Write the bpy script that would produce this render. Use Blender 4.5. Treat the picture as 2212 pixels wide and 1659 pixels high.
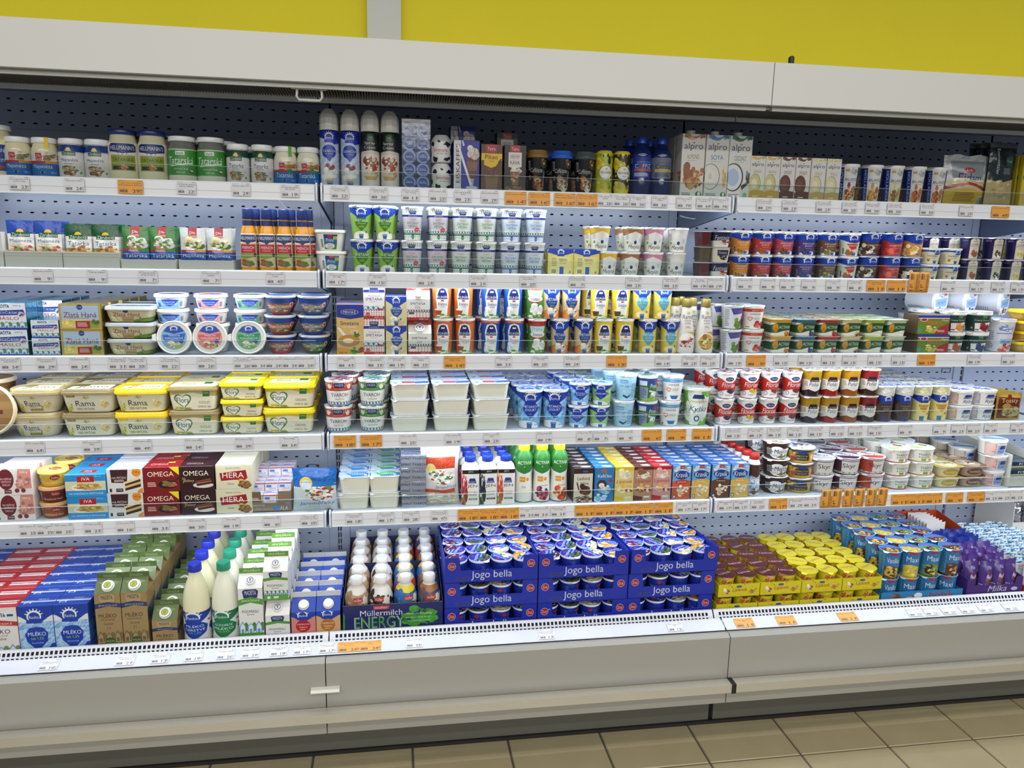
import bpy, math, random
import numpy as np
from mathutils import Matrix, Vector
random.seed(7)
RNG = np.random.RandomState(11)
for o in list(bpy.data.objects): bpy.data.objects.remove(o)
SC = bpy.context.scene
COL = SC.collection

# ------------------------------------------------------------------ camera
FPX, IMW, IMH = 1638.28, 2212, 1659
FLOOR = -0.134                      # the case was measured from its own datum; everything is lifted so the floor is z = 0
CAM = np.array([0.20622, -2.27292, 1.45620 - FLOOR])
YAW, PITCH, ROLL = (math.radians(a) for a in (8.9734, 10.7719, 1.1640))
_f = np.array([math.sin(YAW)*math.cos(PITCH), math.cos(YAW)*math.cos(PITCH), -math.sin(PITCH)])
_r = np.array([math.cos(YAW), -math.sin(YAW), 0.0])
_u = np.cross(_r, _f)
CR = math.cos(ROLL)*_r + math.sin(ROLL)*_u
CU = math.cos(ROLL)*_u - math.sin(ROLL)*_r
CF = _f
cd = bpy.data.cameras.new('camera'); cam = bpy.data.objects.new('camera', cd); COL.objects.link(cam)
cd.sensor_fit = 'HORIZONTAL'; cd.sensor_width = 36.0; cd.lens = FPX/IMW*36.0; cd.clip_start = 0.05
M = Matrix(((CR[0], CU[0], -CF[0], CAM[0]), (CR[1], CU[1], -CF[1], CAM[1]), (CR[2], CU[2], -CF[2], CAM[2]), (0, 0, 0, 1)))
cam.matrix_world = M
SC.camera = cam

# ------------------------------------------------------------------ world, shop lights, exposure
w = bpy.data.worlds.new('world'); SC.world = w; w.use_nodes = True
w.node_tree.nodes['Background'].inputs[0].default_value = (0.93, 0.97, 1.0, 1)
w.node_tree.nodes['Background'].inputs[1].default_value = 0.22
SC.view_settings.view_transform = 'Standard'; SC.view_settings.look = 'None'
SC.view_settings.gamma = 1.0; SC.view_settings.use_curve_mapping = False
SC.view_settings.exposure = 0.08

SC.cycles.max_bounces = 6; SC.cycles.diffuse_bounces = 3; SC.cycles.glossy_bounces = 2; SC.cycles.transmission_bounces = 2; SC.cycles.transparent_max_bounces = 10
def area(name, loc, sx, sy, power, col, tgt):
    l = bpy.data.lights.new(name, 'AREA'); l.shape = 'RECTANGLE'; l.size = sx; l.size_y = sy; l.energy = power; l.color = col
    o = bpy.data.objects.new(name, l); COL.objects.link(o); o.location = loc
    d = Vector(tgt) - Vector(loc)
    o.rotation_euler = d.to_track_quat('-Z', 'Y').to_euler()
    return o
# ceiling batten rows over the aisle and the shop floor, parallel to the case
for nm, y, p in (('near', -1.55, 44), ('second', -3.6, 105), ('third', -5.8, 175), ('fourth', -8.2, 280), ('far', -11.0, 390)):
    area('ceiling_light_' + nm, (0.8, y, 3.55), 9.0, 0.22, p, (1.0, 0.98, 0.93), (0.8, y, 0))

# ------------------------------------------------------------------ mesh and material helpers
def hexc(h): return h if isinstance(h, tuple) else tuple(int(h[i:i+2], 16)/255 for i in (0, 2, 4))
def lin(h): return tuple(((c/12.92) if c <= .04045 else ((c+.055)/1.055)**2.4) for c in hexc(h)) + (1,)
MATS = {}
def pm(col, rough=.4, metal=0., bump=0., spec=.5, scale=300., alpha=None):
    """plain procedural material: one colour, noise in the roughness, optional fine relief"""
    k = ('p', col, rough, metal, bump, spec, scale)
    if k in MATS: return MATS[k]
    m = bpy.data.materials.new('surface_' + col); m.use_nodes = True; nt = m.node_tree; b = nt.nodes['Principled BSDF']
    b.inputs['Base Color'].default_value = lin(col); b.inputs['Roughness'].default_value = rough
    b.inputs['Metallic'].default_value = metal; b.inputs['Specular IOR Level'].default_value = spec
    if bump:
        tc = nt.nodes.new('ShaderNodeTexCoord'); n = nt.nodes.new('ShaderNodeTexNoise'); bp = nt.nodes.new('ShaderNodeBump')
        n.inputs['Scale'].default_value = scale; n.inputs['Detail'].default_value = 2
        bp.inputs['Strength'].default_value = bump; bp.inputs['Distance'].default_value = .004
        nt.links.new(tc.outputs['Object'], n.inputs['Vector']); nt.links.new(n.outputs['Fac'], bp.inputs['Height'])
        nt.links.new(bp.outputs['Normal'], b.inputs['Normal'])
    MATS[k] = m
    return m
def clear_mat():
    if 'clear' in MATS: return MATS['clear']
    m = bpy.data.materials.new('clear_acrylic'); m.use_nodes = True; nt = m.node_tree; nt.nodes.clear()
    out = nt.nodes.new('ShaderNodeOutputMaterial'); mx = nt.nodes.new('ShaderNodeMixShader')
    tr = nt.nodes.new('ShaderNodeBsdfTransparent'); gl = nt.nodes.new('ShaderNodeBsdfGlossy'); lw = nt.nodes.new('ShaderNodeLayerWeight'); mr = nt.nodes.new('ShaderNodeMath'); ma = nt.nodes.new('ShaderNodeMath')
    tr.inputs[0].default_value = (.95, .975, .965, 1); gl.inputs['Roughness'].default_value = .03; gl.inputs[0].default_value = (.8, .8, .8, 1); lw.inputs[0].default_value = .5
    mr.operation = 'POWER'; mr.inputs[1].default_value = 4.0; ma.operation = 'MULTIPLY_ADD'; ma.inputs[1].default_value = .7; ma.inputs[2].default_value = .025
    nt.links.new(lw.outputs['Facing'], mr.inputs[0]); nt.links.new(mr.outputs[0], ma.inputs[0]); nt.links.new(ma.outputs[0], mx.inputs[0])
    nt.links.new(tr.outputs[0], mx.inputs[1]); nt.links.new(gl.outputs[0], mx.inputs[2])
    nt.links.new(mx.outputs[0], out.inputs[0]); MATS['clear'] = m
    return m
def film_mat():
    if 'film' in MATS: return MATS['film']
    m = bpy.data.materials.new('clear_film'); m.use_nodes = True; nt = m.node_tree; nt.nodes.clear()
    out = nt.nodes.new('ShaderNodeOutputMaterial'); mx = nt.nodes.new('ShaderNodeMixShader')
    tr = nt.nodes.new('ShaderNodeBsdfTransparent'); gl = nt.nodes.new('ShaderNodeBsdfGlossy')
    n = nt.nodes.new('ShaderNodeTexNoise'); n.inputs['Scale'].default_value = 60; bp = nt.nodes.new('ShaderNodeBump'); bp.inputs['Strength'].default_value = .4
    tr.inputs[0].default_value = (.9, .92, .95, 1); gl.inputs['Roughness'].default_value = .12; mx.inputs[0].default_value = .06
    tc = nt.nodes.new('ShaderNodeTexCoord'); nt.links.new(tc.outputs['Object'], n.inputs['Vector'])
    nt.links.new(n.outputs['Fac'], bp.inputs['Height']); nt.links.new(bp.outputs[0], gl.inputs['Normal'])
    nt.links.new(tr.outputs[0], mx.inputs[1]); nt.links.new(gl.outputs[0], mx.inputs[2]); nt.links.new(mx.outputs[0], out.inputs[0]); MATS['film'] = m
    return m
def glow(col, s):
    m = bpy.data.materials.new('led'); m.use_nodes = True; b = m.node_tree.nodes['Principled BSDF']
    b.inputs['Emission Color'].default_value = lin(col); b.inputs['Emission Strength'].default_value = s
    m.cycles.emission_sampling = 'NONE'
    return m

class MB:
    def __init__(s): s.v = []; s.f = []; s.uv = []; s.mi = []; s.sm = []
    def add(s, vs, fs, uvs=None, mat=0, smooth=False):
        o = len(s.v); s.v += [tuple(v) for v in vs]
        for i, f in enumerate(fs):
            s.f.append([o+k for k in f]); s.mi.append(mat); s.sm.append(smooth)
            s.uv += list(uvs[i]) if uvs else [(.5, .5)]*len(f)
    def box(s, x0, x1, y0, y1, z0, z1, mat=0, mats=None):
        """mats: front(-y), right, back, left, top, bottom; each side carries 0..1 uv"""
        v = [(x0,y0,z0),(x1,y0,z0),(x1,y1,z0),(x0,y1,z0),(x0,y0,z1),(x1,y0,z1),(x1,y1,z1),(x0,y1,z1)]
        F = [(0,1,5,4),(1,2,6,5),(2,3,7,6),(3,0,4,7),(4,5,6,7),(3,2,1,0)]
        q = [(0,0),(1,0),(1,1),(0,1)]
        for i, f in enumerate(F):
            s.add([v[k] for k in f], [(0,1,2,3)], [q], mats[i] if mats else mat)
        return s
    def tube(s, pts, r, n=8, mat=0, close=False):
        pts = [Vector(p) for p in pts]; rings = []
        for i, p in enumerate(pts):
            a = pts[max(i-1, 0)]; b = pts[min(i+1, len(pts)-1)]; t = (b-a).normalized()
            u = t.orthogonal().normalized() if i == 0 else (u - t*u.dot(t)).normalized()
            w_ = t.cross(u)
            rings.append([p + (u*math.cos(2*math.pi*k/n) + w_*math.sin(2*math.pi*k/n))*r for k in range(n)])
        vs = [v for R_ in rings for v in R_]; fs = []
        for i in range(len(pts)-1):
            for k in range(n): fs.append((i*n+k, i*n+(k+1) % n, (i+1)*n+(k+1) % n, (i+1)*n+k))
        s.add(vs, fs, None, mat, True)
        s.add(rings[0], [tuple(range(n))[::-1]], None, mat); s.add(rings[-1], [tuple(range(n))], None, mat)
        return s
    def mesh(s, name, mats):
        me = bpy.data.meshes.new(name); me.from_pydata(s.v, [], s.f)
        for m in mats: me.materials.append(m)
        me.polygons.foreach_set('material_index', s.mi); me.polygons.foreach_set('use_smooth', s.sm)
        l = me.uv_layers.new(name='UVMap'); l.uv.foreach_set('vector', np.array(s.uv, dtype=np.float32).ravel())
        me.update()
        return me

NR = 28
def ring_pts(r):
    """28 points round a ring, back -> left -> front -> right, with perimeter fraction (front centre = .5)"""
    if len(r) == 2 or len(r) == 3:
        R_ = r[1]; pts = []
        for i in range(NR):
            a = math.pi/2 + 2*math.pi*i/NR
            pts.append((R_*math.cos(a), R_*math.sin(a)))
        return pts, [i/NR for i in range(NR)] + [1.0]
    hx, hy, rc = r[1], r[2], min(r[3], .93*min(r[1], r[2])); pts = []
    for (sx, sy, a0) in ((-1, 1, 90), (-1, -1, 180), (1, -1, 270), (1, 1, 0)):
        for j in range(7):
            a = math.radians(a0 + 15*j); pts.append((sx*(hx-rc) + rc*math.cos(a), sy*(hy-rc) + rc*math.sin(a)))
    s = [0.]
    for i in range(NR): s.append(s[-1] + math.dist(pts[i], pts[(i+1) % NR]))
    tot = s[-1]; fc = (s[13]+s[14])/2
    return pts, [(x-fc)/tot + .5 for x in s]
def loft(mb, rings, f=.5, bm=None, cap_b=True, cap_t=True, vr=None, tm=None, smooth=True, capR=None, sharp=()):
    """skin a stack of rings; uv u runs over the fraction f of the perimeter centred on the front"""
    z0, z1 = vr or (rings[0][0], rings[-1][0]); P = [ring_pts(r) for r in rings]
    for b in range(len(rings)-1):
        (pa, ua), (pb, ub) = P[b], P[b+1]; za, zb = rings[b][0], rings[b+1][0]
        vs = [(x, y, za) for x, y in pa] + [(x, y, zb) for x, y in pb]; fs = []; uvs = []
        va, vb = (za-z0)/(z1-z0), (zb-z0)/(z1-z0)
        for i in range(NR):
            j = (i+1) % NR; fs.append((i, j, NR+j, NR+i))
            uvs.append([((ua[i]-.5)/f+.5, va), ((ua[i+1]-.5)/f+.5, va), ((ub[i+1]-.5)/f+.5, vb), ((ub[i]-.5)/f+.5, vb)])
        mb.add(vs, fs, uvs, bm[b] if bm else 0, smooth)
    if cap_b: mb.add([(x, y, rings[0][0]) for x, y in P[0][0]], [tuple(range(NR))[::-1]], None, bm[0] if bm else 0)
    if cap_t:
        p = P[-1][0]; rx = max(abs(x) for x, _ in p); ry = max(abs(y) for _, y in p)
        if capR: rx, ry = capR
        mb.add([(x, y, rings[-1][0]) for x, y in p], [tuple(range(NR))], [[(x/(2*rx)+.5, y/(2*ry)+.5) for x, y in p]], (bm[-1] if bm else 0) if tm is None else tm)
    # weld the shared rings so that shading is continuous
    return mb
def weld(me, d=1e-6):
    import bmesh
    bm = bmesh.new(); bm.from_mesh(me); bmesh.ops.remove_doubles(bm, verts=bm.verts, dist=d)
    for e in bm.edges:
        if len(e.link_faces) == 2 and e.calc_face_angle(0) > .6: e.smooth = False
    bm.to_mesh(me); bm.free()
    return me
def ring_at(r, u):
    pts, us = ring_pts(r)
    u = min(max(u, us[0]), us[-1])
    for i in range(NR):
        if us[i] <= u <= us[i+1]:
            t = (u-us[i])/max(us[i+1]-us[i], 1e-9); a, b = pts[i], pts[(i+1) % NR]
            return a[0]+(b[0]-a[0])*t, a[1]+(b[1]-a[1])*t
    return pts[0]
def patch(mb, rings, z0, z1, f, eps=.0004, n=20, mat=0, uf=None):
    """a label skin over the front fraction f of the lofted surface between z0 and z1"""
    uu = lambda i: (i/n-.5)*f/(uf or f)+.5
    zs = sorted({z0, z1} | {r[0] for r in rings if z0 < r[0] < z1}); grid = []
    for z in zs:
        for a, b in zip(rings, rings[1:]):
            if a[0] <= z <= b[0] and b[0] > a[0]:
                t = (z-a[0])/(b[0]-a[0]); r = (z,) + tuple(p+(q-p)*t for p, q in zip(a[1:], b[1:])); break
        row = []
        for i in range(n+1):
            x, y = ring_at(r, .5 - f/2 + f*i/n); L = math.hypot(x, y); row.append((x*(1+eps/L), y*(1+eps/L), z))
        grid.append(row)
    vs = [p for row in grid for p in row]; fs = []; uvs = []
    for j in range(len(zs)-1):
        va, vb = (zs[j]-z0)/(z1-z0), (zs[j+1]-z0)/(z1-z0)
        for i in range(n):
            fs.append((j*(n+1)+i, j*(n+1)+i+1, (j+1)*(n+1)+i+1, (j+1)*(n+1)+i)); uvs.append([(uu(i), va), (uu(i+1), va), (uu(i+1), vb), (uu(i), vb)])
    mb.add(vs, fs, uvs, mat, True)
    return mb

# ------------------------------------------------------------------ printed labels: drawn here as vector shapes and lettering, rasterised in memory
_TXT = {}
def outline(s, bold, shear):
    if not s.strip(): return None
    k = (s, bold, shear)
    if k in _TXT: return _TXT[k]
    cu = bpy.data.curves.new('t', 'FONT'); cu.body = s; cu.fill_mode = 'NONE'; cu.resolution_u = 3; cu.offset = bold; cu.shear = shear
    ob = bpy.data.objects.new('t', cu); me = ob.to_mesh()
    co = np.zeros(len(me.vertices)*3, np.float32); me.vertices.foreach_get('co', co); co = co.reshape(-1, 3)[:, :2]
    ed = np.zeros(len(me.edges)*2, np.int32); me.edges.foreach_get('vertices', ed); ed = ed.reshape(-1, 2)
    ob.to_mesh_clear(); bpy.data.objects.remove(ob); bpy.data.curves.remove(cu)
    if len(co) == 0: r = None
    else:
        lo, hi = co.min(0), co.max(0); co = (co-lo)/np.maximum(hi-lo, 1e-6); co[:, 1] = 1-co[:, 1]
        r = (co[ed[:, 0]], co[ed[:, 1]], (hi-lo)[0]/(hi-lo)[1])
    _TXT[k] = r
    return r
class Art:
    def __init__(s, w, h, bg):
        s.w, s.h = w*2, h*2; s.a = np.empty((s.h, s.w, 3), np.float32); s.a[:] = hexc(bg)
    def edges(s, A, B, col):
        A = A*(s.w, s.h); B = B*(s.w, s.h); sw = A[:, 1] > B[:, 1]; A, B = np.where(sw[:, None], B, A), np.where(sw[:, None], A, B)
        r0 = np.clip(np.ceil(A[:, 1]-.5), 0, s.h).astype(int); r1 = np.clip(np.ceil(B[:, 1]-.5), 0, s.h).astype(int); n = np.maximum(r1-r0, 0)
        if n.sum() == 0: return
        idx = np.repeat(np.arange(len(n)), n); rows = np.arange(n.sum()) - np.repeat(np.cumsum(n)-n, n) + r0[idx]
        t = (rows+.5-A[idx, 1])/(B[idx, 1]-A[idx, 1]); x = A[idx, 0]+t*(B[idx, 0]-A[idx, 0])
        xi = np.clip(np.ceil(x-.5), 0, s.w).astype(int)
        tog = np.zeros((s.h, s.w+1), np.int32); np.add.at(tog, (rows, xi), 1)
        y0, y1 = rows.min(), rows.max()+1
        m = (np.cumsum(tog[y0:y1], 1)[:, :s.w] & 1).astype(bool)
        s.a[y0:y1][m] = hexc(col)
    def poly(s, pts, col):
        p = np.array(pts, float); s.edges(p, np.roll(p, -1, 0), col)
    def rect(s, x0, y0, x1, y1, col):
        s.a[int(round(max(y0, 0)*s.h)):int(round(max(y1, 0)*s.h)), int(round(max(x0, 0)*s.w)):int(round(max(x1, 0)*s.w))] = hexc(col)
    def ell(s, cx, cy, rx, ry, col):
        t = np.linspace(0, 2*np.pi, 40, endpoint=False); s.poly(np.stack([cx+rx*np.cos(t), cy+ry*np.sin(t)], 1), col)
    def circ(s, cx, cy, r, col): s.ell(cx, cy, r, r*s.w/s.h, col)
    def text(s, t, cx, cy, w, h, col, bold=.012, shear=0., rot=0, maxasp=None):
        o = outline(t, round(bold+.012, 3), shear)
        if o is None: return
        A, B, asp = o
        def tr(p):
            if rot:      # rot=1: reads upwards
                return np.stack([cx + (p[:, 1]-.5)*w, cy - (p[:, 0]-.5)*h], 1) if rot == 1 else np.stack([cx - (p[:, 1]-.5)*w, cy + (p[:, 0]-.5)*h], 1)
            return np.stack([cx + (p[:, 0]-.5)*w, cy + (p[:, 1]-.5)*h], 1)
        s.edges(tr(A), tr(B), col)
    def image(s, name):
        a = s.a.reshape(s.h//2, 2, s.w//2, 2, 3).mean((1, 3)); h, w_ = a.shape[:2]
        px = np.ones((h, w_, 4), np.float32); px[:, :, :3] = a[::-1]*.93
        im = bpy.data.images.new(name, w_, h, alpha=False); im.pixels.foreach_set(px.ravel()); im.pack()
        return im
# drawing words; every op is a closure over the canvas
def R(x0, y0, x1, y1, c): return lambda a: a.rect(x0, y0, x1, y1, c)
def E_(cx, cy, rx, ry, c): return lambda a: a.ell(cx, cy, rx, ry, c)
def O(cx, cy, r, c): return lambda a: a.circ(cx, cy, r, c)
def P_(c, *p): return lambda a: a.poly([(p[i], p[i+1]) for i in range(0, len(p), 2)], c)
def T(s, cx, cy, w, h, c, b=.012, sh=0., rot=0): return lambda a: a.text(s, cx, cy, w, h, c, b, sh, rot)
def B_(cx, cy, rx, ry, cols, n=14, seed=1, sz=.35):
    def f(a):
        g = random.Random(seed); N = int(n*2.4); K = len(cols)
        for i in range(N):
            t = g.random()*6.283; d = math.sqrt(g.random()); q = sz*(.6+.8*g.random())*(1.0 if i < N*.35 else .55); j = .86+.26*g.random()
            a.ell(cx+rx*d*math.cos(t), cy+ry*d*math.sin(t), rx*q, ry*q*(.7+.6*g.random()), tuple(min(1., c*j) for c in hexc(cols[i % K])) if K > 1 else cols[0])
    return f
def MO(x0, y0, x1, y1, cols, nx, ny, seed=3):
    """mosaic of triangles, the faceted pattern printed on some cartons"""
    def f(a):
        g = random.Random(seed); dx = (x1-x0)/nx; dy = (y1-y0)/ny
        for j in range(ny):
            for i in range(nx):
                X, Y = x0+i*dx, y0+j*dy
                a.poly([(X, Y), (X+dx, Y), (X, Y+dy)], g.choice(cols)); a.poly([(X+dx, Y), (X+dx, Y+dy), (X, Y+dy)], g.choice(cols))
    return f
def CH(x0, y0, x1, y1, c, nx, ny):
    """gingham check"""
    def f(a):
        dx = (x1-x0)/nx; dy = (y1-y0)/ny
        for j in range(ny):
            for i in range(nx):
                if (i % 2 == 0) and (j % 2 == 0): a.rect(x0+i*dx, y0+j*dy, x0+(i+1)*dx, y0+(j+1)*dy, c)
    return f
def WV(c, y0, ym, xm=.5, n=14):
    """colour field from the top edge down to a curve dipping to ym at xm"""
    def f(a):
        p = [(0, 0), (1, 0)]
        for i in range(n+1):
            x = 1-i/n; q = 1-abs(x-xm)/max(xm, 1-xm); p.append((x, y0+(ym-y0)*math.sin(max(q, 0)*math.pi/2)**1.5))
        a.poly(p, c)
    return f
def LN(x0, y0, x1, y1, c, n, seed=5):
    """small unreadable lines of print"""
    def f(a):
        g = random.Random(seed); dy = (y1-y0)/n
        for i in range(n): a.rect(x0, y0+i*dy, x0+(x1-x0)*(.6+.4*g.random()), y0+i*dy+dy*.5, c)
    return f
def BC(x0, y0, x1, y1, bg='ffffff'):
    """bar code"""
    def f(a):
        g = random.Random(2); a.rect(x0, y0, x1, y1, bg); x = x0+.06*(x1-x0)
        while x < x1-.05*(x1-x0):
            w_ = (x1-x0)*(.015+.04*g.random()); a.rect(x, y0+.08*(y1-y0), x+w_, y1-.08*(y1-y0), '20202a'); x += w_+(x1-x0)*(.02+.03*g.random())
    return f
def RH(cx, cy, w_, bg='1b3fa5', fg='f2f4f6'):
    """white rising-sun arc logo"""
    def f(a):
        r = w_/2; k = a.w/a.h
        for i in range(7):
            t = math.pi*(.12+.76*i/6); x, y = math.cos(t), -math.sin(t)
            a.poly([(cx+x*r*1.32-y*r*.07, cy+(y*r*1.32+x*r*.07)*k), (cx+x*r*1.32+y*r*.07, cy+(y*r*1.32-x*r*.07)*k), (cx+x*r*.9+y*r*.07, cy+(y*r*.9-x*r*.07)*k), (cx+x*r*.9-y*r*.07, cy+(y*r*.9+x*r*.07)*k)], fg)
        a.circ(cx, cy, r, fg); a.circ(cx, cy+.1*r*k, r*.8, bg)
        a.poly([(cx-r*1.1, cy+r*.55*k), (cx+r*1.1, cy+r*.35*k), (cx+r*1.1, cy+r*1.1*k), (cx-r*1.1, cy+r*1.1*k)], bg)
        a.text('Ranho', cx, cy+.12*r*k, r*1.35, r*.5*k, fg, .03)
    return f
def CO(cx, cy, w_, tall=True, c='1f58a8'):
    def f(a):
        h = w_*.42*a.w/a.h
        if tall: a.rect(cx-w_*.45, cy, cx+w_*.45, cy+h*3, c)
        a.rect(cx-w_/2, cy-h/2, cx+w_/2, cy+h/2, '2a4f96'); a.text('coop', cx, cy, w_*.8, h*.62, 'f4f4f4', .03)
    return f
def MD(cx, cy, w_, fg='f2f2ee', bg='23306b', sub=None, subc='23306b', suba='f2f2ee'):
    """dairy plaque with optional band below"""
    def f(a):
        h = w_*.3*a.w/a.h
        a.poly([(cx-w_*.5, cy-h*.5), (cx-w_*.36, cy-h*.8), (cx+w_*.36, cy-h*.8), (cx+w_*.5, cy-h*.5), (cx+w_*.42, cy+h*.7), (cx-w_*.42, cy+h*.7)], bg)
        a.text('MADETA', cx, cy-.02, w_*.72, h*.75, fg, .03)
        if sub:
            a.rect(0, cy+h*.8, 1, cy+h*2.0, subc); a.text(sub, cx, cy+h*1.4, w_*1.1, h*.6, suba, .02)
    return f
def HS(y0, y1, c='4a6ea8', g='5a8a4a', n=6, wall='e8ecf2'):
    """row of gabled village houses"""
    def f(a):
        for i in range(n):
            x = i/n; w_ = 1/n*.8; yt = y0+(y1-y0)*(.25 if i % 2 else .1); ym = y0+(y1-y0)*.5
            a.ell(x+w_*1.05, y0+(y1-y0)*.55, w_*.35, (y1-y0)*.35, g)
            a.poly([(x, ym), (x+w_/2, yt), (x+w_, ym), (x+w_, y1), (x, y1)], c)
            a.poly([(x+.15*w_, ym), (x+w_/2, yt+(ym-yt)*.3), (x+.85*w_, ym), (x+.85*w_, y1), (x+.15*w_, y1)], wall)
            a.rect(x+.3*w_, ym+(y1-ym)*.4, x+.7*w_, y1, c)
    return f
ARTS = {}
def art(name, w_, h_, bg, *ops, rough=.36, bump=0., metal=0., scale=90.):
    """printed material"""
    if name in ARTS: return ARTS[name]
    a = Art(w_, h_, bg)
    for o in ops: o(a)
    im = a.image('print_' + name)
    m = bpy.data.materials.new('print_' + name); m.use_nodes = True; nt = m.node_tree; b = nt.nodes['Principled BSDF']
    t = nt.nodes.new('ShaderNodeTexImage'); t.image = im; t.extension = 'EXTEND'
    nt.links.new(t.outputs[0], b.inputs['Base Color']); b.inputs['Roughness'].default_value = rough; b.inputs['Metallic'].default_value = metal
    if bump:
        tc = nt.nodes.new('ShaderNodeTexCoord'); n = nt.nodes.new('ShaderNodeTexNoise'); bp = nt.nodes.new('ShaderNodeBump')
        n.inputs['Scale'].default_value = scale; bp.inputs['Strength'].default_value = bump; bp.inputs['Distance'].default_value = .006
        nt.links.new(tc.outputs['Object'], n.inputs['Vector']); nt.links.new(n.outputs['Fac'], bp.inputs['Height']); nt.links.new(bp.outputs[0], b.inputs['Normal'])
    ARTS[name] = m
    return m

# ------------------------------------------------------------------ scene-graph helpers
def link(o, parent=None):
    COL.objects.link(o)
    if parent is not None: o.parent = parent
    return o
def part(name, mb, mats, parent=None, label=None, kind=None):
    o = bpy.data.objects.new(name, mb.mesh(name, mats) if isinstance(mb, MB) else mb); link(o, parent)
    if label: o['label'] = label
    if kind: o['kind'] = kind
    return o
def tag(o, label, cat=None, group=None, kind=None):
    o['label'] = label
    if cat: o['category'] = cat
    if group: o['group'] = group
    if kind: o['kind'] = kind
    return o
def empty(name, loc=(0, 0, 0)):
    o = bpy.data.objects.new(name, None); o.location = loc; o.empty_display_size = .02
    return link(o)
def px2X(px, Y, Z):
    """world X at depth Y and height Z seen in column px of the photograph"""
    k = (px-IMW/2)/FPX; d0 = np.array([0, Y, Z]) - np.array([0, CAM[1], CAM[2]])
    v = CR - k*CF
    return CAM[0] - (d0 @ v)/v[0]

# ------------------------------------------------------------------ the setting: floor, wall
def zz(v): return v - FLOOR
def wall_mat(col, scale, amp, rough=.75, bumpd=.15):
    m = bpy.data.materials.new('plaster_'+col); m.use_nodes = True; nt = m.node_tree; b = nt.nodes['Principled BSDF']
    tc = nt.nodes.new('ShaderNodeTexCoord'); n = nt.nodes.new('ShaderNodeTexNoise'); n.inputs['Scale'].default_value = scale; n.inputs['Detail'].default_value = 6
    mr = nt.nodes.new('ShaderNodeMapRange'); mr.inputs['To Min'].default_value = 1-amp; mr.inputs['To Max'].default_value = 1+amp
    mx = nt.nodes.new('ShaderNodeVectorMath'); mx.operation = 'SCALE'; mx.inputs[0].default_value = lin(col)[:3]
    nt.links.new(tc.outputs['Object'], n.inputs['Vector']); nt.links.new(n.outputs['Fac'], mr.inputs['Value']); nt.links.new(mr.outputs[0], mx.inputs['Scale'])
    nt.links.new(mx.outputs[0], b.inputs['Base Color']); b.inputs['Roughness'].default_value = rough
    n2 = nt.nodes.new('ShaderNodeTexNoise'); n2.inputs['Scale'].default_value = 420; bp = nt.nodes.new('ShaderNodeBump'); bp.inputs['Strength'].default_value = bumpd; bp.inputs['Distance'].default_value = .002
    nt.links.new(tc.outputs['Object'], n2.inputs['Vector']); nt.links.new(n2.outputs['Fac'], bp.inputs['Height']); nt.links.new(bp.outputs[0], b.inputs['Normal'])
    return m
XA, XB = -2.5, 3.75
# floor: mortar bed with each ceramic tile laid on it
fl = part('floor', MB().box(-3.4, 5.6, -4.0, .62, -.05, -.0035), [wall_mat('4c4740', 60, .1)], kind='structure'); fl['label'] = 'dark grey grout bed under the beige floor tiles'
tile_m = wall_mat('a39676', 9, .10, .34, .05)
TP = .3055; tx0 = .8635; ty0 = -.2935
tme = MB(); b_ = .0022; hx = TP/2-.0026
tme.add([(-hx, -hx, -.004), (hx, -hx, -.004), (hx, hx, -.004), (-hx, hx, -.004), (-hx+b_, -hx+b_, 0), (hx-b_, -hx+b_, 0), (hx-b_, hx-b_, 0), (-hx+b_, hx-b_, 0)],
        [(0, 1, 5, 4), (1, 2, 6, 5), (2, 3, 7, 6), (3, 0, 4, 7), (4, 5, 6, 7)])
tme = tme.mesh('tile', [tile_m])
for j in range(-4, 1):
    for i in range(-9, 12):
        o = link(bpy.data.objects.new('tile', tme), fl); o.location = (tx0+(i+.5)*TP, ty0+(j+.5)*TP, 0)
        o.rotation_euler.z = random.choice((0, 1, 2, 3))*math.pi/2
wl = part('wall_back', MB().box(-3.4, 5.6, .62, .74, 0, 3.7), [wall_mat('e6d628', 3, .05, .8, .25)], kind='structure'); wl['label'] = 'bright yellow painted wall above the chiller'
tr = part('trim_1', MB().box(.1245, .2405, .585, .6195, 1.9, 3.7), [wall_mat('d2d2cc', 4, .02)], kind='structure'); tr['label'] = 'white vertical cover strip on the yellow wall'

# ------------------------------------------------------------------ the refrigerated wall case
ZS = {1: zz(1.5995), 2: zz(1.3560), 3: zz(1.1112), 4: zz(.8699), 5: zz(.6222), 6: zz(.2195)}   # top of the price rails / deck
SURF = {1: ZS[1]-.004, 2: ZS[2]-.005, 3: ZS[3]-.005, 4: ZS[4]-.008, 5: ZS[5]-.008, 6: ZS[6]}
steel = lambda c, r=.38: pm(c, r, 0, .03, .5, 700)
PANEL = wall_mat('d3d2cb', 2, .015, .35, .02); GREY = wall_mat('9c9b93', 2, .015, .38, .02); INNER = wall_mat('a2abbe', 3, .02, .24, .0)
DARK = pm('08090c', .8); KICK = wall_mat('5a5a52', 3, .03, .5, .02)
case = empty('refrigerated_case', (0.6, 0, 0)); tag(case, 'long open refrigerated wall case with pale panels and perforated back', 'display case')
case.location = (0, 0, 0)
SECT = [(-2.5, -1.25), (-1.25, 0), (0, 1.25), (1.25, 2.5), (2.5, 3.75)]
YB = .47
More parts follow.
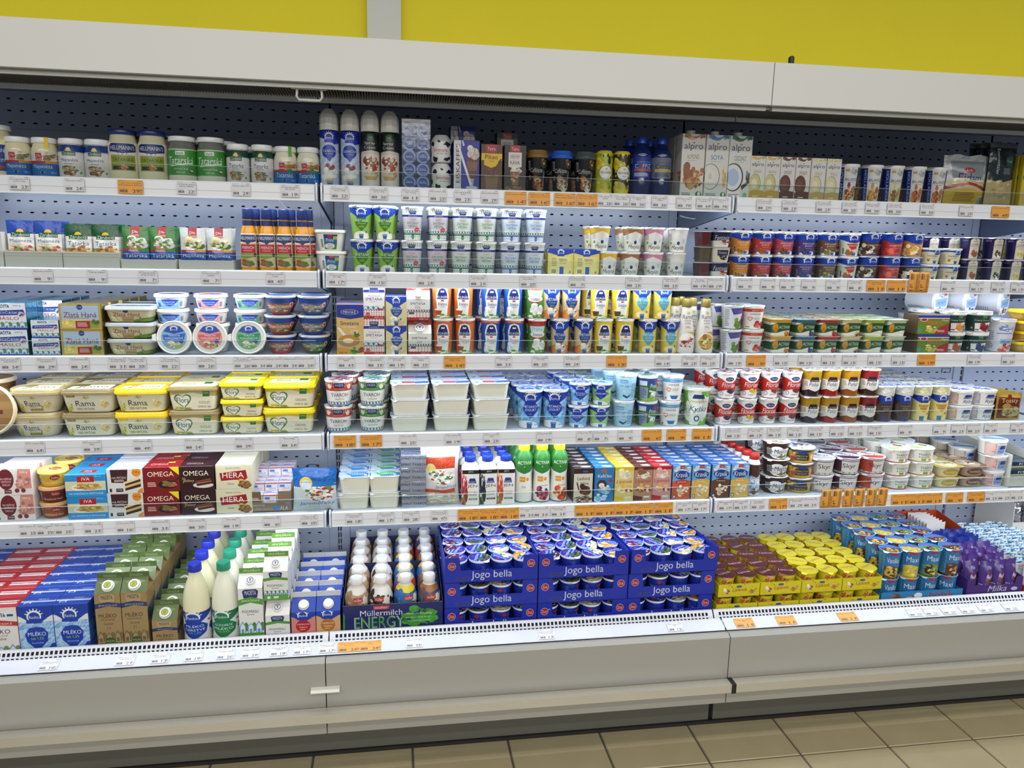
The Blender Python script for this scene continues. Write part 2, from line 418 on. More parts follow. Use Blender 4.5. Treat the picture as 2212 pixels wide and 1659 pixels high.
def perforated(x0, x1, z0, z1, y, px0, pz0, pitch, sx, sz, tilt=0.0):
    """sheet with real slots: every cell is a frame of four-sided faces round an eight-sided slot"""
    mb = MB(); nx = int((x1-x0)/pitch+1e-6); nz = int((z1-z0)/pitch+1e-6); ox = x0+(x1-x0-nx*pitch)/2
    def yy(z): return y+(z-z0)*tilt
    def quad(a, b, c, d): mb.add([(a, yy(c), c), (b, yy(c), c), (b, yy(d), d), (a, yy(d), d)], [(0, 1, 2, 3)])
    if ox > x0: quad(x0, ox, z0, z1); quad(ox+nx*pitch, x1, z0, z1)
    if z0+nz*pitch < z1: quad(ox, ox+nx*pitch, z0+nz*pitch, z1)
    k = .45
    ins = [(-1, -k), (-k, -1), (k, -1), (1, -k), (1, k), (k, 1), (-k, 1), (-1, k)]
    for j in range(nz):
        for i in range(nx):
            cx = ox+(i+.5)*pitch; cz = z0+(j+.5)*pitch; h = pitch/2
            o = [(cx-h, cz-h), (cx+h, cz-h), (cx+h, cz+h), (cx-h, cz+h)]; n = [(cx+a*sx, cz+b*sz) for a, b in ins]
            V = [(x, yy(z), z) for x, z in o+n]
            mb.add(V, [(0, 1, 6, 5), (1, 7, 6), (1, 2, 8, 7), (2, 9, 8), (2, 3, 10, 9), (3, 11, 10), (3, 0, 4, 11), (0, 5, 4)])
    return mb
for i, (a, b) in enumerate(SECT):
    part('back_panel', perforated(a+.038, b-.038, zz(.17), zz(1.775), YB, 0, 0, 1.25/34, .0062, .0026), [INNER], case)
    part('upper_back_panel', perforated(a+.004, b-.004, zz(1.772), zz(1.888), YB-.006, 0, 0, 1.25/34, .0062, .0026, .05), [INNER], case)
    part('upright', (lambda m: [m.box(a-.037, a-.008, YB-.004, YB+.02, zz(.17), zz(1.775)), m.box(a+.008, a+.037, YB-.004, YB+.02, zz(.17), zz(1.775)), m.box(a-.008, a+.008, YB+.004, YB+.02, zz(.17), zz(1.775))] and m)(MB()), [INNER], case)
    # slot strip in the upright: a ladder of dark slots
    m = MB(); z = zz(.2)
    while z < zz(1.76):
        m.box(a-.0055, a-.0022, YB+.002, YB+.0045, z, z+.018); m.box(a+.0022, a+.0055, YB+.002, YB+.0045, z, z+.018); z += .025
    part('slot_ladder', m, [DARK], case)
    # canopy underside: aluminium edge, honeycomb air outlet, sloping perforated ceiling
    part('canopy_ceiling', MB().box(a+.002, b-.002, .052, YB+.02, zz(1.889), zz(1.9)), [INNER], case)
    m = MB(); x = a+.006
    while x < b-.004:
        m.box(x, x+.0012, -.125, .038, zz(1.838), zz(1.856)); x += .0075
    part('honeycomb_outlet', m, [pm('6b6b68', .6)], case, kind='stuff')
    part('outlet_edge', MB().box(a+.002, b-.002, .038, .05, zz(1.827), zz(1.895)), [pm('d4d8dc', .35)], case)
    part('outlet_edge', MB().box(a+.002, b-.002, -.15, -.126, zz(1.836), zz(1.858)), [pm('d0d2d2', .35)], case)
    part('deck', MB().box(a+.002, b-.002, -.05, YB-.002, ZS[6]-.015, ZS[6]-.0005), [pm('aab0ba', .35)], case)
    # lower front: kick plate, body panel, bumper
    part('kick_plate', MB().box(a+(.008 if a == 1.25 else 0), b-(.008 if b == 1.25 else 0), -.1, -.085, .012, zz(.03)), [KICK], case)
part('void', MB().box(XA, XB, YB+.03, YB+.04, zz(.15), zz(1.9)), [DARK], case)
part('kick_backing', MB().box(XA, XB, -.088, -.07, .0, zz(.03)), [DARK], case)
part('kick_seal', MB().box(XA, XB, -.108, -.1005, .0, .011), [pm('1b1b1b', .6)], case)
part('honeycomb_back', MB().box(XA, XB, -.125, .037, zz(1.857), zz(1.86)), [DARK], case)
part('canopy_top', MB().box(XA, XB, -.17, .6, zz(1.925), zz(1.94)), [PANEL], case)
for a, b in ((XA, 1.2487), (1.2513, XB)):
    part('fascia_panel', MB().box(a, b, -.19, -.172, zz(1.8385), zz(1.9505)), [PANEL], case)
    part('blind_rail', (lambda m: [m.box(a+.012, b-.004, -.169, -.16, zz(1.8265), zz(1.85)), m.box(a+.012, b-.004, -.159, -.1515, zz(1.829), zz(1.85))] and m)(MB()), [pm('b9b8ae', .4, .2)], case)
xs = [XA, -1.25, 0, 1.25, 2.5, XB]
def prism(mb, x0, x1, prof, mat=0):
    n = len(prof); v = [(x0, y, z) for y, z in prof]+[(x1, y, z) for y, z in prof]
    mb.add(v, [(i, (i+1) % n, n+(i+1) % n, n+i)[::-1] for i in range(n)] + [tuple(range(n)), tuple(range(n, 2*n))[::-1]], None, mat)
    return mb
for a, b in zip(xs, xs[1:]):
    part('lower_panel', prism(MB(), a+.0015, b-.0015, [(-.2, zz(.0056)), (-.2, zz(.2330)), (-.1865, zz(.2425)), (-.165, zz(.2365)), (-.165, zz(.0056))]), [GREY], case)
for a, b in ((XA, 1.243), (1.257, XB)):
    bu = part('bumper_rail', MB().box(a, b, -.25, -.215, zz(.073), zz(.1005)), [pm('d2cfc4', .34, .7, .02, .5, 900)], case)
    x = a+.33
    while x < b:
        for q in (0, .035): part('bumper_clip', MB().box(x+q, x+q+.012, -.214, -.2005, zz(.062), zz(.09)), [pm('a8a292', .5)], bu)
        x += .42
cj = part('bumper_collar', MB().box(1.243, 1.257, -.252, -.213, zz(.071), zz(.1025)), [pm('141414', .5)], case)
def grille(a, b):
    mb = MB(); p = .0128; n = int((b-a-.03)/p); ox = (a+b)/2-n*p/2; prof = [(-.0565, zz(.2540)), (-.0595, zz(.2500)), (-.0690, zz(.2370)), (-.0785, zz(.2240)), (-.083, zz(.2185))]
    def q(x0, x1, A, B_): mb.add([(x0,)+B_, (x1,)+B_, (x1,)+A, (x0,)+A], [(0, 1, 2, 3)])
    for k in (0, 3): q(a+.002, b-.002, prof[k], prof[k+1])
    q(a+.002, ox, prof[1], prof[3]); q(ox+n*p, b-.002, prof[1], prof[3])
    for A, B_ in ((prof[1], prof[2]), (prof[2], prof[3])):
        L = lambda t: (A[0]+(B_[0]-A[0])*t, A[1]+(B_[1]-A[1])*t)
        q(ox, ox+n*p, A, L(.18)); q(ox, ox+n*p, L(.82), B_)
        for i in range(n):
            x = ox+i*p; q(x, x+p*.2, L(.18), L(.82)); q(x+p*.8, x+p, L(.18), L(.82))
    # folded back lip
    q(a+.002, b-.002, (-.051, zz(.2540)), (-.0565, zz(.2540)))
    return mb
for a, b in zip(xs, xs[1:]):
    part('air_grille', grille(a, b), [pm('e3e7f0', .32)], case)
    part('grille_backing', MB().box(a+.003, b-.003, -.0555, -.0515, zz(.2), zz(.2525)), [pm('3a3f4a', .6)], case)
for a, b in ((XA, 1.2475), (1.2525, XB)):
    part('ticket_rail', prism(MB(), a, b, [(-.125, zz(.2575)), (-.165, zz(.2425)), (-.167, zz(.2410)), (-.164, zz(.2395)), (-.121, zz(.2555)), (-.121, zz(.2585))]), [pm('c2c5cc', .3)], case)
    part('ticket_rail_seal', prism(MB(), a, b, [(-.1675, zz(.2408)), (-.1675, zz(.2375)), (-.15, zz(.2375)), (-.15, zz(.2415))]), [pm('1a1a1c', .6)], case)
part('front_inner', MB().box(XA, XB, -.12, -.084, zz(.2), zz(.218)), [pm('c4c8d0', .4)], case)
h = part('blind_handle', MB().tube([(-.034, -.15, zz(1.832)), (-.036, -.152, zz(1.808)), (-.03, -.152, zz(1.8)), (.022, -.152, zz(1.8)), (.028, -.152, zz(1.808)), (.026, -.15, zz(1.832))], .0034, 8), [pm('d6d5c8', .25)], case)
part('handle_plate', MB().box(-.048, .040, -.158, -.1515, zz(1.8255), zz(1.831)), [pm('d9d8cc', .3)], h)
pl = part('panel_pull', prism(MB(), -.042, .04, [(-.2005, zz(.148)), (-.218, zz(.148)), (-.222, zz(.153)), (-.216, zz(.1585)), (-.2005, zz(.16))]), [pm('d8d7cb', .3)], case, 'pale plastic pull bar')
for x in (-.03, .028): part('screw', MB().box(x-.0015, x+.0015, -.2135, -.2105, zz(.1472), zz(.148)), [DARK], pl)
part('cable_stub', MB().tube([(1.334, -.12, zz(1.94)), (1.334, -.12, zz(1.980)), (1.334, -.119, zz(1.9815))], .0085, 8), [pm('17161a', .5)], case, 'black stub above the fascia')

for px, py in ((650, 816), (676, 1008), (2043, 800)):
    k = (np.array([(px-IMW/2)/FPX, (IMH/2-py)/FPX])); d_ = CF + CR*k[0] + CU*k[1]; p = CAM + d_*((YB-CAM[1])/d_[1]); m = MB()
    for x0, x1, z0, z1 in ((-.02, .02, .0075, .009), (-.02, .02, -.009, -.0075), (-.02, -.0185, -.009, .009), (.0185, .02, -.009, .009)): m.box(p[0]+x0, p[0]+x1, YB-.0022, YB-.0004, p[2]+z0, p[2]+z1)
    part('cable_knockout', m, [DARK], case)
# ------------------------------------------------------------------ shelves, each with rail, end caps, brackets, clear riser and led strip
SHN = {1: 'top', 2: 'second', 3: 'third', 4: 'fourth', 5: 'fifth'}
SECN = ['far left', 'left', 'middle', 'right', 'far right']
RAILM = pm('dfe1e6', .25); CAPM = pm('dfe4ee', .22); BRM = pm('59657c', .35); LED = glow('eef3ff', 25)
LEDP = 2.2
for s in range(1, 6):
    zt = ZS[s]
    for i, (a, b) in enumerate(SECT):
        if i == 0: continue
        root = empty('shelf', ((a+b)/2, 0, SURF[s])); ox, oz = (a+b)/2, SURF[s]
        tag(root, f'white steel chiller shelf with price rail, {SHN[s]} from above, {SECN[i]} bay', 'shelf', 'chiller shelves')
        H = (b-a)/2; L = lambda v: v-oz
        part('shelf_board', MB().box(-H+.012, H-.012, .008, YB-.03, -.018, -.0006), [pm('b6bcc8', .3)], root)
        m = MB(); prism(m, -H+.012, H-.012, [(.007, L(zt-.046)), (.0015, L(zt-.046)), (-.0015, L(zt-.043)), (.0005, L(zt-.004)), (.004, L(zt)), (.0085, L(zt-.0005)), (.0085, L(zt-.006))])
        rail = part('price_rail', m, [RAILM], root)
        part('rail_groove', MB().box(-H+.014, H-.014, -.0012, .0003, L(zt-.0265), L(zt-.0255)), [pm('b9bcc4', .4)], rail)
        part('rail_lip', MB().box(-H+.012, H-.012, -.0032, .003, L(zt-.0465), L(zt-.0432)), [pm('f2f4f8', .2)], rail)
        for sx in (-1, 1):
            m = MB(); x = sx*(H-.0095)
            pr = [(.012, L(zt-.05)), (-.001, L(zt-.05)), (-.006, L(zt-.042)), (-.0075, L(zt-.022)), (-.006, L(zt-.004)), (-.001, L(zt+.004)), (.012, L(zt+.004))]
            prism(m, min(x, x+sx*.005), max(x, x+sx*.005), pr); part('end_cap', m, [CAPM], root)
            m = MB(); x = sx*(H-.0045)
            prism(m, min(x, x+sx*.0025), max(x, x+sx*.0025), [(.004, L(zt-.048)), (YB-.012, L(zt-.105)), (YB-.001, L(zt-.105)), (YB-.001, -.004), (.004, L(zt-.002))])
            part('bracket', m, [BRM], root)
        rs = part('riser', MB().box(-H+.022, H-.022, .0125, .0145, -.0005, L(zt+.041)), [clear_mat()], root, 'clear acrylic front riser')
        part('riser_edge', MB().box(-H+.022, H-.022, .0124, .0146, L(zt+.0405), L(zt+.0413)), [pm('c4ced0', .15)], rs)
        m = MB()
        for k in range(26): m.box(-H+.05+k*(2*H-.1)/25-.004, -H+.05+k*(2*H-.1)/25+.004, .022, .028, -.0215, -.0195)
        part('led_strip', (lambda m: [m.box(-H+.02, H-.02, .0165, .0335, -.0195, -.018, 1)] and m)(m), [LED, pm('e8eaee', .4)], root)
        lo = area('led_light', (0, 0, 0), 2*H-.06, .014, LEDP, (.82, .90, 1.0), (0, 0, -1)); lo.parent = root
        lo.location = (0, .0245, -.024); lo.rotation_euler = (math.radians(48), 0, 0)

# ------------------------------------------------------------------ product builders: each kind is built once, copies share its meshes
KD = {}
def reg(key, nm, cat, w_, d, h, *parts):
    KD[key] = dict(nm=nm, cat=cat, w=w_, d=d, h=h, parts=parts); return key
def PT(name, mb, mats, *subs, w8=True):
    me = mb.mesh(name, mats)
    if w8: weld(me)
    return (name, me, subs)
WHT = 'e6e5de'
def foil(key, R_, z, top, tab=True, rim='dfe0e2', hx=None):
    """peel-off foil lid with a pull tab; hx=(hx,hy,rc) for a rectangular one"""
    mb = MB(); rg = lambda z_, k: (z_, R_*k) if hx is None else (z_, hx[0]-R_*(1-k), hx[1]-R_*(1-k), hx[2])
    loft(mb, [rg(z-.0012, 1.02), rg(z-.0004, 1.035), rg(z+.0001, 1.0), rg(z-.0004, .86), rg(z+.0004, .6)], bm=[1, 1, 0, 0], tm=0, cap_b=True, capR=(R_*1.03, R_*1.03) if hx is None else (hx[0], hx[1]))
    # planar print on the upper faces
    X = (R_*1.03, R_*1.03) if hx is None else (hx[0]*1.02, hx[1]*1.02); n = 0
    for f, m_ in zip(mb.f, mb.mi):
        for k, vi in enumerate(f):
            if m_ == 0: mb.uv[n+k] = (mb.v[vi][0]/(2*X[0])+.5, mb.v[vi][1]/(2*X[1])+.5)
        n += len(f)
    if tab:
        a = -2.2 if hx is None else -2.36; r0 = R_*1.0 if hx is None else math.hypot(hx[0], hx[1])*.86; c, s_ = math.cos(a), math.sin(a)
        q = [(r0, -.011, 0), (r0, .011, 0), (r0+.007, .006, -.0035), (r0+.007, -.006, -.0035)]
        mb.add([(c*x-s_*y, s_*x+c*y, z+dz-.0002) for x, y, dz in q], [(0, 1, 2, 3)], None, 1)
    return PT('foil_lid', mb, [top, pm(rim, .3, .4)])
def cup(key, rt, rb, h, body, top, nm='yogurt_cup', rim=WHT, f=.40, cat='cup', rimh=.006, tab=True, lid=True, rimfoil='dfe0e2'):
    mb = MB(); hb = h-.001
    loft(mb, [(0, rb*.92), (.0015, rb), (h*.03, rb*1.005), (hb-rimh*1.25, rt*.955), (hb-rimh, rt*.965), (hb-rimh*.95, rt), (hb-.0012, rt), (hb-.001, rt*.99)], f=f, bm=[1, 0, 0, 1, 1, 1, 1], vr=(0, hb-rimh), tm=1)
    ps = [PT('cup', mb, [body, pm(rim, .3)])]
    if lid: ps.append(foil(key, rt*.985, h-.001, top, tab, rimfoil))
    return reg(key, nm, cat, rt*2.05, rt*2.05, h, *ps)
def tub(key, w_, d, h, rc, body, lidcol, lidtop=None, lidh=.014, tap=.86, f=None, nm='margarine_tub', cat='tub', over=.003, lip=True):
    """rectangular or round tub with a press-on lid"""
    mb = MB(); hx, hy = w_/2-over, d/2-over; hb = h-lidh
    rg = lambda z, k: (z, hx*k, hy*(1-(1-k)*hx/hy if hy else k), rc) if rc else (z, hx*k)
    per = (2*(w_+d)-1.7*rc if rc else math.pi*w_)*.93; ff = f or ((w_-rc*.9)/per if rc else .42)
    loft(mb, [rg(0, tap*.93), rg(.003, tap), rg(hb*.5, (1+tap)/2), rg(hb+.003, .99)], f=ff, vr=(0, hb), tm=0)
    lb = MB(); rl = lambda z, k: (z, hx*k+over, hy*k+over, rc+over) if rc else (z, hx*k+over)
    if lip: R4 = [rl(hb-.001, 1), rl(hb+lidh*.35, 1.0), rl(hb+lidh*.4, .985), rl(hb+lidh*.85, .975), rl(h-.0006, .955), rl(h-.0006, .93), rl(h-.0022, .90)]
    else: R4 = [rl(hb, 1), rl(hb+lidh*.6, 1.), rl(h-.0005, .985), rl(h, .96)]
    loft(lb, R4, f=ff, bm=[0]*(len(R4)-1), tm=1 if lidtop else 0)
    return reg(key, nm, cat, w_, d, h, PT('tub', mb, [body]), PT('lid', lb, [lidcol] + ([lidtop] if lidtop else [])))
def brick(key, w_, d, h, front, side, top, nm='drink_carton', cat='carton', fold=False, straw=False, extra=(), bev=.0012):
    mb = MB(); hx, hy = w_/2, d/2
    loft(mb, [(0, hx-.001, hy-.001, bev), (.0008, hx, hy, bev), (h-.0008, hx, hy, bev), (h, hx-.001, hy-.001, bev)], f=1, bm=[1, 1, 1], cap_t=True, tm=2, smooth=False)
    ps = []; fr = MB(); e = .0003
    fr.add([(-hx+.0008, -hy-e, .0006), (hx-.0008, -hy-e, .0006), (hx-.0008, -hy-e, h-.0006), (-hx+.0008, -hy-e, h-.0006)], [(0, 1, 2, 3)], [[(0, 0), (1, 0), (1, 1), (0, 1)]])
    ps.append(PT('carton_body', mb, [front, side, top], w8=False)); ps.append(PT('front_print', fr, [front], w8=False))
    if fold:
        m = MB(); m.box(-hx+.004, hx-.004, -.0006, .0042, h, h+.0012); ps.append(PT('top_seam', m, [top], w8=False))
    if straw:
        m = MB(); m.box(-hx*.2, hx*.55, -hy*.5, hy*.15, h, h+.0007); ps.append(PT('straw_seal', m, [pm('e9eaee', .25, .3)], w8=False))
    return reg(key, nm, cat, w_, d, h+(.0012 if fold else 0), *(ps+list(extra)))
def gable(key, w_, h, front, slope, fin, side, capc=WHT, captop=None, nm='milk_carton', capr=.0135, d=None):
    """gable-top carton: sloping front panel with screw cap, upright sealed fin"""
    d = d or w_; hx, hy = w_/2, d/2; hf = .016; hs = d*.47; hb = h-hf-hs; mb = MB()
    q = [(0, 0), (1, 0), (1, 1), (0, 1)]
    A = [(-hx, -hy, 0), (hx, -hy, 0), (hx, hy, 0), (-hx, hy, 0), (-hx, -hy, hb), (hx, -hy, hb), (hx, hy, hb), (-hx, hy, hb)]
    t = [(-hx, -.0018, hb+hs), (hx, -.0018, hb+hs), (hx, .0018, hb+hs), (-hx, .0018, hb+hs)]; u = [(x, y, h) for x, y, _ in t]
    add = lambda vs, m: mb.add(vs, [tuple(range(len(vs)))], [q if len(vs) == 4 else [(0, 0), (1, 0), (.5, 1)]], m)
    add([A[0], A[1], A[5], A[4]], 0); add([A[1], A[2], A[6], A[5]], 3); add([A[2], A[3], A[7], A[6]], 3); add([A[3], A[0], A[4], A[7]], 3)
    add([A[4], A[5], t[1], t[0]], 1); add([A[6], A[7], t[3], t[2]], 1)
    for s_, (a, b, c, e) in ((-1, (A[7], A[4], t[0], t[3])), (1, (A[5], A[6], t[2], t[1]))):
        ix = (-s_*w_*.30, 0, 0); m0 = ((c[0]+e[0])/2-s_*w_*.28, 0, hb+hs*.82)
        mb.add([a, b, c, e, m0], [(0, 1, 4), (1, 2, 4), (2, 3, 4), (3, 0, 4)], None, 3)
    add([t[0], t[1], u[1], u[0]], 2); add([t[2], t[3], u[3], u[2]], 2); add([t[1], t[2], u[2], u[1]], 2); add([t[3], t[0], u[0], u[3]], 2); add([u[0], u[1], u[2], u[3]], 2)
    ps = [PT('carton_body', mb, [front, slope, fin, side], w8=False)]
    if capr:
        cb = MB(); loft(cb, [(0, capr*1.12), (.0025, capr*1.12), (.0028, capr), (.0105, capr*.98), (.0115, capr*.9)], bm=[0]*4, tm=1)
        ang = math.atan2(hs, hy-.0018)
        # seat the cap on the slope
        ca, sa = math.cos(ang), math.sin(ang); cy, cz = -hy*.54, hb+hs*.46
        cb.v = [(x, cy + y*ca - z*sa, cz + y*sa + z*ca) for x, y, z in cb.v]
        ps.append(PT('screw_cap', cb, [pm(capc, .3), captop or pm(capc, .3)]))
    return reg(key, nm, 'carton', w_, d, h, *ps)
def bottle(key, rings, bodym, label, cap, nm='drink_bottle', cat='bottle', w_=None, extra=(), lab_f=.5, uf=None):
    """label = (material, z0, z1); cap = (material, [rings])"""
    mb = MB(); loft(mb, rings, f=.5)
    ps = [PT('bottle', mb, [bodym])]
    if label:
        ps.append(PT('label', patch(MB(), rings, label[1], label[2], lab_f, .0005, 24, uf=uf), [label[0]]))
    if cap:
        cb = MB(); loft(cb, cap[1]); ps.append(PT('cap', cb, [cap[0]]))
    W = w_ or 2*max(r[1] for r in rings); D = 2*max((r[2] if len(r) > 2 else r[1]) for r in rings)
    return reg(key, nm, cat, W+.001, D+.001, (cap[1][-1][0] if cap else rings[-1][0]), *(ps+list(extra)))
def pouch_mesh(w_, h, t, n=9, k=12, crimp=.012, wob=.002, seed=0, pinch=0.06, belly=.42):
    """soft bag standing on its lower edge: bulging front and back, flat crimped seams"""
    g = random.Random(seed); mb = MB(); F = []; Bk = []
    ph = [g.random()*6 for _ in range(4)]
    for j in range(k+1):
        v = j/k; z = v*h; e = min(z, h-z)/crimp; pr = min(1, max(0, e-.6))**.5 if e < 1.6 else 1.
        q = max(0., math.sin(math.pi*min(1, (v/ (2*belly)) if v < belly else .5+(v-belly)/(2*(1-belly)))))**.7
        rf = []; rb = []
        for i in range(n+1):
            u = i/n; x = (u-.5)*w_*(1-pinch*math.sin(math.pi*v)); b = max(0., math.sin(math.pi*u))**.55*q*pr
            wv = wob*(math.sin(u*11+ph[0]+v*5)+math.sin(v*17+ph[1]+u*4))*b
            zo = z + (wob*.8*math.sin(u*13+ph[2]) if j in (0, k) and j else 0)
            rf.append((x, -t/2*b-.0006+wv, zo)); rb.append((x, t/2*b+.0006+wv, zo))
        F.append(rf); Bk.append(rb)
    for G, fl in ((F, 1), (Bk, 0)):
        vs = [p for r_ in G for p in r_]; fs = []; uv = []
        for j in range(k):
            for i in range(n):
                q_ = (j*(n+1)+i, j*(n+1)+i+1, (j+1)*(n+1)+i+1, (j+1)*(n+1)+i); uq = [(i/n, j/k), ((i+1)/n, j/k), ((i+1)/n, (j+1)/k), (i/n, (j+1)/k)]
                if fl: fs.append(q_); uv.append(uq)
                else: fs.append(q_[::-1]); uv.append([(1-a, b) for a, b in uq[::-1]])
        mb.add(vs, fs, uv, 0, True)
    # side closure
    for i in (0, n):
        vs = [F[j][i] for j in range(k+1)]+[Bk[j][i] for j in range(k+1)]
        mb.add(vs, [(j, j+1, k+1+j+1, k+1+j) for j in range(k)], [[(.01 if i == 0 else .99, j/k)]*4 for j in range(k)], 0, True)
    return mb
def pouch(key, w_, h, t, m, nm='foil_pouch', cat='pouch', seed=0, film=None, d=None, wob=.002, pinch=.06, belly=.42, n=9, k=12):
    ps = [PT('pouch', pouch_mesh(w_, h, t, n, k, seed=seed, wob=wob, pinch=pinch, belly=belly), [m], w8=False)]
    if film:
        fm = MB(); fm.box(-w_/2, w_/2, -.0005, .0005, h-.002, h+film); ps.append(PT('clear_seam', fm, [film_mat()], w8=False))
    return reg(key, nm, cat, w_, d or t+.002, h, *ps)
def tray(key, w_, d, hf, hs, col, front, th=.0022, dip=None, nm='display_tray', hb=None, inner=None, cat='tray'):
    """open cardboard tray; dip=(corner width, lip height) leaves tall front corners"""
    hx, hy = w_/2, d/2; hb = hb or hs; cm = pm(col, .55) if isinstance(col, str) else col; im = pm(inner, .6) if inner else cm
    m = MB(); m.box(-hx, hx, -hy, hy, 0, th)
    bt = PT('base', m, [im], w8=False); ws = []
    def slope(x0, x1):
        q = MB(); v = [(x0, -hy+th, th), (x1, -hy+th, th), (x1, hy-th, th), (x0, hy-th, th), (x0, -hy+th, hs if not dip else hf), (x1, -hy+th, hs if not dip else hf), (x1, hy-th, hb), (x0, hy-th, hb)]
        q.add(v, [(0, 1, 5, 4), (1, 2, 6, 5), (2, 3, 7, 6), (3, 0, 4, 7), (4, 5, 6, 7), (3, 2, 1, 0)]); return q
    ws.append(PT('side_wall', slope(-hx, -hx+th), [cm], w8=False)); ws.append(PT('side_wall', slope(hx-th, hx), [cm], w8=False))
    m = MB(); m.box(-hx, hx, hy-th, hy, th, hb); ws.append(PT('back_wall', m, [cm], w8=False))
    pf = [(-hx, 0), (hx, 0), (hx, hf)] + ([(hx-dip[0], hf), (hx-dip[0]-.004, dip[1]), (-hx+dip[0]+.004, dip[1]), (-hx+dip[0], hf)] if dip else []) + [(-hx, hf)]
    m = MB(); n = len(pf); V = [(x, -hy, z) for x, z in pf]+[(x, -hy+th, z) for x, z in pf]; uv = [(x/w_+.5, z/hf) for x, z in pf]
    if dip:      # split so that faces stay convex
        fc = [(0, 1, 4, 5), (1, 2, 3, 4), (0, 5, 6, 7)]
        for f in fc: m.add([V[k] for k in f], [tuple(range(4))], [[uv[k] for k in f]], 0); m.add([V[n+k] for k in f], [tuple(range(4))[::-1]], None, 1)
    else: m.add(V[:4], [(0, 1, 2, 3)], [uv], 0); m.add(V[4:], [(3, 2, 1, 0)], None, 1)
    m.add(V, [(i, (i+1) % n, n+(i+1) % n, n+i)[::-1] for i in range(n)], None, 1)
    ws.append(PT('front_wall', m, [front, im], w8=False))
    return reg(key, nm, cat, w_, d, hs, bt, *ws)

ORD = ['first', 'second', 'third', 'fourth', 'fifth', 'sixth', 'seventh', 'eighth', 'ninth', 'tenth', 'eleventh', 'twelfth', 'thirteenth', 'fourteenth', 'fifteenth', 'sixteenth', 'seventeenth', 'eighteenth', 'nineteenth', 'twentieth', 'twenty-first', 'twenty-second', 'twenty-third', 'twenty-fourth']
LABELS = {}
def put(key, label, group, loc, rz=0., rx=0., ry=0., extra=None):
    k = KD[key]; ps = k['parts']
    if len(ps) == 1 and not ps[0][2]:
        o = bpy.data.objects.new(k['nm'], ps[0][1]); COL.objects.link(o)
    else:
        o = bpy.data.objects.new(k['nm'], None); o.empty_display_size = .02; COL.objects.link(o)
        for n, me, subs in ps:
            c = bpy.data.objects.new(n, me); COL.objects.link(c); c.parent = o
            for n2, me2, _ in subs:
                c2 = bpy.data.objects.new(n2, me2); COL.objects.link(c2); c2.parent = c
    o.location = loc; o.rotation_euler = (rx, ry, rz)
    tag(o, label, k['cat'], group)
    LABELS[label] = LABELS.get(label, 0)+1
    return o
def colp(i, n):
    if n == 1: return ''
    if n == 2: return ('left column', 'right column')[i]
    if n == 3: return ('left column', 'middle column', 'right column')[i]
    return f'{ORD[i]} column from left'
def tierp(k, n):
    if n == 1: return ''
    if n == 2: return ('lower', 'upper')[k]
    if n == 3: return ('bottom', 'middle', 'top')[k]
    return f'{ORD[k]} tier up'
def deepp(j, n): return '' if n == 1 else ('front row', 'second row', 'third row', 'fourth row', 'fifth row', 'sixth row', 'seventh row', 'eighth row')[j]
def suffix(desc, *bits):
    b = [x for x in bits if x]
    return desc + (', ' + ', '.join(b) if b else '')
def row(s, keys, xs, desc, group, tiers=1, deep=1, yf=.035, gap=.0025, up=None, jit=.0015, rot=.06, zb=None, tops=None, rz=0., px_mode='mid', dx=0., skip=None, backtiers=None, ykeep=None):
    """place columns of a product on shelf s; xs are photograph columns of the front item.
    keys/desc may be lists (one per column). up = columns of the upper tier, tops = kind of upper tiers"""
    n = len(xs); keys = [keys]*n if isinstance(keys, str) else keys; z0 = SURF[s] if zb is None else zb; same = isinstance(desc, str)
    descs = [desc]*n if same else desc; out = []
    for i, px in enumerate(xs):
        K = KD[keys[i]]; X0 = px2X(px, yf+K['d']/2, z0+K['h']*.5); z = z0
        cnt = descs.count(descs[i]); ci = descs[:i].count(descs[i])
        for k in range(tiers):
            kk = (tops[i] if isinstance(tops, list) else tops) if (tops and k) else keys[i]
            Kk = KD[kk]
            X = X0 if (k == 0 or not up) else px2X(up[i], yf+K['d']/2, z+Kk['h']*.5)
            nd = deep if (k == 0 or backtiers is None or k < backtiers) else deep
            for j in range(deep):
                if skip and skip(i, k, j): continue
                x = X + random.uniform(-jit, jit) + dx*j; face = .5*math.atan2(CAM[0]-x, yf-CAM[1]) if (abs(K['w']-K['d']) < 1e-6 and K['cat'] in ('cup', 'jar', 'bottle', 'can') and keys[i][:2] != 'av') else 0; y = yf + K['d']/2 + j*(K['d']+gap) + (random.uniform(0, .6*jit))
                out.append(put(kk, suffix(descs[i], tierp(k, tiers), colp(ci, cnt), deepp(j, deep)), group, (x, y, z), rz + face + random.uniform(-rot, rot)))
            z += Kk['h']
    return out

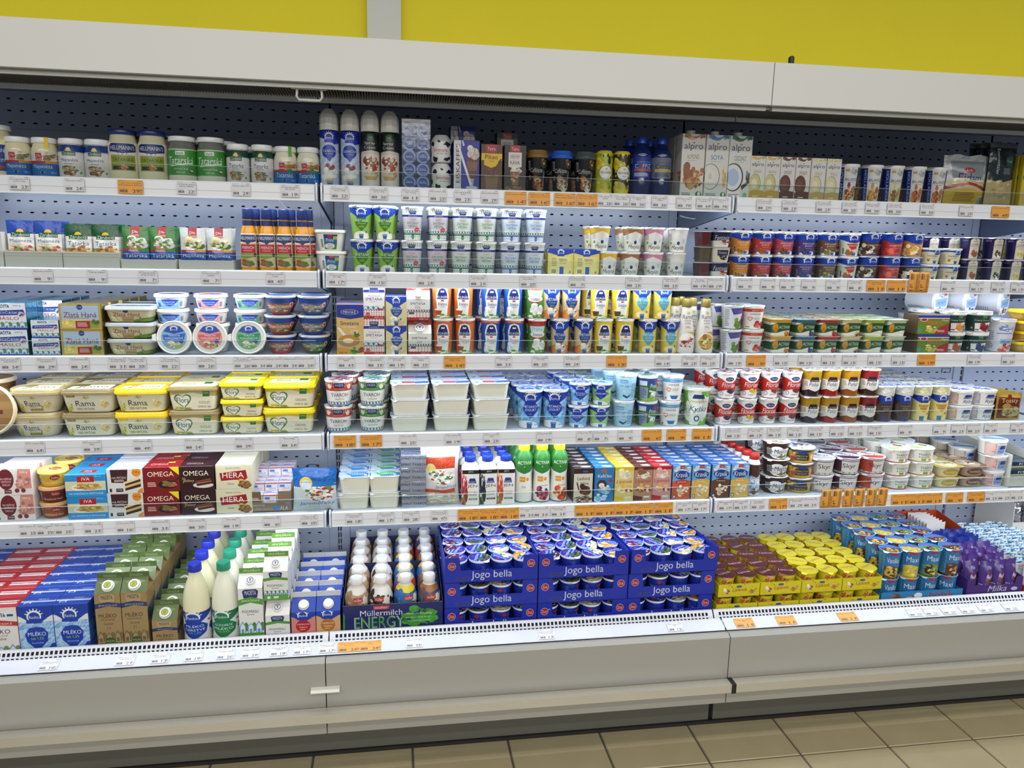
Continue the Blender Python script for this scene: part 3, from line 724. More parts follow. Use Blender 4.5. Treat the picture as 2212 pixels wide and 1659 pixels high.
# ================================================================== LEFT BAY
W_ = WHT; RB = '1b3fa5'; NAVY = '1d2858'; GRN = '2f8a3c'
def jar(key, r, h, lidc, content, lab, z0, z1, lid=.13, glass=None, f=.62, nm='sauce_jar', sq=0., strip=None):
    hb = h*(1-lid); fill = [(0, r*.86), (.004, r*.96), (h*.07, r), (h*.62, r), (h*.72, r*.97), (h*.80, r*.87), (hb, r*.80)]
    mb = MB(); loft(mb, fill, bm=[0]*4+([1]*2 if glass else [0]*2)); ps = [PT('jar', mb, [pm(content, .12), pm(glass or content, .08)])]
    lb = MB(); rl = r*.93; loft(lb, [(hb-.001, rl*.97), (hb+.001, rl), (h-.003, rl), (h-.0008, rl*.97), (h, rl*.9)]); ps.append(PT('lid', lb, [pm(lidc, .28)]))
    ps.append(PT('label', patch(MB(), fill, z0*h, z1*h, f, .0005, 24, uf=min(f, .46)), [lab]))
    if strip:
        m = MB(); a = strip[1]; c, s_ = math.cos(a), math.sin(a); rr = rl+.0006; w2 = .005
        col = [(rr*s_, -rr*c, h*.66), (rr*s_, -rr*c, h-.001), (rr*.9*s_, -rr*.9*c, h+.0006), (rr*.2*s_, -rr*.2*c, h+.0006)]
        vs = []
        for x, y, z in col: vs += [(x-w2*c, y-w2*s_, z), (x+w2*c, y+w2*s_, z)]
        m.add(vs, [(0, 1, 3, 2), (2, 3, 5, 4), (4, 5, 7, 6)]); ps.append(PT('seal_strip', m, [pm(strip[0], .4)], w8=False))
    return reg(key, nm, 'jar', 2*r+.001, 2*r+.001, h, *ps)
# --- top shelf: sauce jars
dg = lambda nm, w2, food, band: art(nm, 200, 150, 'e9e4da', R(0, .0, 1, .42, 'e6dfd2'), B_(.66, .22, .2, .17, food, 16, 4), R(.30, .08, .47, .40, 'b3202a'), T('Dle', .385, .18, .11, .10, 'f4f0e8', .02), T('Gusta', .385, .31, .15, .11, 'f4f0e8', .02),
    R(0, .40, .55, .52, 'bb2a2e'), R(.55, .40, 1, .52, band), R(0, .5, 1, 1, '1f6fc0'), T(w2, .46, .64, .52, .2, 'f4f6f8', .02), T('coop', .46, .87, .12, .08, 'e8e8e8', .02), T('250 ml', .74, .86, .16, .09, 'f0f0f0'), R(.43, .82, .49, .92, '22262e'), BC(.88, .1, .99, .5))
ja1 = dg('dg_maj', 'Majonéza', ['5f7a3a', 'd8d2c2', '8a6a3a', 'c9b088'], 'd9952a'); ja2 = dg('dg_tat', 'Tatarská', ['c9772e', 'a85a22', '4f7a30', 'd8a060'], '2f8a3c')
zar = lambda nm, top, word, food: art(nm, 200, 190, 'eeecea', R(0, 0, 1, .26, top), R(0, .22, 1, .26, 'd7d9dc'), O(.46, .2, .085, 'f2b632'), E_(.46, .14, .06, .06, 'f6d98a'), R(.28, .2, .64, .34, '1e5a3a'), T('Zárubova', .46, .27, .32, .10, 'f2f4ee', .02),
    T(word, .46, .49, .46, .13, '1f2a4a', .015), LN(.34, .585, .6, .62, '8a8f98', 1), B_(.46, .8, .2, .13, food, 20, 5), O(.76, .86, .035, '6f8a3a'), T('bez', .74, .68, .06, .05, 'c8a860'))
zj1 = zar('zar_maj', '1d3f94', 'Majonéza', ['8a4a3a', 'c9b088', '7a8a4a', 'd8c8a8', 'a85a4a']); zj2 = zar('zar_tat', '14503a', 'Tatarka', ['c98a5a', 'b06a40', 'd8c0a0', '7a8a5a', '9aa8a8'])
hel = art('hel_tat', 200, 150, 'd8d0a8', R(0, 0, 1, 1, 'efe8cf'), P_('e3e6ea', .2, .02, .8, .02, .86, .34, .14, .34), P_('1b2f6e', .22, .03, .78, .03, .84, .1, .83, .32, .62, .36, .56, .46, .44, .46, .38, .36, .17, .32, .16, .1), T('HELLMANN’S', .5, .19, .58, .15, 'f2f4f6', .02),
    P_('f2f4f6', .4, .36, .5, .40, .6, .36, .56, .46, .5, .42, .44, .46), R(.2, .46, .8, 1, '8fa02c'), T('TATARSKÁ', .5, .6, .5, .14, '2a3a16', .015), T('OMÁČKA', .5, .73, .26, .07, '3a4a1a'), R(.24, .84, .76, .97, '33302a'), B_(.5, .9, .09, .09, ['d08a4a', 'c0703a', 'e0a868'], 10, 2), R(.2, .44, .8, .47, 'b8b8b0'))
hel2 = art('hel_maj', 200, 150, 'efe8cf', R(.14, 0, .86, 1, '1d3f94'), T('HELLMANN’S', .5, .22, .58, .15, 'f2f4f6', .02), T('MAJONÉZA', .5, .6, .5, .14, 'f2f4f6'), R(.6, .8, .75, .9, 'c02a30'))
kla = art('klasik', 200, 150, '3f9a3a', R(.36, .05, .58, .2, 'f4f6f2'), T('klasik', .47, .125, .17, .10, '1a3a1a', .02), T('Tatarská', .47, .42, .64, .3, 'f4f6f2', .02, .25), P_('f4f6f2', .2, .62, .76, .5, .74, .55, .22, .66), T('omáčka', .47, .74, .34, .11, 'f0f4ee', .005, .1), T('500 ml', .46, .89, .2, .08, 'e8f0e4', .005), R(.68, .8, .77, .86, 'f0f0f0'), R(.68, .86, .77, .92, 'c02a30'), P_('2a4a90', .68, .8, .72, .86, .68, .92))
jar('jar_dm', .0335, .1085, 'f2f2f2', 'e4dcb4', ja1, .06, .66); jar('jar_dmy', .0335, .1085, 'f2f2f2', 'e4dcb4', ja1, .06, .66, strip=('f0cc14', .32))
jar('jar_dt', .0325, .109, 'f2f2f2', 'e6e2cc', ja2, .06, .62); jar('jar_dtg', .0325, .109, 'f2f2f2', 'e6e2cc', ja2, .06, .62, strip=('6fae3a', .45))
jar('jar_zm', .0335, .109, 'f2f2f4', 'e8e2cc', zj1, .05, .84, f=.9); jar('jar_zt', .0315, .111, 'f2f2f4', 'e8e2cc', zj2, .05, .84, f=.9)
jar('jar_ht', .0395, .138, '22336e', 'e4dcb8', hel, .2, .74, lid=.09, glass='cfc9ae'); jar('jar_hm', .0395, .138, 'f2f2f4', 'e4dcb0', hel2, .12, .62, lid=.09, glass='cfc8a0')
jar('jar_k', .039, .126, 'eeeeee', 'dcdcc8', kla, .16, .70, lid=.10, glass='70756e', f=.56)
G = 'sauce jars on the top shelf'
row(1, ['jar_hm'], [-6], 'tall mayonnaise jar with blue label at the picture edge', G)
row(1, ['jar_dm', 'jar_dmy'], [42, 99], ['small mayonnaise jar with blue label and plain white lid', 'small mayonnaise jar with a yellow strip over its lid'], G, deep=2, dx=.006)
row(1, 'jar_zm', [155, 211], 'white mayonnaise jar with dark blue shoulder', G, deep=2, dx=.01)
row(1, 'jar_ht', [268, 332], 'tall tartar sauce jar with navy lid and olive label', G, deep=2, dx=.016)
row(1, 'jar_k', [396, 458], 'tartar sauce jar with bright green label', G, deep=2, dx=.018)
row(1, 'jar_zt', [514, 566], 'white tartar sauce jar with dark green shoulder', G, deep=2, dx=.018)
row(1, ['jar_dtg', 'jar_dt'], [617, 667], ['small tartar jar with a green strip over its lid', 'small tartar jar with blue band and plain lid'], G, deep=2, dx=.016)

# --- second shelf: sachets in cardboard trays, dressing bottles
plain = art('card', 8, 8, 'd3d0c9')
zs = lambda nm, top, word, food: art(nm, 150, 300, 'e8e8e4', R(0, 0, 1, .28, top), O(.5, .25, .14, 'f0c23a'), R(.14, .25, .86, .35, '1e5a3a'), T('Zárubova', .5, .30, .66, .075, 'f2f4ee', .02), T(word, .5, .44, .82, .09, '1f3a5a', .03), LN(.2, .5, .8, .515, '8a8f98', 1), B_(.5, .63, .48, .13, food, 34, 7, .3), rough=.22, bump=.35, scale=45)
z1 = zs('zs_maj', '24459a', 'Majonéza', ['e6d8a8', 'c96a60', 'd8e0c0', 'b04a48', 'e8c0a8', '8aa05a']); z2 = zs('zs_tat', '124a2c', 'Tatarka', ['d8b05a', 'c99a4a', 'e8d8a0', '6a8a4a', 'a85a3a'])
ds = lambda nm, bg, word, sub, food, bnd: art(nm, 150, 300, bg, R(.32, 0, .66, .24, 'a81f28'), T('Dle', .49, .12, .22, .06, 'f4f0e8', .02), T('Gusta', .49, .195, .3, .065, 'f4f0e8', .02), B_(.5, .39, .36, .13, food, 26, 3), R(0, .53, .6, .59, 'b8282c'), R(.6, .53, 1, .59, bnd), T('Omáčka', .4, .56, .36, .045, 'f0e0d8'), R(0, .58, 1, 1, '1f4fa8'), T(word, .5, .68, .86, .09, 'f4f6f8', .03), T(sub, .7, .78, .26, .045, 'e8e8e8'), rough=.22, bump=.3, scale=45)
d1 = ds('ds_tat', '3a7a3c', 'Tatarská', '50 ml', ['f0efe8', 'e6e6de', '4a8a3a', 'd0703a', 'f4f4f0', '5a9a48'], '3a8a3c'); d2 = ds('ds_maj', 'cfd4d2', 'Majonéza', '50 ml', ['ead9a0', 'e6d08a', 'f0e4b8', '3f7a34', 'f2f2ee'], 'd99a2a')
for k_, m_, h_ in (('sac_zm', z1, .128), ('sac_zt', z2, .122), ('sac_dt', d1, .118), ('sac_dm', d2, .118)): pouch(k_, .071, h_, .010, m_, 'sauce_sachet', 'sachet', seed=hash(k_) % 7 if False else len(k_)+int(h_*1000), wob=.0012, d=.0115)
tray('tray_s1', .146, .16, .048, .05, 'cfccc6', plain, hb=.05); tray('tray_s2', .146, .16, .030, .031, 'cfccc6', plain, hb=.031); tray('tray_h', .10, .16, .098, .098, 'd8d6d0', art('ket', 90, 110, 'dedcd6', B_(.25, .5, .35, .3, ['b8322a', 'c8463a', '9a2420', '6a8a3a'], 14, 3), R(.55, .82, .9, .95, '3a4668'), T('HELLMANN’S', .72, .88, .3, .05, 'e8e8e8')), hb=.098)
G2 = 'cardboard trays on the second shelf'
TR = [('tray_s1', 101, 'sac_zm', 'tray of blue-topped mayonnaise sachets', 'blue-topped mayonnaise sachet', .004), ('tray_s1', 221, 'sac_zt', 'tray of dark green tartar sachets', 'dark green tartar sachet', .004), ('tray_s2', 340, 'sac_dt', 'tray of green and blue tartar sachets', 'green and blue tartar sachet', .004), ('tray_s2', 459, 'sac_dm', 'tray of silver and blue mayonnaise sachets', 'silver and blue mayonnaise sachet', .004)]
row(2, 'tray_h', [-4], 'white cardboard tray with tomato print at picture edge', G2, yf=.022)
for tk, px, sk, d_, sd, dz in TR:
    o = row(2, tk, [px], 'white cardboard ' + d_, G2, yf=.022, rot=0, jit=0)[0]; X, Y, Z = o.location; lip = .052 if tk == 'tray_s1' else .035
    for j in range(5):
        for i in (0, 1):
            put(sk, suffix(sd + ' standing in its white tray', ('left', 'right')[i], deepp(j, 5)), 'sauce sachets in trays', (X+(-.0357 if i == 0 else .0357), Y-.08+.0145+j*.0135, Z+.0026), random.uniform(-.02, .02), -.05)
fr = art('french', 120, 200, 'd9c69a', R(0, 0, 1, .28, 'efe3c4'), P_('1b2f5e', .08, .04, .92, .04, .96, .12, .92, .24, .62, .27, .5, .34, .38, .27, .08, .24, .04, .12), T('HELLMANN’S', .5, .14, .76, .1, 'f2f4f6', .02), R(.12, .32, .88, .58, 'b3243c'), T('FRENCH', .5, .42, .6, .08, 'f2e8e0'), LN(.24, .5, .76, .54, 'd89a90', 1), P_('7f9a34', .12, .58, .88, .58, .88, .68, .4, .76, .12, .72), O(.84, .64, .09, '20304a'), B_(.4, .88, .3, .09, ['a83a24', 'c05030', '3f7a34', '5a8a3a', 'b04a28'], 16, 3))
bottle('french', [(0, .0195, .0145, .013), (.004, .0225, .017, .014), (.05, .0225, .017, .014), (.095, .022, .0165, .014), (.12, .018, .0145, .0134), (.13, .0145, .0135, .0125), (.140, .013, .013, .012), (.152, .013, .013, .012)], pm('d08c1e', .14), (fr, .012, .108), (pm('1c2a5c', .35), [(.148, .0142), (.150, .0148), (.176, .0146), (.178, .013)]), 'dressing_bottle', lab_f=.42, extra=[PT('neck_band', loft(MB(), [(.130, .0150), (.145, .0150)], cap_b=False, cap_t=False), [pm('1a2752', .4)])])
row(2, 'french', [538, 576, 614, 653], 'orange salad dressing bottle with navy cap', 'dressing bottles on the second shelf', deep=2, dx=.014)

# --- third shelf: butter and spreads
bt = lambda nm, g_: art(nm, 220, 170, 'e6eaf0', R(0, 0, .09, .14, 'e8e8e8'), MD(.42, .13, .44, '23306b', 'eef0f2'), T('MADETA', .42, .12, .34, .11, '23306b', .03), T(g_, .78, .1, .2, .06, '3a4a7a'), P_('2a3f9a', .06, .3, .94, .24, .98, .44, .04, .48), T('JIHOČESKÉ', .5, .36, .74, .13, 'f0f2f6', .02), T('MÁSLO', .52, .56, .58, .15, 'b82430', .03), O(.88, .44, .085, 'c8ccd4'), P_('b82430', .86, .38, .94, .4, .95, .47, .86, .46), R(.83, .44, .87, .5, '2a3f9a'), HS(.66, .93, '6a8ac0', '5a9a4a', 5), R(0, .93, 1, 1, '2f48a8'))
foilb = pm('3d86a4', .18, .75, .25, .5, 70); goldf = pm('9c8136', .2, .8, .3, .5, 60)
brick('butter', .102, .066, .0745, bt('maslo', '250 g'), foilb, foilb, 'butter_pack', 'butter'); brick('butter_s', .0735, .05, .0510, bt('maslo_s', '125 g'), foilb, foilb, 'butter_pack', 'butter')
zh = art('zlata', 220, 150, 'b8a05a', R(.06, .06, .94, .92, 'a9c2d8'), O(.5, .12, .07, '2a3f7a'), T('OLMA', .5, .12, .1, .045, 'f0f0f0'), T('Zlatá Haná', .5, .42, .78, .2, '8e2028', .02), LN(.2, .54, .8, .57, '4a5a6a', 1), P_('d8cc7a', .06, .62, .5, .58, .94, .64, .94, .92, .06, .92), B_(.2, .72, .13, .12, ['e2cf62', 'ecdf8a', 'd8c04a'], 8, 2), P_('8aa040', .5, .66, .94, .62, .94, .92, .5, .92), R(.38, .66, .72, .95, 'a82a30'), LN(.42, .72, .68, .9, 'e0c8c0', 3), B_(.84, .7, .1, .09, ['3f6a34', '4f7a3a', '7a5a3a'], 10, 3), rough=.3)
brick('zlata', .112, .066, .074, zh, goldf, goldf, 'butter_pack', 'butter', bev=.006)
zt_ = lambda nm, c2, w2: art(nm, 220, 90, 'c9c39a', O(.44, .1, .06, '2a3f7a'), T('Zlatá Haná', .46, .38, .66, .3, '8e2028', .015), R(.33, .56, .62, .9, c2), T(w2, .475, .66, .22, .09, 'f0e8d8'), B_(.14, .78, .14, .2, ['e0d8a8', 'ece4c0', 'c9bf88'], 10, 3), P_('6f8a3a', .62, .8, 1, .6, 1, 1, .62, 1), B_(.84, .75, .14, .14, ['4a6a34', '5f7a3a', '8a9a4a'], 10, 4))
lidz = art('zlid', 160, 90, '8c97a8', P_('3a5a9a', .1, .2, .9, .2, .9, .6, .1, .6), P_('6f9a3a', .1, .6, .9, .5, .9, .9, .1, .9), T('Zlatá Haná', .5, .4, .6, .2, 'd8d8e0'))
tub('ztub1', .132, .092, .049, .016, zt_('zt1', '2c3a6e', 'K NAMAZÁNÍ'), pm('c3c7cc', .15), lidz, .012); tub('ztub2', .132, .092, .047, .016, zt_('zt2', 'a08a5a', 'MÁSLOVÁ'), pm('c3c7cc', .15), lidz, .010)
tp = lambda nm, c1, c2: art(nm, 200, 80, 'ecebe6', P_(c1, .12, .3, .5, .18, .88, .3, .86, .95, .14, .95), P_('2048a8', .3, .22, .5, .18, .75, .24, .62, .7, .5, .8, .38, .66), T('TRADIČNÍ', .5, .42, .3, .14, 'f2f4f6', .02), T('POMAZÁNKOVÉ', .5, .6, .38, .14, 'f2f4f6', .02), R(.16, .5, .26, .85, '2a58a8'), BC(.76, .35, .88, .85))
lt = lambda nm, c1, c2, food: art(nm, 200, 200, 'e9e8e4', O(.5, .5, .46, 'efeeea'), O(.5, .5, .40, c1), P_('1f48a8', .18, .3, .3, .14, .5, .08, .7, .14, .82, .3, .5, .38), RH(.5, .23, .22), P_(c2, .14, .42, .86, .36, .8, .6, .5, .66, .2, .62), T('TRADIČNÍ', .5, .42, .36, .085, 'f4f6f8', .02), T('POMAZÁNKOVÉ', .5, .52, .56, .09, 'f4f6f8', .02), LN(.36, .59, .64, .62, 'e8d88a', 1), B_(.5, .74, .24, .09, food, 14, 3), O(.72, .62, .07, '2048a0'))
wl_ = pm('ecebe7', .28)
for k_, c1, c2, fd in (('tpb', '7fb2de', '2a62b8', ['e8dcb0', 'd8b070', 'f0e8d0', '7fb04a']), ('tpp', 'e59a94', 'd25a60', ['e8dcb8', 'd0a070', 'f0e8d8', '4f8a3a', 'c85050']), ('tpg', '6fb08a', '1f8a54', ['e8e4c8', 'd8b888', 'f0ecd8', '5f9a4a'])):
    tub(k_, .0975, .0975, .0435, 0, tp('tp_'+k_, c1, c2), wl_, lt('lt_'+k_, c1, c2, fd), .009, tap=.84, nm='spread_tub')
bw = lambda nm, c2, c3: art(nm, 200, 100, c2, R(0, 0, 1, .26, '1f4a9a'), P_('1f4a9a', 0, .26, .5, .36, 1, .26), B_(.5, .58, .4, .22, [c3, 'd8c8a8', 'b07a5a', c2, '5a7a4a'], 26, 5, .3), T('Pomazánkové', .5, .52, .56, .2, 'f2ead8', .015, .2), LN(.4, .68, .6, .72, 'f0e8e0', 1), O(.84, .42, .07, 'e8e4e0'), O(.84, .42, .045, 'c04a3a'))
for k_, c2, c3 in (('bwo', 'a84a2a', '8a5a3a'), ('bwp', 'c8485a', 'a86a5a'), ('bwt', '2f6a78', '7a8a8a'), ('bwg', '23683a', '4f7a48'), ('bwb', '4a5a8a', '8a8aa0')):
    mb = MB(); loft(mb, [(0, .024), (.002, .026), (.012, .030), (.03, .039), (.05, .0435), (.053, .0465), (.056, .0470)], f=.5, bm=[0]*4+[1]*2, vr=(0, .052), tm=1)
    reg(k_, 'spread_bowl', 'tub', .094, .094, .0585, PT('tub', mb, [bw('bw_'+k_, c2, c3), wl_]), foil(k_, .046, .0572, art('bwlid', 60, 60, 'c8cdd4', O(.5, .5, .4, '3a5a9a'), T('Pomazánkové', .5, .5, .6, .12, 'e8e8e8')), True, 'e9e9e9'))
G3 = 'butter packs on the third shelf'
row(3, 'butter', [32], 'large white and blue butter pack in teal foil', G3, tiers=2, deep=4, yf=.03, rot=.01)
row(3, 'butter_s', [109], 'small white and blue butter pack in teal foil', G3, tiers=2, deep=2, yf=.028, rot=.01)
row(3, 'butter', [112], 'large butter pack stacked behind the small butter packs', G3, tiers=2, deep=3, yf=.135, rot=.015)
row(3, 'zlata', [188], 'gold-wrapped butter pack with sky-blue label', G3, tiers=2, deep=5, yf=.03, dx=.006, rot=.03, up=[183])
row(3, 'ztub2', [291], 'clear-lidded butter spread tub with red lettering', 'spread tubs on the third shelf', tiers=3, tops='ztub2', deep=2, yf=.035, rot=.02, up=[287])
ST = [('tpb', 378, 377, 'blue'), ('tpp', 462, 454, 'pink'), ('tpg', 545, 538, 'green')]
for k_, px, pl_, c_ in ST:
    for o in row(3, k_, [px], f'white round spread tub with {c_} label in a stack', 'round spread tubs', tiers=4, yf=.072): pass
    K_ = KD[k_]; X = px2X(pl_, .03, SURF[3]+.049)
    o = put(k_, f'round spread tub with {c_} lid stood on edge facing out', 'round spread tubs', (X, .066, SURF[3]+.0489), 0, math.radians(90-6))
    m = MB(); m.add([(-.0485, -.012, .042), (-.0485, .012, .042), (-.060, .008, .0405), (-.060, -.008, .0405)], [(0, 1, 2, 3)]); part('pull_tab', m, [wl_], o)
row(3, 'bwp', [606], 'flared spread bowl with blue rim and food picture', 'spread bowls on the third shelf', tiers=3, tops='bwo', deep=2, up=[606])
row(3, 'bwg', [680], 'flared spread bowl with blue rim next to the bay joint', 'spread bowls on the third shelf', tiers=3, tops='bwb', deep=2, up=[678])

# --- fourth shelf: margarine
ol = '9a8a4a'
def rama(nm, bg, tagc, tagt, sub, sty):
    return art(nm, 240, 120, bg, *( [R(.06, .0, .24, .16, tagc), T(tagt, .15, .08, .14, .06, 'f0ead0')] if tagt else []), B_(.44, .2, .06, .13, ['b09a60', 'c8b888'], 6, 2), T('Rama', .43, .5, .42, .3, '1f2a44', .06), T(sub, .42, .8, .42, .13, '2a3a2a', .015) if sty else T(sub, .42, .68, .18, .08, 'a8443a', .01, .15), B_(.83, .52, .11, .2, ['d9c27a', 'e6d79a', 'c8ac5a'], 7, 3), B_(.08, .7, .06, .26, ['c9b84a', '7f9a3a', 'd8c860'], 12, 4), *( [] if sty else [R(.3, .78, .72, .92, '8a8438'), T('100% natural', .5, .85, .3, .06, 'e0dcb0'), B_(.68, .68, .05, .09, ['a08a5a', 'c8b078'], 5, 3)]))
r1 = rama('rama_b', 'ddd5b8', None, None, 'with BUTTER', 0); r2 = rama('rama_n', 'ddd8bf', '8a7a42', 'BUTTERY', '100% NATURAL', 1); r3 = rama('rama_c', 'ddd8b4', 'e8c21e', 'CLASSIC', '100% NATURAL', 1)
rl = lambda nm, c, t_, tc: art(nm, 200, 130, c, R(.08, .12, .92, .88, 'e9e3cc'), R(.08, .12, .4, .4, c), T(t_, .55, .5, .6, .3, tc, .03), O(.25, .7, .05, '3f8a4a'))
tub('rama_b', .148, .1, .072, .040, r1, pm('a8986a', .3), rl('rl1', 'a8986a', 'Rama', '5a5440'), .016, tap=.74); tub('rama_n', .15, .1, .072, .018, r2, pm('8a7a52', .3), rl('rl2', '75673f', 'Rama', '4a4430'), .016, tap=.86); tub('rama_c', .15, .1, .072, .018, r3, pm('eec31e', .28), rl('rl3', 'eec31e', 'Rama', '8a7a40'), .016, tap=.86)
def flora(nm, t1, t2, bg, tagp=True):
    hrt = lambda a: [a.poly([(.27+.19*k*math.sin(t)**3, .5-(.42*k*(13*math.cos(t)-5*math.cos(2*t)-2*math.cos(3*t)-math.cos(4*t))/16)) for t in np.linspace(0, 6.28, 40)], c) for k, c in ((1, '3f7a3a'), (.84, 'f0efe2'))]
    return art(nm, 240, 110, bg, P_('e9e2c6', 0, .22, .5, .1, 1, .3, 1, 1, 0, 1), hrt, T('Flora', .27, .48, .28, .26, '3a3a34', .04), R(.72, 0, .88, .3, '3f7a3a'), T('100%', .8, .12, .12, .08, 'd0e0c0'), T(t1, .76, .6, .26, .13, '6a6448', .005), T(t2, .77, .82, .32, .11, '5a5a44', .01), B_(.2, .92, .22, .1, ['c9a82a', 'e0c04a', '5a7aa0', '8aa040', 'e8d890'], 24, 3, .25))
f1 = flora('flora_g', 'GOLD', 'OMEGA 3&6', 'bda86a'); f2 = flora('flora_o', 'ORIGINAL', 'OMEGA 3&6', 'dac23a')
flid = lambda nm, c: art(nm, 200, 130, c, R(.08, .12, .92, .88, 'e6dfb8'), T('Flora', .36, .5, .3, .25, '3f6a3a', .01), R(.68, .15, .86, .5, '3f7a3a'))
tub('flora_g', .144, .1, .075, .016, f1, pm('8f7f50', .3), flid('fl1', 'd8d2be'), .014, tap=.89); tub('flora_s', .126, .086, .0535, .014, f2, pm('e6cf1c', .28), flid('fl2', 'e6cf1c'), .012, tap=.9); tub('flora_b', .155, .105, .079, .018, f2, pm('e6cf1c', .28), flid('fl3', 'e6cf1c'), .017, tap=.89)
wood = lambda nm: art(nm, 240, 80, '8a6438', MO(0, 0, 1, 1, ['8a6438', '7a562e', '9a7444', '6f4c28'], 5, 1, 4), R(0, .55, .7, .85, '6a2a1a'), T('Perla', .5, .4, .34, .36, 'f0e8d8', .02), O(.86, .55, .07, 'd8b030'))
woodl = art('woodlid', 160, 160, '9a7848', *[R(0, i/6, 1, i/6+.14, ['9a7848', '8a683a', 'a5824e'][i % 3]) for i in range(6)], O(.5, .72, .15, 'd8a82a'), T('Perla', .5, .34, .5, .16, 'efe6d0', .02), R(.2, .5, .8, .58, '6a2a1a'))
tub('perla', .15, .15, .075, 0, wood('perla'), pm('e2d2b0', .35), woodl, .012, tap=.88)
G4 = 'margarine tubs on the fourth shelf'
row(4, 'perla', [-18], 'round wood-print spread tub in the edge stack', G4, tiers=2, yf=.16, dx=.0)
put('perla', 'round wood-print spread tub leaning on its side at picture edge', G4, (px2X(-12, .08, SURF[4]+.07), .115, SURF[4]+.0755), 0, math.radians(90-8))
row(4, 'rama_b', [87], 'cream rounded margarine tub with olive lid', G4, tiers=2, deep=3, yf=.045, rot=.02, up=[86])
row(4, 'rama_n', [203], 'cream margarine tub with brown lid', G4, tiers=2, deep=3, yf=.045, rot=.015, up=[201])
row(4, 'rama_c', [314], 'cream margarine tub with golden yellow lid', G4, tiers=2, deep=3, yf=.045, rot=.015, up=[313])
row(4, 'flora_g', [426], 'gold margarine tub with heart logo and beige lid', G4, tiers=2, deep=2, yf=.045, rot=.015)
row(4, 'flora_s', [528], 'small yellow-lidded margarine tub with heart logo', G4, tiers=3, deep=3, yf=.045, rot=.02)
row(4, 'flora_b', [628], 'large yellow-lidded margarine tub with heart logo', G4, tiers=2, deep=3, yf=.045, rot=.02, up=[629])

# --- fifth shelf: lard, baking fats, yeast
sad = art('sadlo', 220, 160, 'ded8d2', P_('d08a78', .68, 0, 1, 0, 1, .75, .6, .8), B_(.78, .5, .16, .2, ['d8a090', 'b87a6a', 'c9988a', '8a6a7a'], 12, 4), E_(.36, .4, .2, .4, '6a2228'), P_('6a2228', .18, .3, .54, .25, .5, .7, .22, .7), T('ŠKVAŘENÉ', .36, .37, .3, .1, 'f0e8e0', .015), T('VEPŘOVÉ', .36, .48, .26, .1, 'f0e8e0', .015), T('SÁDLO', .36, .6, .2, .1, 'f0e8e0', .015), T('250 g', .82, .14, .2, .09, 'f4ece8'), R(.3, .8, .48, .95, '5a2024'), T('coop', .39, .88, .14, .08, 'f0f0f0', .02), O(.62, .84, .06, '7a3034'), O(.78, .84, .06, '7a3034'), R(.06, .84, .12, .95, '2a2024'))
pech = art('peceni', 220, 160, 'dcdad6', P_('3c1a1e', .1, .02, .6, .02, .56, .58, .12, .55), T('NA PEČENÍ', .34, .34, .4, .12, 'f0e8e0', .02), LN(.2, .44, .52, .54, 'e0d0c8', 2), O(.84, .14, .13, 'e08a1e'), T('250 g', .84, .14, .17, .08, '4a2a10'), P_('e3cf9a', .45, .55, .9, .32, .95, .42, .5, .62), P_('4a2a1c', .5, .62, .95, .42, .95, .52, .5, .7), P_('d9b878', .5, .7, .95, .52, .95, .62, .5, .8), P_('3a2018', .5, .8, .95, .62, .95, .74, .5, .9), R(.24, .8, .44, .94, '2a1a1c'), T('coop', .34, .87, .15, .08, 'f0f0f0', .02), P_('e08a1e', .86, .9, 1, .78, 1, 1, .84, 1), R(.06, .8, .12, .94, '2a2024'))
iva = art('iva', 240, 150, '2a8cc8', R(0, .3, 1, .72, 'd8cfae'), R(.3, .08, .72, .34, 'b01f24'), T('IVA', .51, .2, .2, .15, 'f6f4f0', .03, .1), E_(.5, .58, .36, .18, 'ecebe4'), B_(.5, .54, .32, .13, ['d9b050', 'c98a4a', '9aa84a', 'e0c878', 'a85a3a'], 22, 3, .3), R(0, .72, 1, 1, '2f8fd0'), T('NA SMAŽENÍ A FRITOVÁNÍ', .5, .85, .86, .09, 'f4f6f8', .02), T('200% náhr.', .82, .08, .18, .05, 'e8f0f6'))
ome = lambda nm, bg, ex: art(nm, 220, 160, bg, T('OMEGA', .48, .28, .74, .2, 'f0e8cc', .05), *ex)
om1 = ome('omega_r', '7a1216', [P_('e6d41e', .72, 0, 1, 0, 1, .34), E_(.68, .72, .28, .17, '1c1616'), B_(.68, .7, .2, .1, ['9a5a34', 'b8744a', '4a7a3a', '8a4a2a'], 16, 3), LN(.1, .62, .36, .82, 'e8c0b0', 3), P_('2a2020', .84, .58, .98, .4, 1, .44, .88, .62)])
om2 = ome('omega_b', '2e1214', [T('Na', .12, .5, .1, .12, 'd8b888', .0, .3), T('polevy', .26, .6, .34, .16, 'd8b888', .0, .3), E_(.68, .78, .3, .12, 'd8d0c8'), P_('4a2016', .44, .62, .9, .5, .94, .72, .5, .82), P_('7a4a30', .44, .62, .9, .5, .92, .56, .46, .67), P_('c98a6a', .46, .7, .93, .6, .93, .63, .47, .73)])
her = art('hera', 220, 160, 'ddd5b6', T('TRADICE OD ROKU', .48, .14, .44, .07, '6a6450'), P_('9a1a22', .1, .34, .84, .22, .88, .56, .8, .64, .5, .62, .14, .66), T('HERA', .48, .43, .6, .22, 'f4f0e4', .04), T('Classic', .4, .78, .2, .08, '4a4434', 0, .2), B_(.76, .8, .16, .15, ['7a5a34', '9a7a4a', 'c9a040', '5a3a24'], 16, 3, .4))
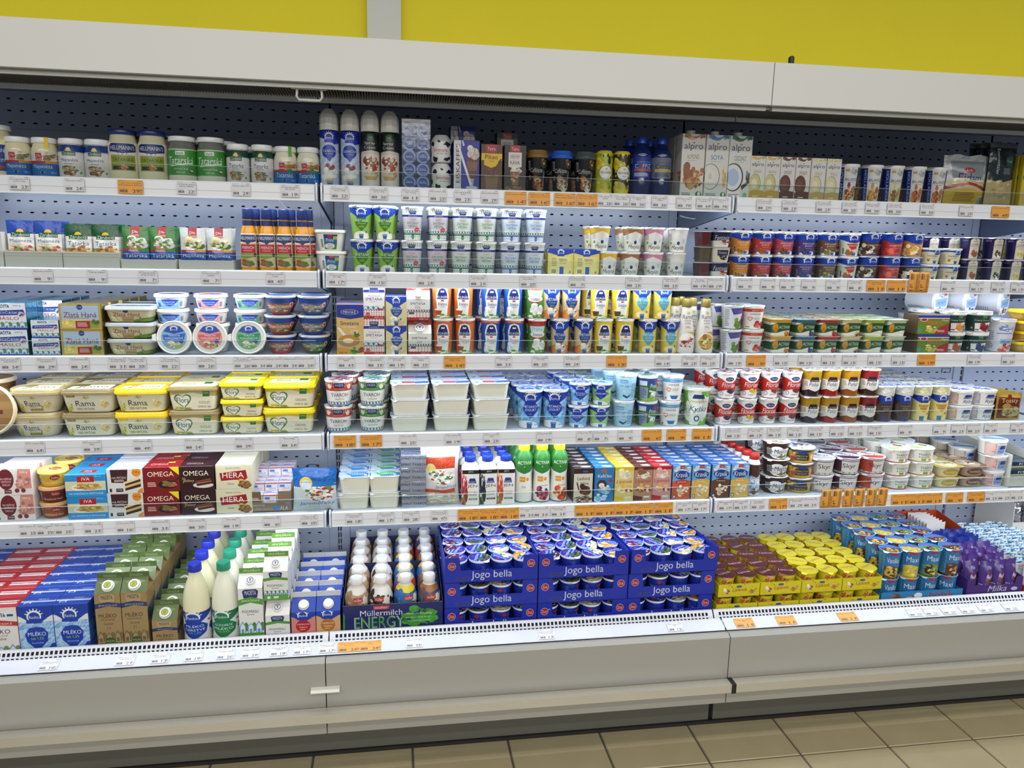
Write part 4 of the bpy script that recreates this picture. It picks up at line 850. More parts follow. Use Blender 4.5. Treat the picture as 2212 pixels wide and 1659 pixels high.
brick('sadlo', .108, .06, .0795, sad, pm('d8d0cb', .4), pm('d9d2ce', .35), 'lard_box', 'box'); brick('iva', .112, .062, .0690, iva, pm('2a8cc8', .3), art('ivat', 80, 40, '2786c2', R(.3, .25, .7, .7, 'b01f24'), T('IVA', .5, .48, .2, .3, 'f0f0f0', .03)), 'fat_block', 'box')
brick('peceni', .1, .062, .0755, pech, pm('cdcac6', .35), pm('d8d8da', .22, .2), 'fat_block', 'box'); brick('omega_r', .102, .062, .0765, om1, pm('7a1216', .3), art('omt1', 80, 40, '8a161a', R(.6, .1, .8, .3, 'e6d41e'), T('OMEGA', .4, .5, .5, .3, 'd8c0b0')), 'fat_block', 'box')
brick('omega_b', .1, .062, .0765, om2, pm('2e1214', .3), art('omt2', 80, 40, '34171a', T('OMEGA', .4, .5, .5, .3, 'c0a898')), 'fat_block', 'box'); brick('hera', .106, .062, .0775, her, pm('d6ceae', .35), pm('dcd6c0', .3, 0, .2), 'fat_block', 'box')
po = lambda nm, c, c2, w2: art(nm, 200, 80, c, R(.0, 0, 1, .25, c2), BC(.05, .25, .2, .85), E_(.66, .3, .14, .2, '8a1f20'), T('Sádko', .66, .3, .2, .18, 'f0e0c0', .02), T(w2, .58, .68, .6, .22, 'f0e4c4', .005, .2))
pot = art('potop', 120, 120, 'd9b84a', O(.5, .5, .4, 'e6cf7a'), B_(.5, .5, .25, .2, ['8a3a20', 'd8b050', 'a05a30'], 12, 2))
for k_, c, c2, w2 in (('po1', '9a4a22', 'b06a3a', 'Nátěrková mast'), ('po2', '6a2420', '7a302a', 'Škvarková mast'), ('po3', 'd8a82a', 'e2c25a', 'Pomazánková')): tub(k_, .083, .083, .049, 0, po(k_, c, c2, w2), pm('e4c96a' if k_ == 'po3' else 'c9966a', .3), pot, .009, tap=.86, nm='spread_tub')
G5 = 'fat and lard packs on the fifth shelf'
row(5, 'sadlo', [41], 'white lard box with burgundy emblem', G5, tiers=2, deep=2, yf=.04, rot=.03, up=[36], dx=.008)
row(5, 'po1', [122], 'round brown spread tub', G5, tiers=2, tops='po2', yf=.04); row(5, 'po3', [117], 'round yellow spread tub topping the brown tubs', G5, yf=.04, zb=SURF[5]+.098); row(5, 'po1', [146], 'round brown spread tub in the rear stack', G5, tiers=2, yf=.15); row(5, 'po3', [150], 'round yellow spread tub topping the rear stack', G5, yf=.15, zb=SURF[5]+.098)
row(5, 'iva', [198], 'bright blue frying fat block with red badge', G5, tiers=2, deep=4, yf=.035, rot=.015, up=[193])
row(5, 'peceni', [279], 'white baking fat block with cake picture', G5, tiers=2, deep=3, yf=.037, rot=.015, up=[277])
row(5, 'omega_r', [356], 'red cooking fat block with frying pan picture', G5, tiers=2, deep=5, yf=.04, rot=.015, up=[355])
row(5, 'omega_b', [433], 'dark brown icing fat block with chocolate cake', G5, tiers=2, deep=5, yf=.04, rot=.015)
row(5, 'hera', [511], 'cream baking fat block with red banner', G5, tiers=2, deep=5, yf=.042, rot=.015, up=[510])
fala = art('fala', 220, 120, '8a7458', P_('6f5a42', .02, 0, .3, 0, .34, .5, .02, .5), T('ČERSTVÉ', .22, .66, .34, .12, 'a8c8e0', .015), T('PEKAŘSKÉ DROŽDÍ', .3, .84, .54, .13, '8ab8e0', .02), T('FALA', .8, .82, .24, .18, 'b8d0e8', .02, .15), O(.92, .6, .05, '5a8ac0'), LN(.06, .3, .28, .4, 'd8d0c0', 2), B_(.64, .8, .07, .14, ['4a80c0'], 5, 2, .5))
tray('tray_f', .129, .2, .066, .066, '86704f', fala, dip=(.038, .028), hb=.066)
fc = art('falac', 80, 60, 'd8d4dc', R(0, 0, 1, .16, 'b04a54'), R(.1, .3, .5, .6, '4a7ac0'), T('FALA', .6, .75, .5, .25, '5a80b8', .02)); fct = art('falat', 80, 60, 'cfccd8', R(0, .4, 1, .6, '8a94c0'), R(.1, .15, .6, .35, 'b0606a'))
brick('yeast', .0395, .038, .026, fc, pm('cfccd8', .3), fct, 'yeast_cube', 'cube')
o = row(5, 'tray_f', [593], 'brown cardboard tray of yeast cubes', 'trays on the fifth shelf', yf=.043, rot=0, jit=0)[0]; X, Y, Z = o.location
for j in range(5):
    for i in range(3):
        nk = 2 if j == 0 else (3 if j < 3 else 4)
        for k in range(nk): put('yeast', suffix('small white yeast cube in brown tray', tierp(k, nk) if nk < 4 else ORD[k]+' tier', ('left', 'middle', 'right')[i], deepp(j, 5)), 'yeast cubes', (X+(i-1)*.0408, Y-.1+.0225+j*.0388, Z+.0026+k*.0263), random.uniform(-.02, .02))
jb = art('jarom_b', 240, 240, 'c9d6dc', R(0, 0, 1, .36, '1f63b0'), MO(.02, .06, .98, .36, ['1f63b0', '2a70bc', '1a58a4'], 12, 6), P_('2a70bc', 0, .36, .55, .28, 1, .38, 1, .42, 0, .42), O(.3, .34, .15, 'e8c85a'), O(.3, .38, .12, 'd8e2ea'), T('JAROMĚŘICKÁ', .3, .31, .22, .04, '1f4a90'), B_(.62, .58, .34, .16, ['eceae4', 'd8e0dc', 'c04a34', 'f2f0ea', '5a8a4a', 'b83a2a', 'e6e4dc'], 34, 5, .24), T('Jaroměřický', .55, .82, .8, .12, '2a62b0', .01, .15), T('Tvaroh tvrdý', .6, .91, .5, .06, 'd8b83a', .005), T('na strouhání', .65, .97, .36, .04, '7aa8d0'), rough=.2, bump=.4, scale=30)
pouch('jarom_b', .136, .136, .036, jb, 'cheese_pouch', 'pouch', seed=4, wob=.002)
row(5, 'jarom_b', [680], 'blue and white curd cheese pouch beside bay joint', 'cheese pouches', yf=.032, rot=0, rz=0)

# --- deck: milk
mlk = art('mleko_r', 180, 320, 'e4e6ea', RH(.5, .14, .4, RB), MO(0, .3, 1, 1, ['8ab4e0', '9cc2e8', 'a8cbec', '7aa8da', 'b4d4f0'], 9, 14), WV(RB, .18, .34), RH(.46, .2, .42, RB), P_(RB, .16, .54, .3, .42, .5, .4, .7, .42, .82, .52, .8, .68, .62, .8, .5, .88, .38, .8, .2, .68), T('MLÉKO', .5, .53, .52, .09, 'f4f6f8', .03), T('tuk 1,5%', .5, .63, .38, .06, 'b8d84a', .02), T('POLOTUČNÉ', .5, .71, .34, .035, 'e8eef4'), E_(.54, .93, .13, .06, RB), T('1 Litr', .54, .93, .18, .04, 'f0f4f8', .02), B_(.98, .84, .16, .08, [RB], 5, 2, .7), B_(0, .86, .12, .06, [RB], 4, 3, .7))
mlr = art('mleko_j', 180, 320, 'e6e4de', MD(.46, .16, .58, '23306b', 'f0f0ec'), T('MADETA', .46, .155, .46, .06, '2a3a6a', .03), P_('b8322e', 0, .28, .5, .24, 1, .28, 1, .36, .5, .34, 0, .38), T('JIHOČESKÉ', .5, .31, .7, .06, 'f2eee6', .02), T('MLÉKO', .44, .45, .66, .1, '2a3560', .03), T('plnotučné', .44, .54, .5, .05, 'b8443a', .015, .2), T('trvanlivé', .44, .6, .4, .05, '3a3a48', .01, .2), HS(.68, .95, '7a9ac8', '6a9a5a', 3), R(.72, .06, .9, .13, 'e8e8e8'), R(.72, .13, .9, .17, '2a4a90'))
mt1 = art('mtop_b', 120, 80, '2347a4', R(0, .44, 1, .6, 'e8ecf2'), T('MLÉKO', .6, .3, .3, .14, 'e8ecf2', .02), RH(.22, .72, .2, '2347a4'), R(.0, 0, 1, .06, '1a3a8a')); mt2 = art('mtop_r', 120, 80, 'b02a2c', R(0, .0, 1, .14, '9a2024'), R(.08, .3, .92, .66, 'e6e2dc'), T('18.12.21', .35, .5, .3, .12, '5a5a5a'), T('14:10', .72, .5, .2, .1, '5a5a5a'), T('JIHOČESKÉ MLÉKO', .5, .84, .8, .12, 'e0b0a8'))
brick('milk_b', .0955, .0625, .164, mlk, art('mside', 60, 180, '2a50b0', MO(0, .3, 1, 1, ['2a50b0', '4a76c8', '2446a4'], 4, 10)), mt1, 'milk_carton', fold=True); brick('milk_r', .0955, .0625, .164, mlr, pm('b03032', .3), mt2, 'milk_carton', fold=True)
G6 = 'milk cartons on the bottom deck'
XM = lambda px: px2X(px, 0, ZS[6]+.1)
def block(key, X0, desc, group, cols=1, deep=6, tiers=1, y0=-.045, pitch=None, dz=0., gx=.001, rot=.01, tiersf=None):
    K_ = KD[key]; n = 0
    for i in range(cols):
        for j in range(deep):
            for k in range(tiers if tiersf is None else tiersf(j)):
                put(key, suffix(desc, tierp(k, tiers), colp(i, cols), deepp(j, deep)), group, (X0+i*(K_['w']+gx)+random.uniform(-.0006, .0006), y0+K_['d']/2+j*((pitch or K_['d'])+.0012), ZS[6]+k*K_['h']), random.uniform(-rot, rot))
xb = -.8335
block('milk_b', xb, 'blue one-litre milk carton', G6, 2, 7); block('milk_r', xb-2*.0965, 'red and white one-litre milk carton', G6, 2, 7)
block('milk_b', xb-4*.0965, 'blue milk carton left of the red ones', G6, 2, 7)
kr = 'a08658'
mfr = lambda nm, big: art(nm, 150, 330 if big else 210, kr, *( [MD(.48, .085, .62, '23243a', 'b59d70'), P_('2a3a6a', 0, .17, .5, .14, 1, .17, 1, .24, .5, .21, 0, .25), T('JIHOČESKÉ', .5, .195, .74, .04, 'd8c8a0', .02), T('MLÉKO', .46, .36, .68, .08, '2e2430', .03), T('POLOTUČNÉ', .46, .43, .56, .035, '3a2e34', .015), T('čerstvé', .47, .5, .36, .04, '3a2e34', .01, .1), T('1 l', .47, .575, .1, .045, '2e2430', .02), HS(.6, .8, '6a5a3e', '7a6a44', 3, 'a88e60'), R(.1, .82, .92, 1, '5f7a3a'), E_(.5, .8, .2, .07, '3f5a2a'), T('MYSLÍME', .5, .79, .3, .03, 'd8e0c0', .02), T('NA PŘÍRODU', .5, .83, .34, .03, 'd8e0c0', .02)] if big else
    [MD(.48, .13, .56, '23243a', 'b59d70'), P_('2a3a6a', 0, .26, .5, .22, 1, .26, 1, .35, .5, .31, 0, .36), T('JIHOČESKÉ', .5, .285, .6, .05, 'd8c8a0', .02), T('MLÉKO', .48, .5, .64, .12, '2e2430', .03), T('POLOTUČNÉ', .46, .61, .52, .045, '3a2e34', .015), T('0,5 l', .8, .7, .2, .05, '3a2e34'), HS(.76, .98, '6a5a3e', '7a6a44', 6, 'a88e60')]))
msl = art('msl', 120, 90, '5f7040', P_('7a8a52', .1, .3, .5, .1, .9, .3, .5, .6)); mfin = art('mfin', 120, 24, '55683a', T('lahodné', .5, .5, .5, .6, '9aa878', .02))
capt = art('capt', 60, 60, 'f0efe8', O(.5, .5, .36, '7a9a3a'), O(.5, .5, .26, 'd8c04a'), R(.36, .3, .64, .7, '8aa04a')); capm = art('capm', 60, 60, 'f0efe8', O(.5, .5, .4, '5a7ab0'), O(.5, .5, .3, 'f0f0f0'), P_('c04a3a', .5, .5, .3, .3, .7, .3), P_('e0a03a', .5, .5, .3, .7, .7, .7), O(.5, .5, .08, '3a5aa0'))
sidek = art('sidek', 60, 200, '97794c', P_('2a3a5a', 0, .3, 1, .2, 1, .42, 0, .5), T('JIHOČESKÉ', .5, .36, .1, .2, 'c8b890', .02, 0, 1))
gable('gab_k', .0715, .241, mfr('mfr1', True), msl, mfin, sidek, captop=capt, capr=.0155); gable('gab_ks', .0715, .146, mfr('mfr2', False), msl, mfin, sidek, captop=capt, capr=.0155)
block('gab_k', -.635, 'tall brown milk carton with olive gable top', G6, 2, 6, pitch=.073, gx=.0025); block('gab_ks', -.481, 'short brown milk carton with olive gable top', G6, 1, 6, pitch=.073)
mb1 = lambda nm, c, t1, t2, t3: art(nm, 200, 170, 'e9ece8', WV(c, .0, .36), RH(.46, .17, .3, c), P_(c, .22, .48, .34, .36, .5, .3, .66, .36, .76, .48, .72, .7, .56, .86, .46, .9, .36, .82, .24, .66), T(t1, .49, .46, .36, .1, 'f4f6f8', .03), T(t2, .49, .58, .4, .1, 'f4f6f8', .03), T(t3, .49, .69, .24, .07, 'b8d84a', .02), CO(.49, .93, .17, True), B_(.88, .6, .09, .12, [c], 4, 2, .7), B_(.12, .75, .08, .1, [c], 4, 3, .7), R(.76, .3, .83, .36, 'c03a3a'))
MILK = [(0, .035), (.004, .0395), (.05, .040), (.135, .0395), (.172, .035), (.2, .0265), (.218, .0195), (.226, .0175), (.238, .0175)]
lab1 = mb1('mb_b', RB, 'MLÉKO', 'ČERSTVÉ', 'tuk 1,5%'); lab2 = mb1('mb_g', '1f7a4a', 'ACIDOFILNÍ', 'MLÉKO', 'tuk 3,6%')
for k_, l_, c_ in (('mbot_b', lab1, '2230a8'), ('mbot_g', lab2, '23886a')): bottle(k_, MILK, pm('dfdcb8' if k_[-1] == 'b' else 'e4e4d0', .16), (l_, .02, .115), (pm(c_, .35), [(.234, .0185), (.236, .0205), (.257, .0200), (.2595, .0185)]), 'milk_bottle', lab_f=.62)
block('mbot_b', -.3965, 'clear milk bottle with dark blue cap', G6, 1, 5, pitch=.0865); block('mbot_g', -.3125, 'clear milk bottle with green cap', G6, 1, 5, pitch=.0865)
pdm = lambda nm, big: art(nm, 150, 300 if big else 200, 'e9e9e4', *([MD(.5, .1, .66, 'f0f0ec', '23306b'), P_('5a9a3a', 0, .2, .5, .15, 1, .2, 1, .3, .5, .25, 0, .3), T('JIHOČESKÉ', .5, .215, .74, .05, 'eaf2e0', .02), T('PODMÁSLÍ', .48, .4, .68, .06, '2a2e50', .03), T('kysané', .48, .46, .3, .035, '3a3a48', .01, .2), HS(.55, .78, '6a9ac8', '4f8a3a', 3), R(0, .78, 1, 1, '4f9a34'), O(.2, .9, .08, 'e8e8e8'), R(.4, .86, .62, .9, 'e8e8e8'), R(.4, .9, .62, .94, 'c03a34')] if big else
    [MD(.5, .13, .56, 'f0f0ec', '23306b'), P_('5a9a3a', 0, .24, .5, .19, 1, .24, 1, .33, .5, .28, 0, .34), T('PODMÁSLÍ', .48, .48, .66, .09, '2a2e50', .03), T('kysané', .48, .58, .3, .05, '3a3a48', .01, .2), HS(.62, .8, '6a8ac8', '4f8a3a', 6), R(0, .8, 1, 1, '5fa040'), O(.2, .9, .07, 'e8e8e8'), R(.4, .86, .6, .93, 'e8e8e8')]))
psl = pm('e6e6e2', .3); pfin = art('pfin', 120, 24, '6a9a40', T('zdroj bílkovin', .5, .5, .7, .6, 'dfe8d0', .02))
gable('gab_p', .0715, .236, pdm('pdm1', True), psl, pfin, pm('dcdcd8', .3), captop=capm); gable('gab_ps', .0715, .1435, pdm('pdm2', False), psl, pfin, pm('dcdcd8', .3), captop=capm)
block('gab_p', -.231, 'tall white buttermilk carton with green fin', G6, 1, 6, pitch=.073); block('gab_ps', -.1545, 'small white buttermilk carton with green base', G6, 1, 4, pitch=.073, tiers=2)
kef = lambda nm, c, c2, fd: art(nm, 150, 220, c, WV(RB, .14, .30), RH(.46, .1, .42), O(.48, .46, .3, c2), T('KEFÍROVÉ', .48, .40, .5, .065, 'f4f0e8', .02), T('MLÉKO', .48, .5, .34, .065, 'f4f0e8', .02), LN(.34, .57, .6, .62, 'e8c060', 1), B_(.5, .9, .5, .16, fd, 22, 3, .3), R(.66, .9, .84, .95, 'e8e8e8'))
kfin = pm('c6c8cc', .35)
gable('gab_kr', .0725, .149, kef('kef_r', 'd88a80', 'b8202c', ['c04038', 'd8564a', 'eeeae4', '7a9a4a', 'b83030']), art('kefs', 60, 60, '2348b4', T('mrazuvzdorné', .5, .12, .5, .06, '8ab84a')), kfin, pm('2145ac', .3), capr=.0145); gable('gab_ko', .0725, .149, kef('kef_o', 'd8a878', 'b8702a', ['d89a4a', 'e0b060', 'eeeae4', 'c8c04a', 'd88a3a']), ARTS['kefs'], kfin, pm('2145ac', .3), capr=.0145)
block('gab_kr', -.0765, 'blue kefir carton with strawberry print', G6, 1, 5, pitch=.074); block('gab_ko', -.0025, 'blue kefir carton with apricot print', G6, 1, 5, pitch=.074)

# ================================================================== MIDDLE BAY
# --- top shelf: spray cream, coffee drinks, plant drinks
def fluted(r, z0, h):
    """ribbed dome cap of a spray can"""
    mb = MB(); n = 40; zs = [(0, 1.), (.02, 1.02), (.05, 1.0), (.35, .98), (.6, .94), (.78, .82), (.92, .6), (1, .42)]
    rows = []
    for t, k in zs:
        a = .035 if .05 < t < .95 else 0
        rows.append([(r*k*(1+a*math.cos(10*2*math.pi*i/n))*math.cos(2*math.pi*i/n), r*k*(1+a*math.cos(10*2*math.pi*i/n))*math.sin(2*math.pi*i/n), z0+h*t) for i in range(n)])
    vs = [p for r_ in rows for p in r_]; fs = [(j*n+i, j*n+(i+1) % n, (j+1)*n+(i+1) % n, (j+1)*n+i) for j in range(len(zs)-1) for i in range(n)]
    mb.add(vs, fs, None, 0, True); mb.add(rows[-1], [tuple(range(n))]); return mb
def spray(key, m):
    r = .0265; mb = MB(); loft(mb, [(0, r*.9), (.003, r), (.150, r), (.157, r*.92), (.160, r*.8)], f=.44, vr=(0, .157))
    return reg(key, 'spray_cream_can', 'can', 2*r+.001, 2*r+.001, .2165, PT('can', mb, [m]), PT('ribbed_cap', fluted(r*1.0, .157, .0595), [pm('e6e5dc', .3)]))
sp1 = art('spray_r', 160, 330, 'cdd9ec', MO(0, .2, 1, 1, ['c3d4ec', 'd3e0f0', 'b8cce8'], 5, 10), WV('1c34b4', .12, .18), P_('1c34b4', 0, 0, 1, 0, 1, .22, .7, .25, .4, .17, 0, .12), RH(.5, .13, .34, '1c34b4'), E_(.48, .38, .3, .12, '1c3cae'), P_('1c3cae', .3, .45, .66, .45, .5, .56), T('ŠLEHAČKA', .49, .36, .54, .06, 'f4f6f8', .03), T('ve spreji', .48, .42, .32, .035, 'e0e8a0', .01), B_(.48, .65, .2, .05, ['b03a34', 'c85a48', '3a4a6a', '5a2a34'], 12, 3), B_(.45, .77, .3, .09, ['f2f0ec', 'e6e4e0', 'f6f6f4'], 14, 4, .45), P_('d8b888', .3, .86, .66, .86, .6, 1, .36, 1), CO(.5, .92, .22))
sp2 = art('spray_c', 160, 330, '1c2322', P_('d9cdb4', 0, .36, .5, .33, 1, .36, 1, .44, .5, .4, 0, .44), R(.0, .40, 1, 1, 'e4e0d8'), R(.34, .06, .62, .16, '2c5a3c'), T('Coop', .48, .1, .18, .04, 'd8e0d0'), T('Spray', .45, .21, .44, .06, 'e8ece8', .005), T('Cream', .45, .28, .46, .05, 'e8ece8', .005), B_(.5, .58, .32, .12, ['b83a2a', 'c8503a', '4a7a34', 'e8dcc8', '9a2a24', 'f0ece4'], 22, 5, .4), B_(.5, .74, .3, .07, ['efe6d4', 'd9b878', 'e8dcc4'], 12, 3, .4), P_('d0a860', .2, .79, .8, .79, .7, .86, .3, .86))
spray('spray_b', sp1); spray('spray_k', sp2)
row(1, ['spray_b', 'spray_b', 'spray_k', 'spray_k'], [711, 756, 799.5, 843], ['blue whipped cream spray can with white ribbed cap', 'blue whipped cream spray can with white ribbed cap', 'black whipped cream spray can with white ribbed cap', 'black whipped cream spray can with white ribbed cap'], 'spray cream cans', deep=1, yf=.028, rot=.12)
# coffee creamer capsules in a clear strip pack
capl = art('capsule', 80, 80, '6f9ad8', O(.5, .5, .46, 'a8c6ee'), O(.5, .5, .36, '1f4aa8'), T('Ranho', .5, .42, .44, .12, 'f0f4f8', .03), R(.2, .5, .8, .55, 'd8e4f0'), R(.62, .7, .92, .82, '24489a'))
ps = []; cap_i = 0
mb = MB(); mb.box(-.0405, .0405, .0385, .0395, 0, .192); ps.append(PT('backing_card', mb, [pm('3a62b4', .4)], w8=False))
for j in range(5):
    for i in range(2):
        m = MB(); loft(m, [(0, .012), (.004, .0135), (.026, .0165), (.0265, .0192), (.0285, .0194), (.029, .019)], bm=[0, 0, 0, 0, 0], tm=1)
        cx, cz = (-.0197 if i == 0 else .0197), .021+j*.0365
        m.v = [(x+cx, .0315-z, y+cz) for x, y, z in m.v]; ps.append(PT('capsule', m, [pm('8fb0e0', .3), capl]))
m = MB(); m.box(-.0415, .0415, -.0006, .0, 0, .200); ps.append(PT('clear_film', m, [film_mat()], w8=False))
reg('capsules', 'creamer_strip_pack', 'pack', .084, .041, .2, *ps)
row(1, 'capsules', [898], 'clear strip pack of blue coffee creamer capsules', 'coffee creamers', yf=.03, rot=0)
cow = art('cowcup', 180, 150, 'eeeeec', *[B_(x, y, rx, ry, ['1a1a1e'], 5, s_, .6) for x, y, rx, ry, s_ in ((.2, .2, .06, .08, 1), (.72, .22, .1, .09, 2), (.3, .85, .08, .09, 3), (.74, .82, .09, .07, 4), (.46, .12, .04, .05, 5), (.95, .5, .06, .1, 6), (.05, .6, .06, .1, 7))], T('Smetana', .5, .46, .48, .16, 'c02a34', .03), T('do kávy 12%', .56, .62, .34, .08, '3a3a6a', .015), T('200 g', .66, .93, .16, .05, '8a2a34'))
mb = MB(); loft(mb, [(0, .027), (.002, .029), (.006, .0295), (.058, .0295), (.066, .0275), (.074, .022), (.078, .019)], f=.5, vr=(0, .066))
reg('cowcup', 'coffee_cream_cup', 'cup', .06, .06, .0785, PT('cup', mb, [cow]), PT('lid', loft(MB(), [(.077, .0185), (.0785, .018)]), [pm('eeeeea', .3)]))
row(1, 'cowcup', [952.5], 'cow-spotted coffee cream cup', 'coffee creamers', tiers=2, yf=.03, rot=.5)
eis = art('eisk', 200, 320, '2230a0', R(0, 0, .3, 1, 'e4e2de'), T('EISKAFFEE', .16, .46, .15, .78, '15151a', .04, 0, 1), R(.28, .0, .34, 1, '2230a0'), P_('6a4430', .48, .32, .96, .32, .84, .76, .6, .76), P_('8a6248', .5, .42, .94, .42, .9, .6, .56, .6), P_('a8b0c0', .62, .76, .8, .76, .76, .92, .66, .92), E_(.71, .94, .24, .035, 'c8d0dc'), B_(.72, .24, .2, .1, ['efe8de', 'e6d8c8', 'd0b098'], 16, 3, .45), P_('eef0f4', .12, .1, .2, .08, .72, .88, .64, .9), P_('e0e4ea', .3, .0, .36, 0, .42, .1, .36, .12), E_(.18, .95, .12, .035, 'd0d4dc'))
brick('eisk', .0765, .055, .143, eis, pm('24329c', .3), art('eiskt', 100, 70, '2a36a4', R(0, .0, 1, .3, 'd8d8dc'), E_(.62, .55, .26, .16, '8a94c8'), R(.1, .5, .26, .66, 'd8dce8')), 'iced_coffee_carton')
pik = art('pikao', 180, 300, '5a3a22', P_('b8242a', .22, 0, .74, 0, .74, .17, .22, .17), T('Tatra', .48, .09, .38, .07, 'f2e8e0', .03), P_('f0c416', 0, .19, 1, .19, 1, .34, .82, .34, .82, .44, .48, .5, .14, .44, .14, .34, 0, .34), T('Pikao', .48, .265, .6, .09, '3a1a20', .05), T('Drink', .48, .35, .24, .04, '8a5a18', .02), E_(.5, .66, .34, .06, '7a5436'), P_('8a6444', .16, .66, .84, .66, .74, 1, .26, 1), B_(.45, .6, .26, .07, ['5a3822', '7a5434', '4a2c1a'], 12, 3), P_('4a2c1a', .92, .3, 1, .3, .6, .6, .52, .6))
kav = art('kava', 180, 300, '2a2220', P_('b8242a', .26, 0, .72, 0, .72, .15, .26, .15), T('Tatra', .49, .08, .34, .07, 'f2e8e0', .03), P_('e8e6e0', .18, .15, .8, .15, .8, .46, .5, .5, .18, .46), T('LEDOVÁ', .49, .225, .42, .07, '4a4448', .0), R(.3, .275, .68, .28, '4a4448'), T('KÁVA', .49, .36, .44, .1, '2a2428', .01), B_(.5, .54, .24, .06, ['efe8dc', 'dcd0c0', 'f4f0e8'], 12, 3, .45), P_('8a6038', .28, .56, .72, .56, .64, .86, .36, .86), B_(.5, .68, .16, .08, ['b07a44', 'd8a868', '6a4424'], 10, 4), B_(.5, .95, .44, .06, ['7a5a30', '9a7844', 'b89860', '4a3420'], 16, 5))
brick('pikao', .0635, .05, .1345, pik, pm('4a3020', .3), pm('5a3a26', .3), 'iced_coffee_carton'); brick('kava', .0655, .05, .1345, kav, pm('241c1a', .3), art('kavat', 80, 50, '2a2220', R(.25, 0, .75, 1, 'a82026')), 'iced_coffee_carton')
row(1, 'eisk', [1006], 'navy iced coffee carton with sundae glass print', 'iced coffee drinks', deep=2, yf=.026, rot=.01, zb=None)
for k_, px, dd in (('eisk', 998, 'navy iced coffee carton'), ('kava', 1093, 'black iced coffee carton')):
    K_ = KD[k_]; X = px2X(px, .17, SURF[1]+.12)
    put(k_, dd + ' lying flat in the rear', 'iced coffee drinks', (X, .145+K_['h'], SURF[1]+K_['d']/2), 0, math.radians(90)); put(k_, dd + ' raised on a lying one in the rear', 'iced coffee drinks', (X, .15+K_['d']/2, SURF[1]+K_['d']+.0004), .03)
row(1, ['pikao', 'kava'], [1060, 1110], ['brown and yellow cocoa drink carton', 'black iced coffee carton with red badge'], 'iced coffee drinks', deep=2, yf=.026, rot=.015, dx=-.01)
pa = lambda nm, glow_, w2: art(nm, 180, 200, '17181c', B_(.7, .16, .12, .1, ['5a4a3a', '7a6448', '3a3028'], 8, 3, .5), O(.72, .17, .035, 'e8c84a'), T('Caffèlatte', .46, .36, .44, .12, 'e8e6e0', .015, .3), T(w2, .46, .45, .24, .035, 'a8a8a8'), B_(.5, .72, .2, .16, glow_, 14, 3, .45), E_(.5, .64, .13, .06, 'd8c0a0'), E_(.5, .65, .06, .03, '8a5a34'), T('parmalat', .74, .62, .09, .5, 'dcdcdc', .02, 0, 1), BC(.12, .1, .24, .36, 'c8c8c8'), BC(.14, .5, .24, .62, 'c8c8c8'))
def togo(key, m, lc):
    mb = MB(); loft(mb, [(0, .0225), (.003, .024), (.100, .031), (.104, .0318), (.106, .0318)], f=.5, vr=(0, .104))
    lb = MB(); loft(lb, [(.103, .0335), (.106, .0342), (.111, .0342), (.113, .032), (.120, .030), (.1225, .0292), (.1255, .028), (.126, .026)])
    return reg(key, 'coffee_drink_cup', 'cup', .0695, .0695, .126, PT('cup', mb, [m]), PT('dome_lid', lb, [pm(lc, .25)]))
togo('pa1', pa('parm1', ['8a4a24', '6a3418', 'b87848'], 'Cappuccino'), '8a6a38'); togo('pa2', pa('parm2', ['c8a888', '8a6a4a', 'e0d0b8'], 'Latte Macchiato'), '2f5fc8'); togo('pa3', pa('parm3', ['c87a3a', 'a05a24', 'e8e0d0'], 'Espresso'), '4a5256')
row(1, ['pa1', 'pa2', 'pa3'], [1160, 1212, 1263], ['black coffee drink cup with bronze dome lid', 'black coffee drink cup with blue dome lid', 'black coffee drink cup with dark grey dome lid'], 'iced coffee drinks', deep=2, yf=.028, rot=.05, dx=-.012)
mz = lambda nm, bg, b2, w2: art(nm, 160, 260, bg, B_(.5, .5, .5, .5, [b2, '3a2a1c', b2, '8a9a2a'], 26, 5, .14), B_(.25, .3, .16, .12, ['e0c020', 'f0d84a'], 3, 2, .8), B_(.3, .82, .2, .12, ['f0dc4a', 'e8d030', 'd0c020'], 4, 3, .8), O(.54, .47, .27, '3a3a30'), O(.54, .47, .255, 'ecebe6'), T('MAZAGRANDE', .56, .47, .42, .055, '1c1c1c', .02), T(w2, .55, .55, .16, .03, '2a2a2a', .02), P_('b09a50', .5, .38, .6, .36, .56, .42), LN(.42, .6, .66, .62, '8a8a8a', 1), R(0, 0, 1, .03, b2))
for k_, m_ in (('mz1', mz('maz1', 'a8bc2c', 'd8d020', '')), ('mz2', mz('maz2', '22221c', 'e0d020', 'FORTE'))):
    mb = MB(); loft(mb, [(0, .022), (.004, .0265), (.12, .0265), (.127, .0235), (.129, .0225)], f=.5, vr=(0, .125)); reg(k_, 'coffee_drink_can', 'can', .0535, .0535, .131, PT('can', mb, [m_]), PT('can_rim', loft(MB(), [(.128, .0228), (.1305, .0232), (.131, .0225), (.1285, .021)]), [pm('b8bcc0', .25, .8)]))
row(1, ['mz1', 'mz2'], [1305, 1342.5], ['lime green coffee lemonade can', 'black and yellow coffee lemonade can'], 'iced coffee drinks', deep=2, yf=.03, rot=.05)
cz_ = lambda nm, bg, bar, bt, fgc: art(nm, 170, 150, bg, BC(.08, .06, .22, .3, 'd0d4e0'), T('CAFFEINE WATER', .56, .24, .4, .05, fgc), T('C', .36, .43, .1, .2, fgc, .03), E_(.47, .43, .05, .1, '7a3a24'), T('FFIZ', .64, .43, .24, .2, fgc, .03), R(.3, .56, .8, .67, bar), T(bt, .55, .615, .4, .06, '1a2a4a'), LN(.3, .76, .72, .94, fgc, 3))
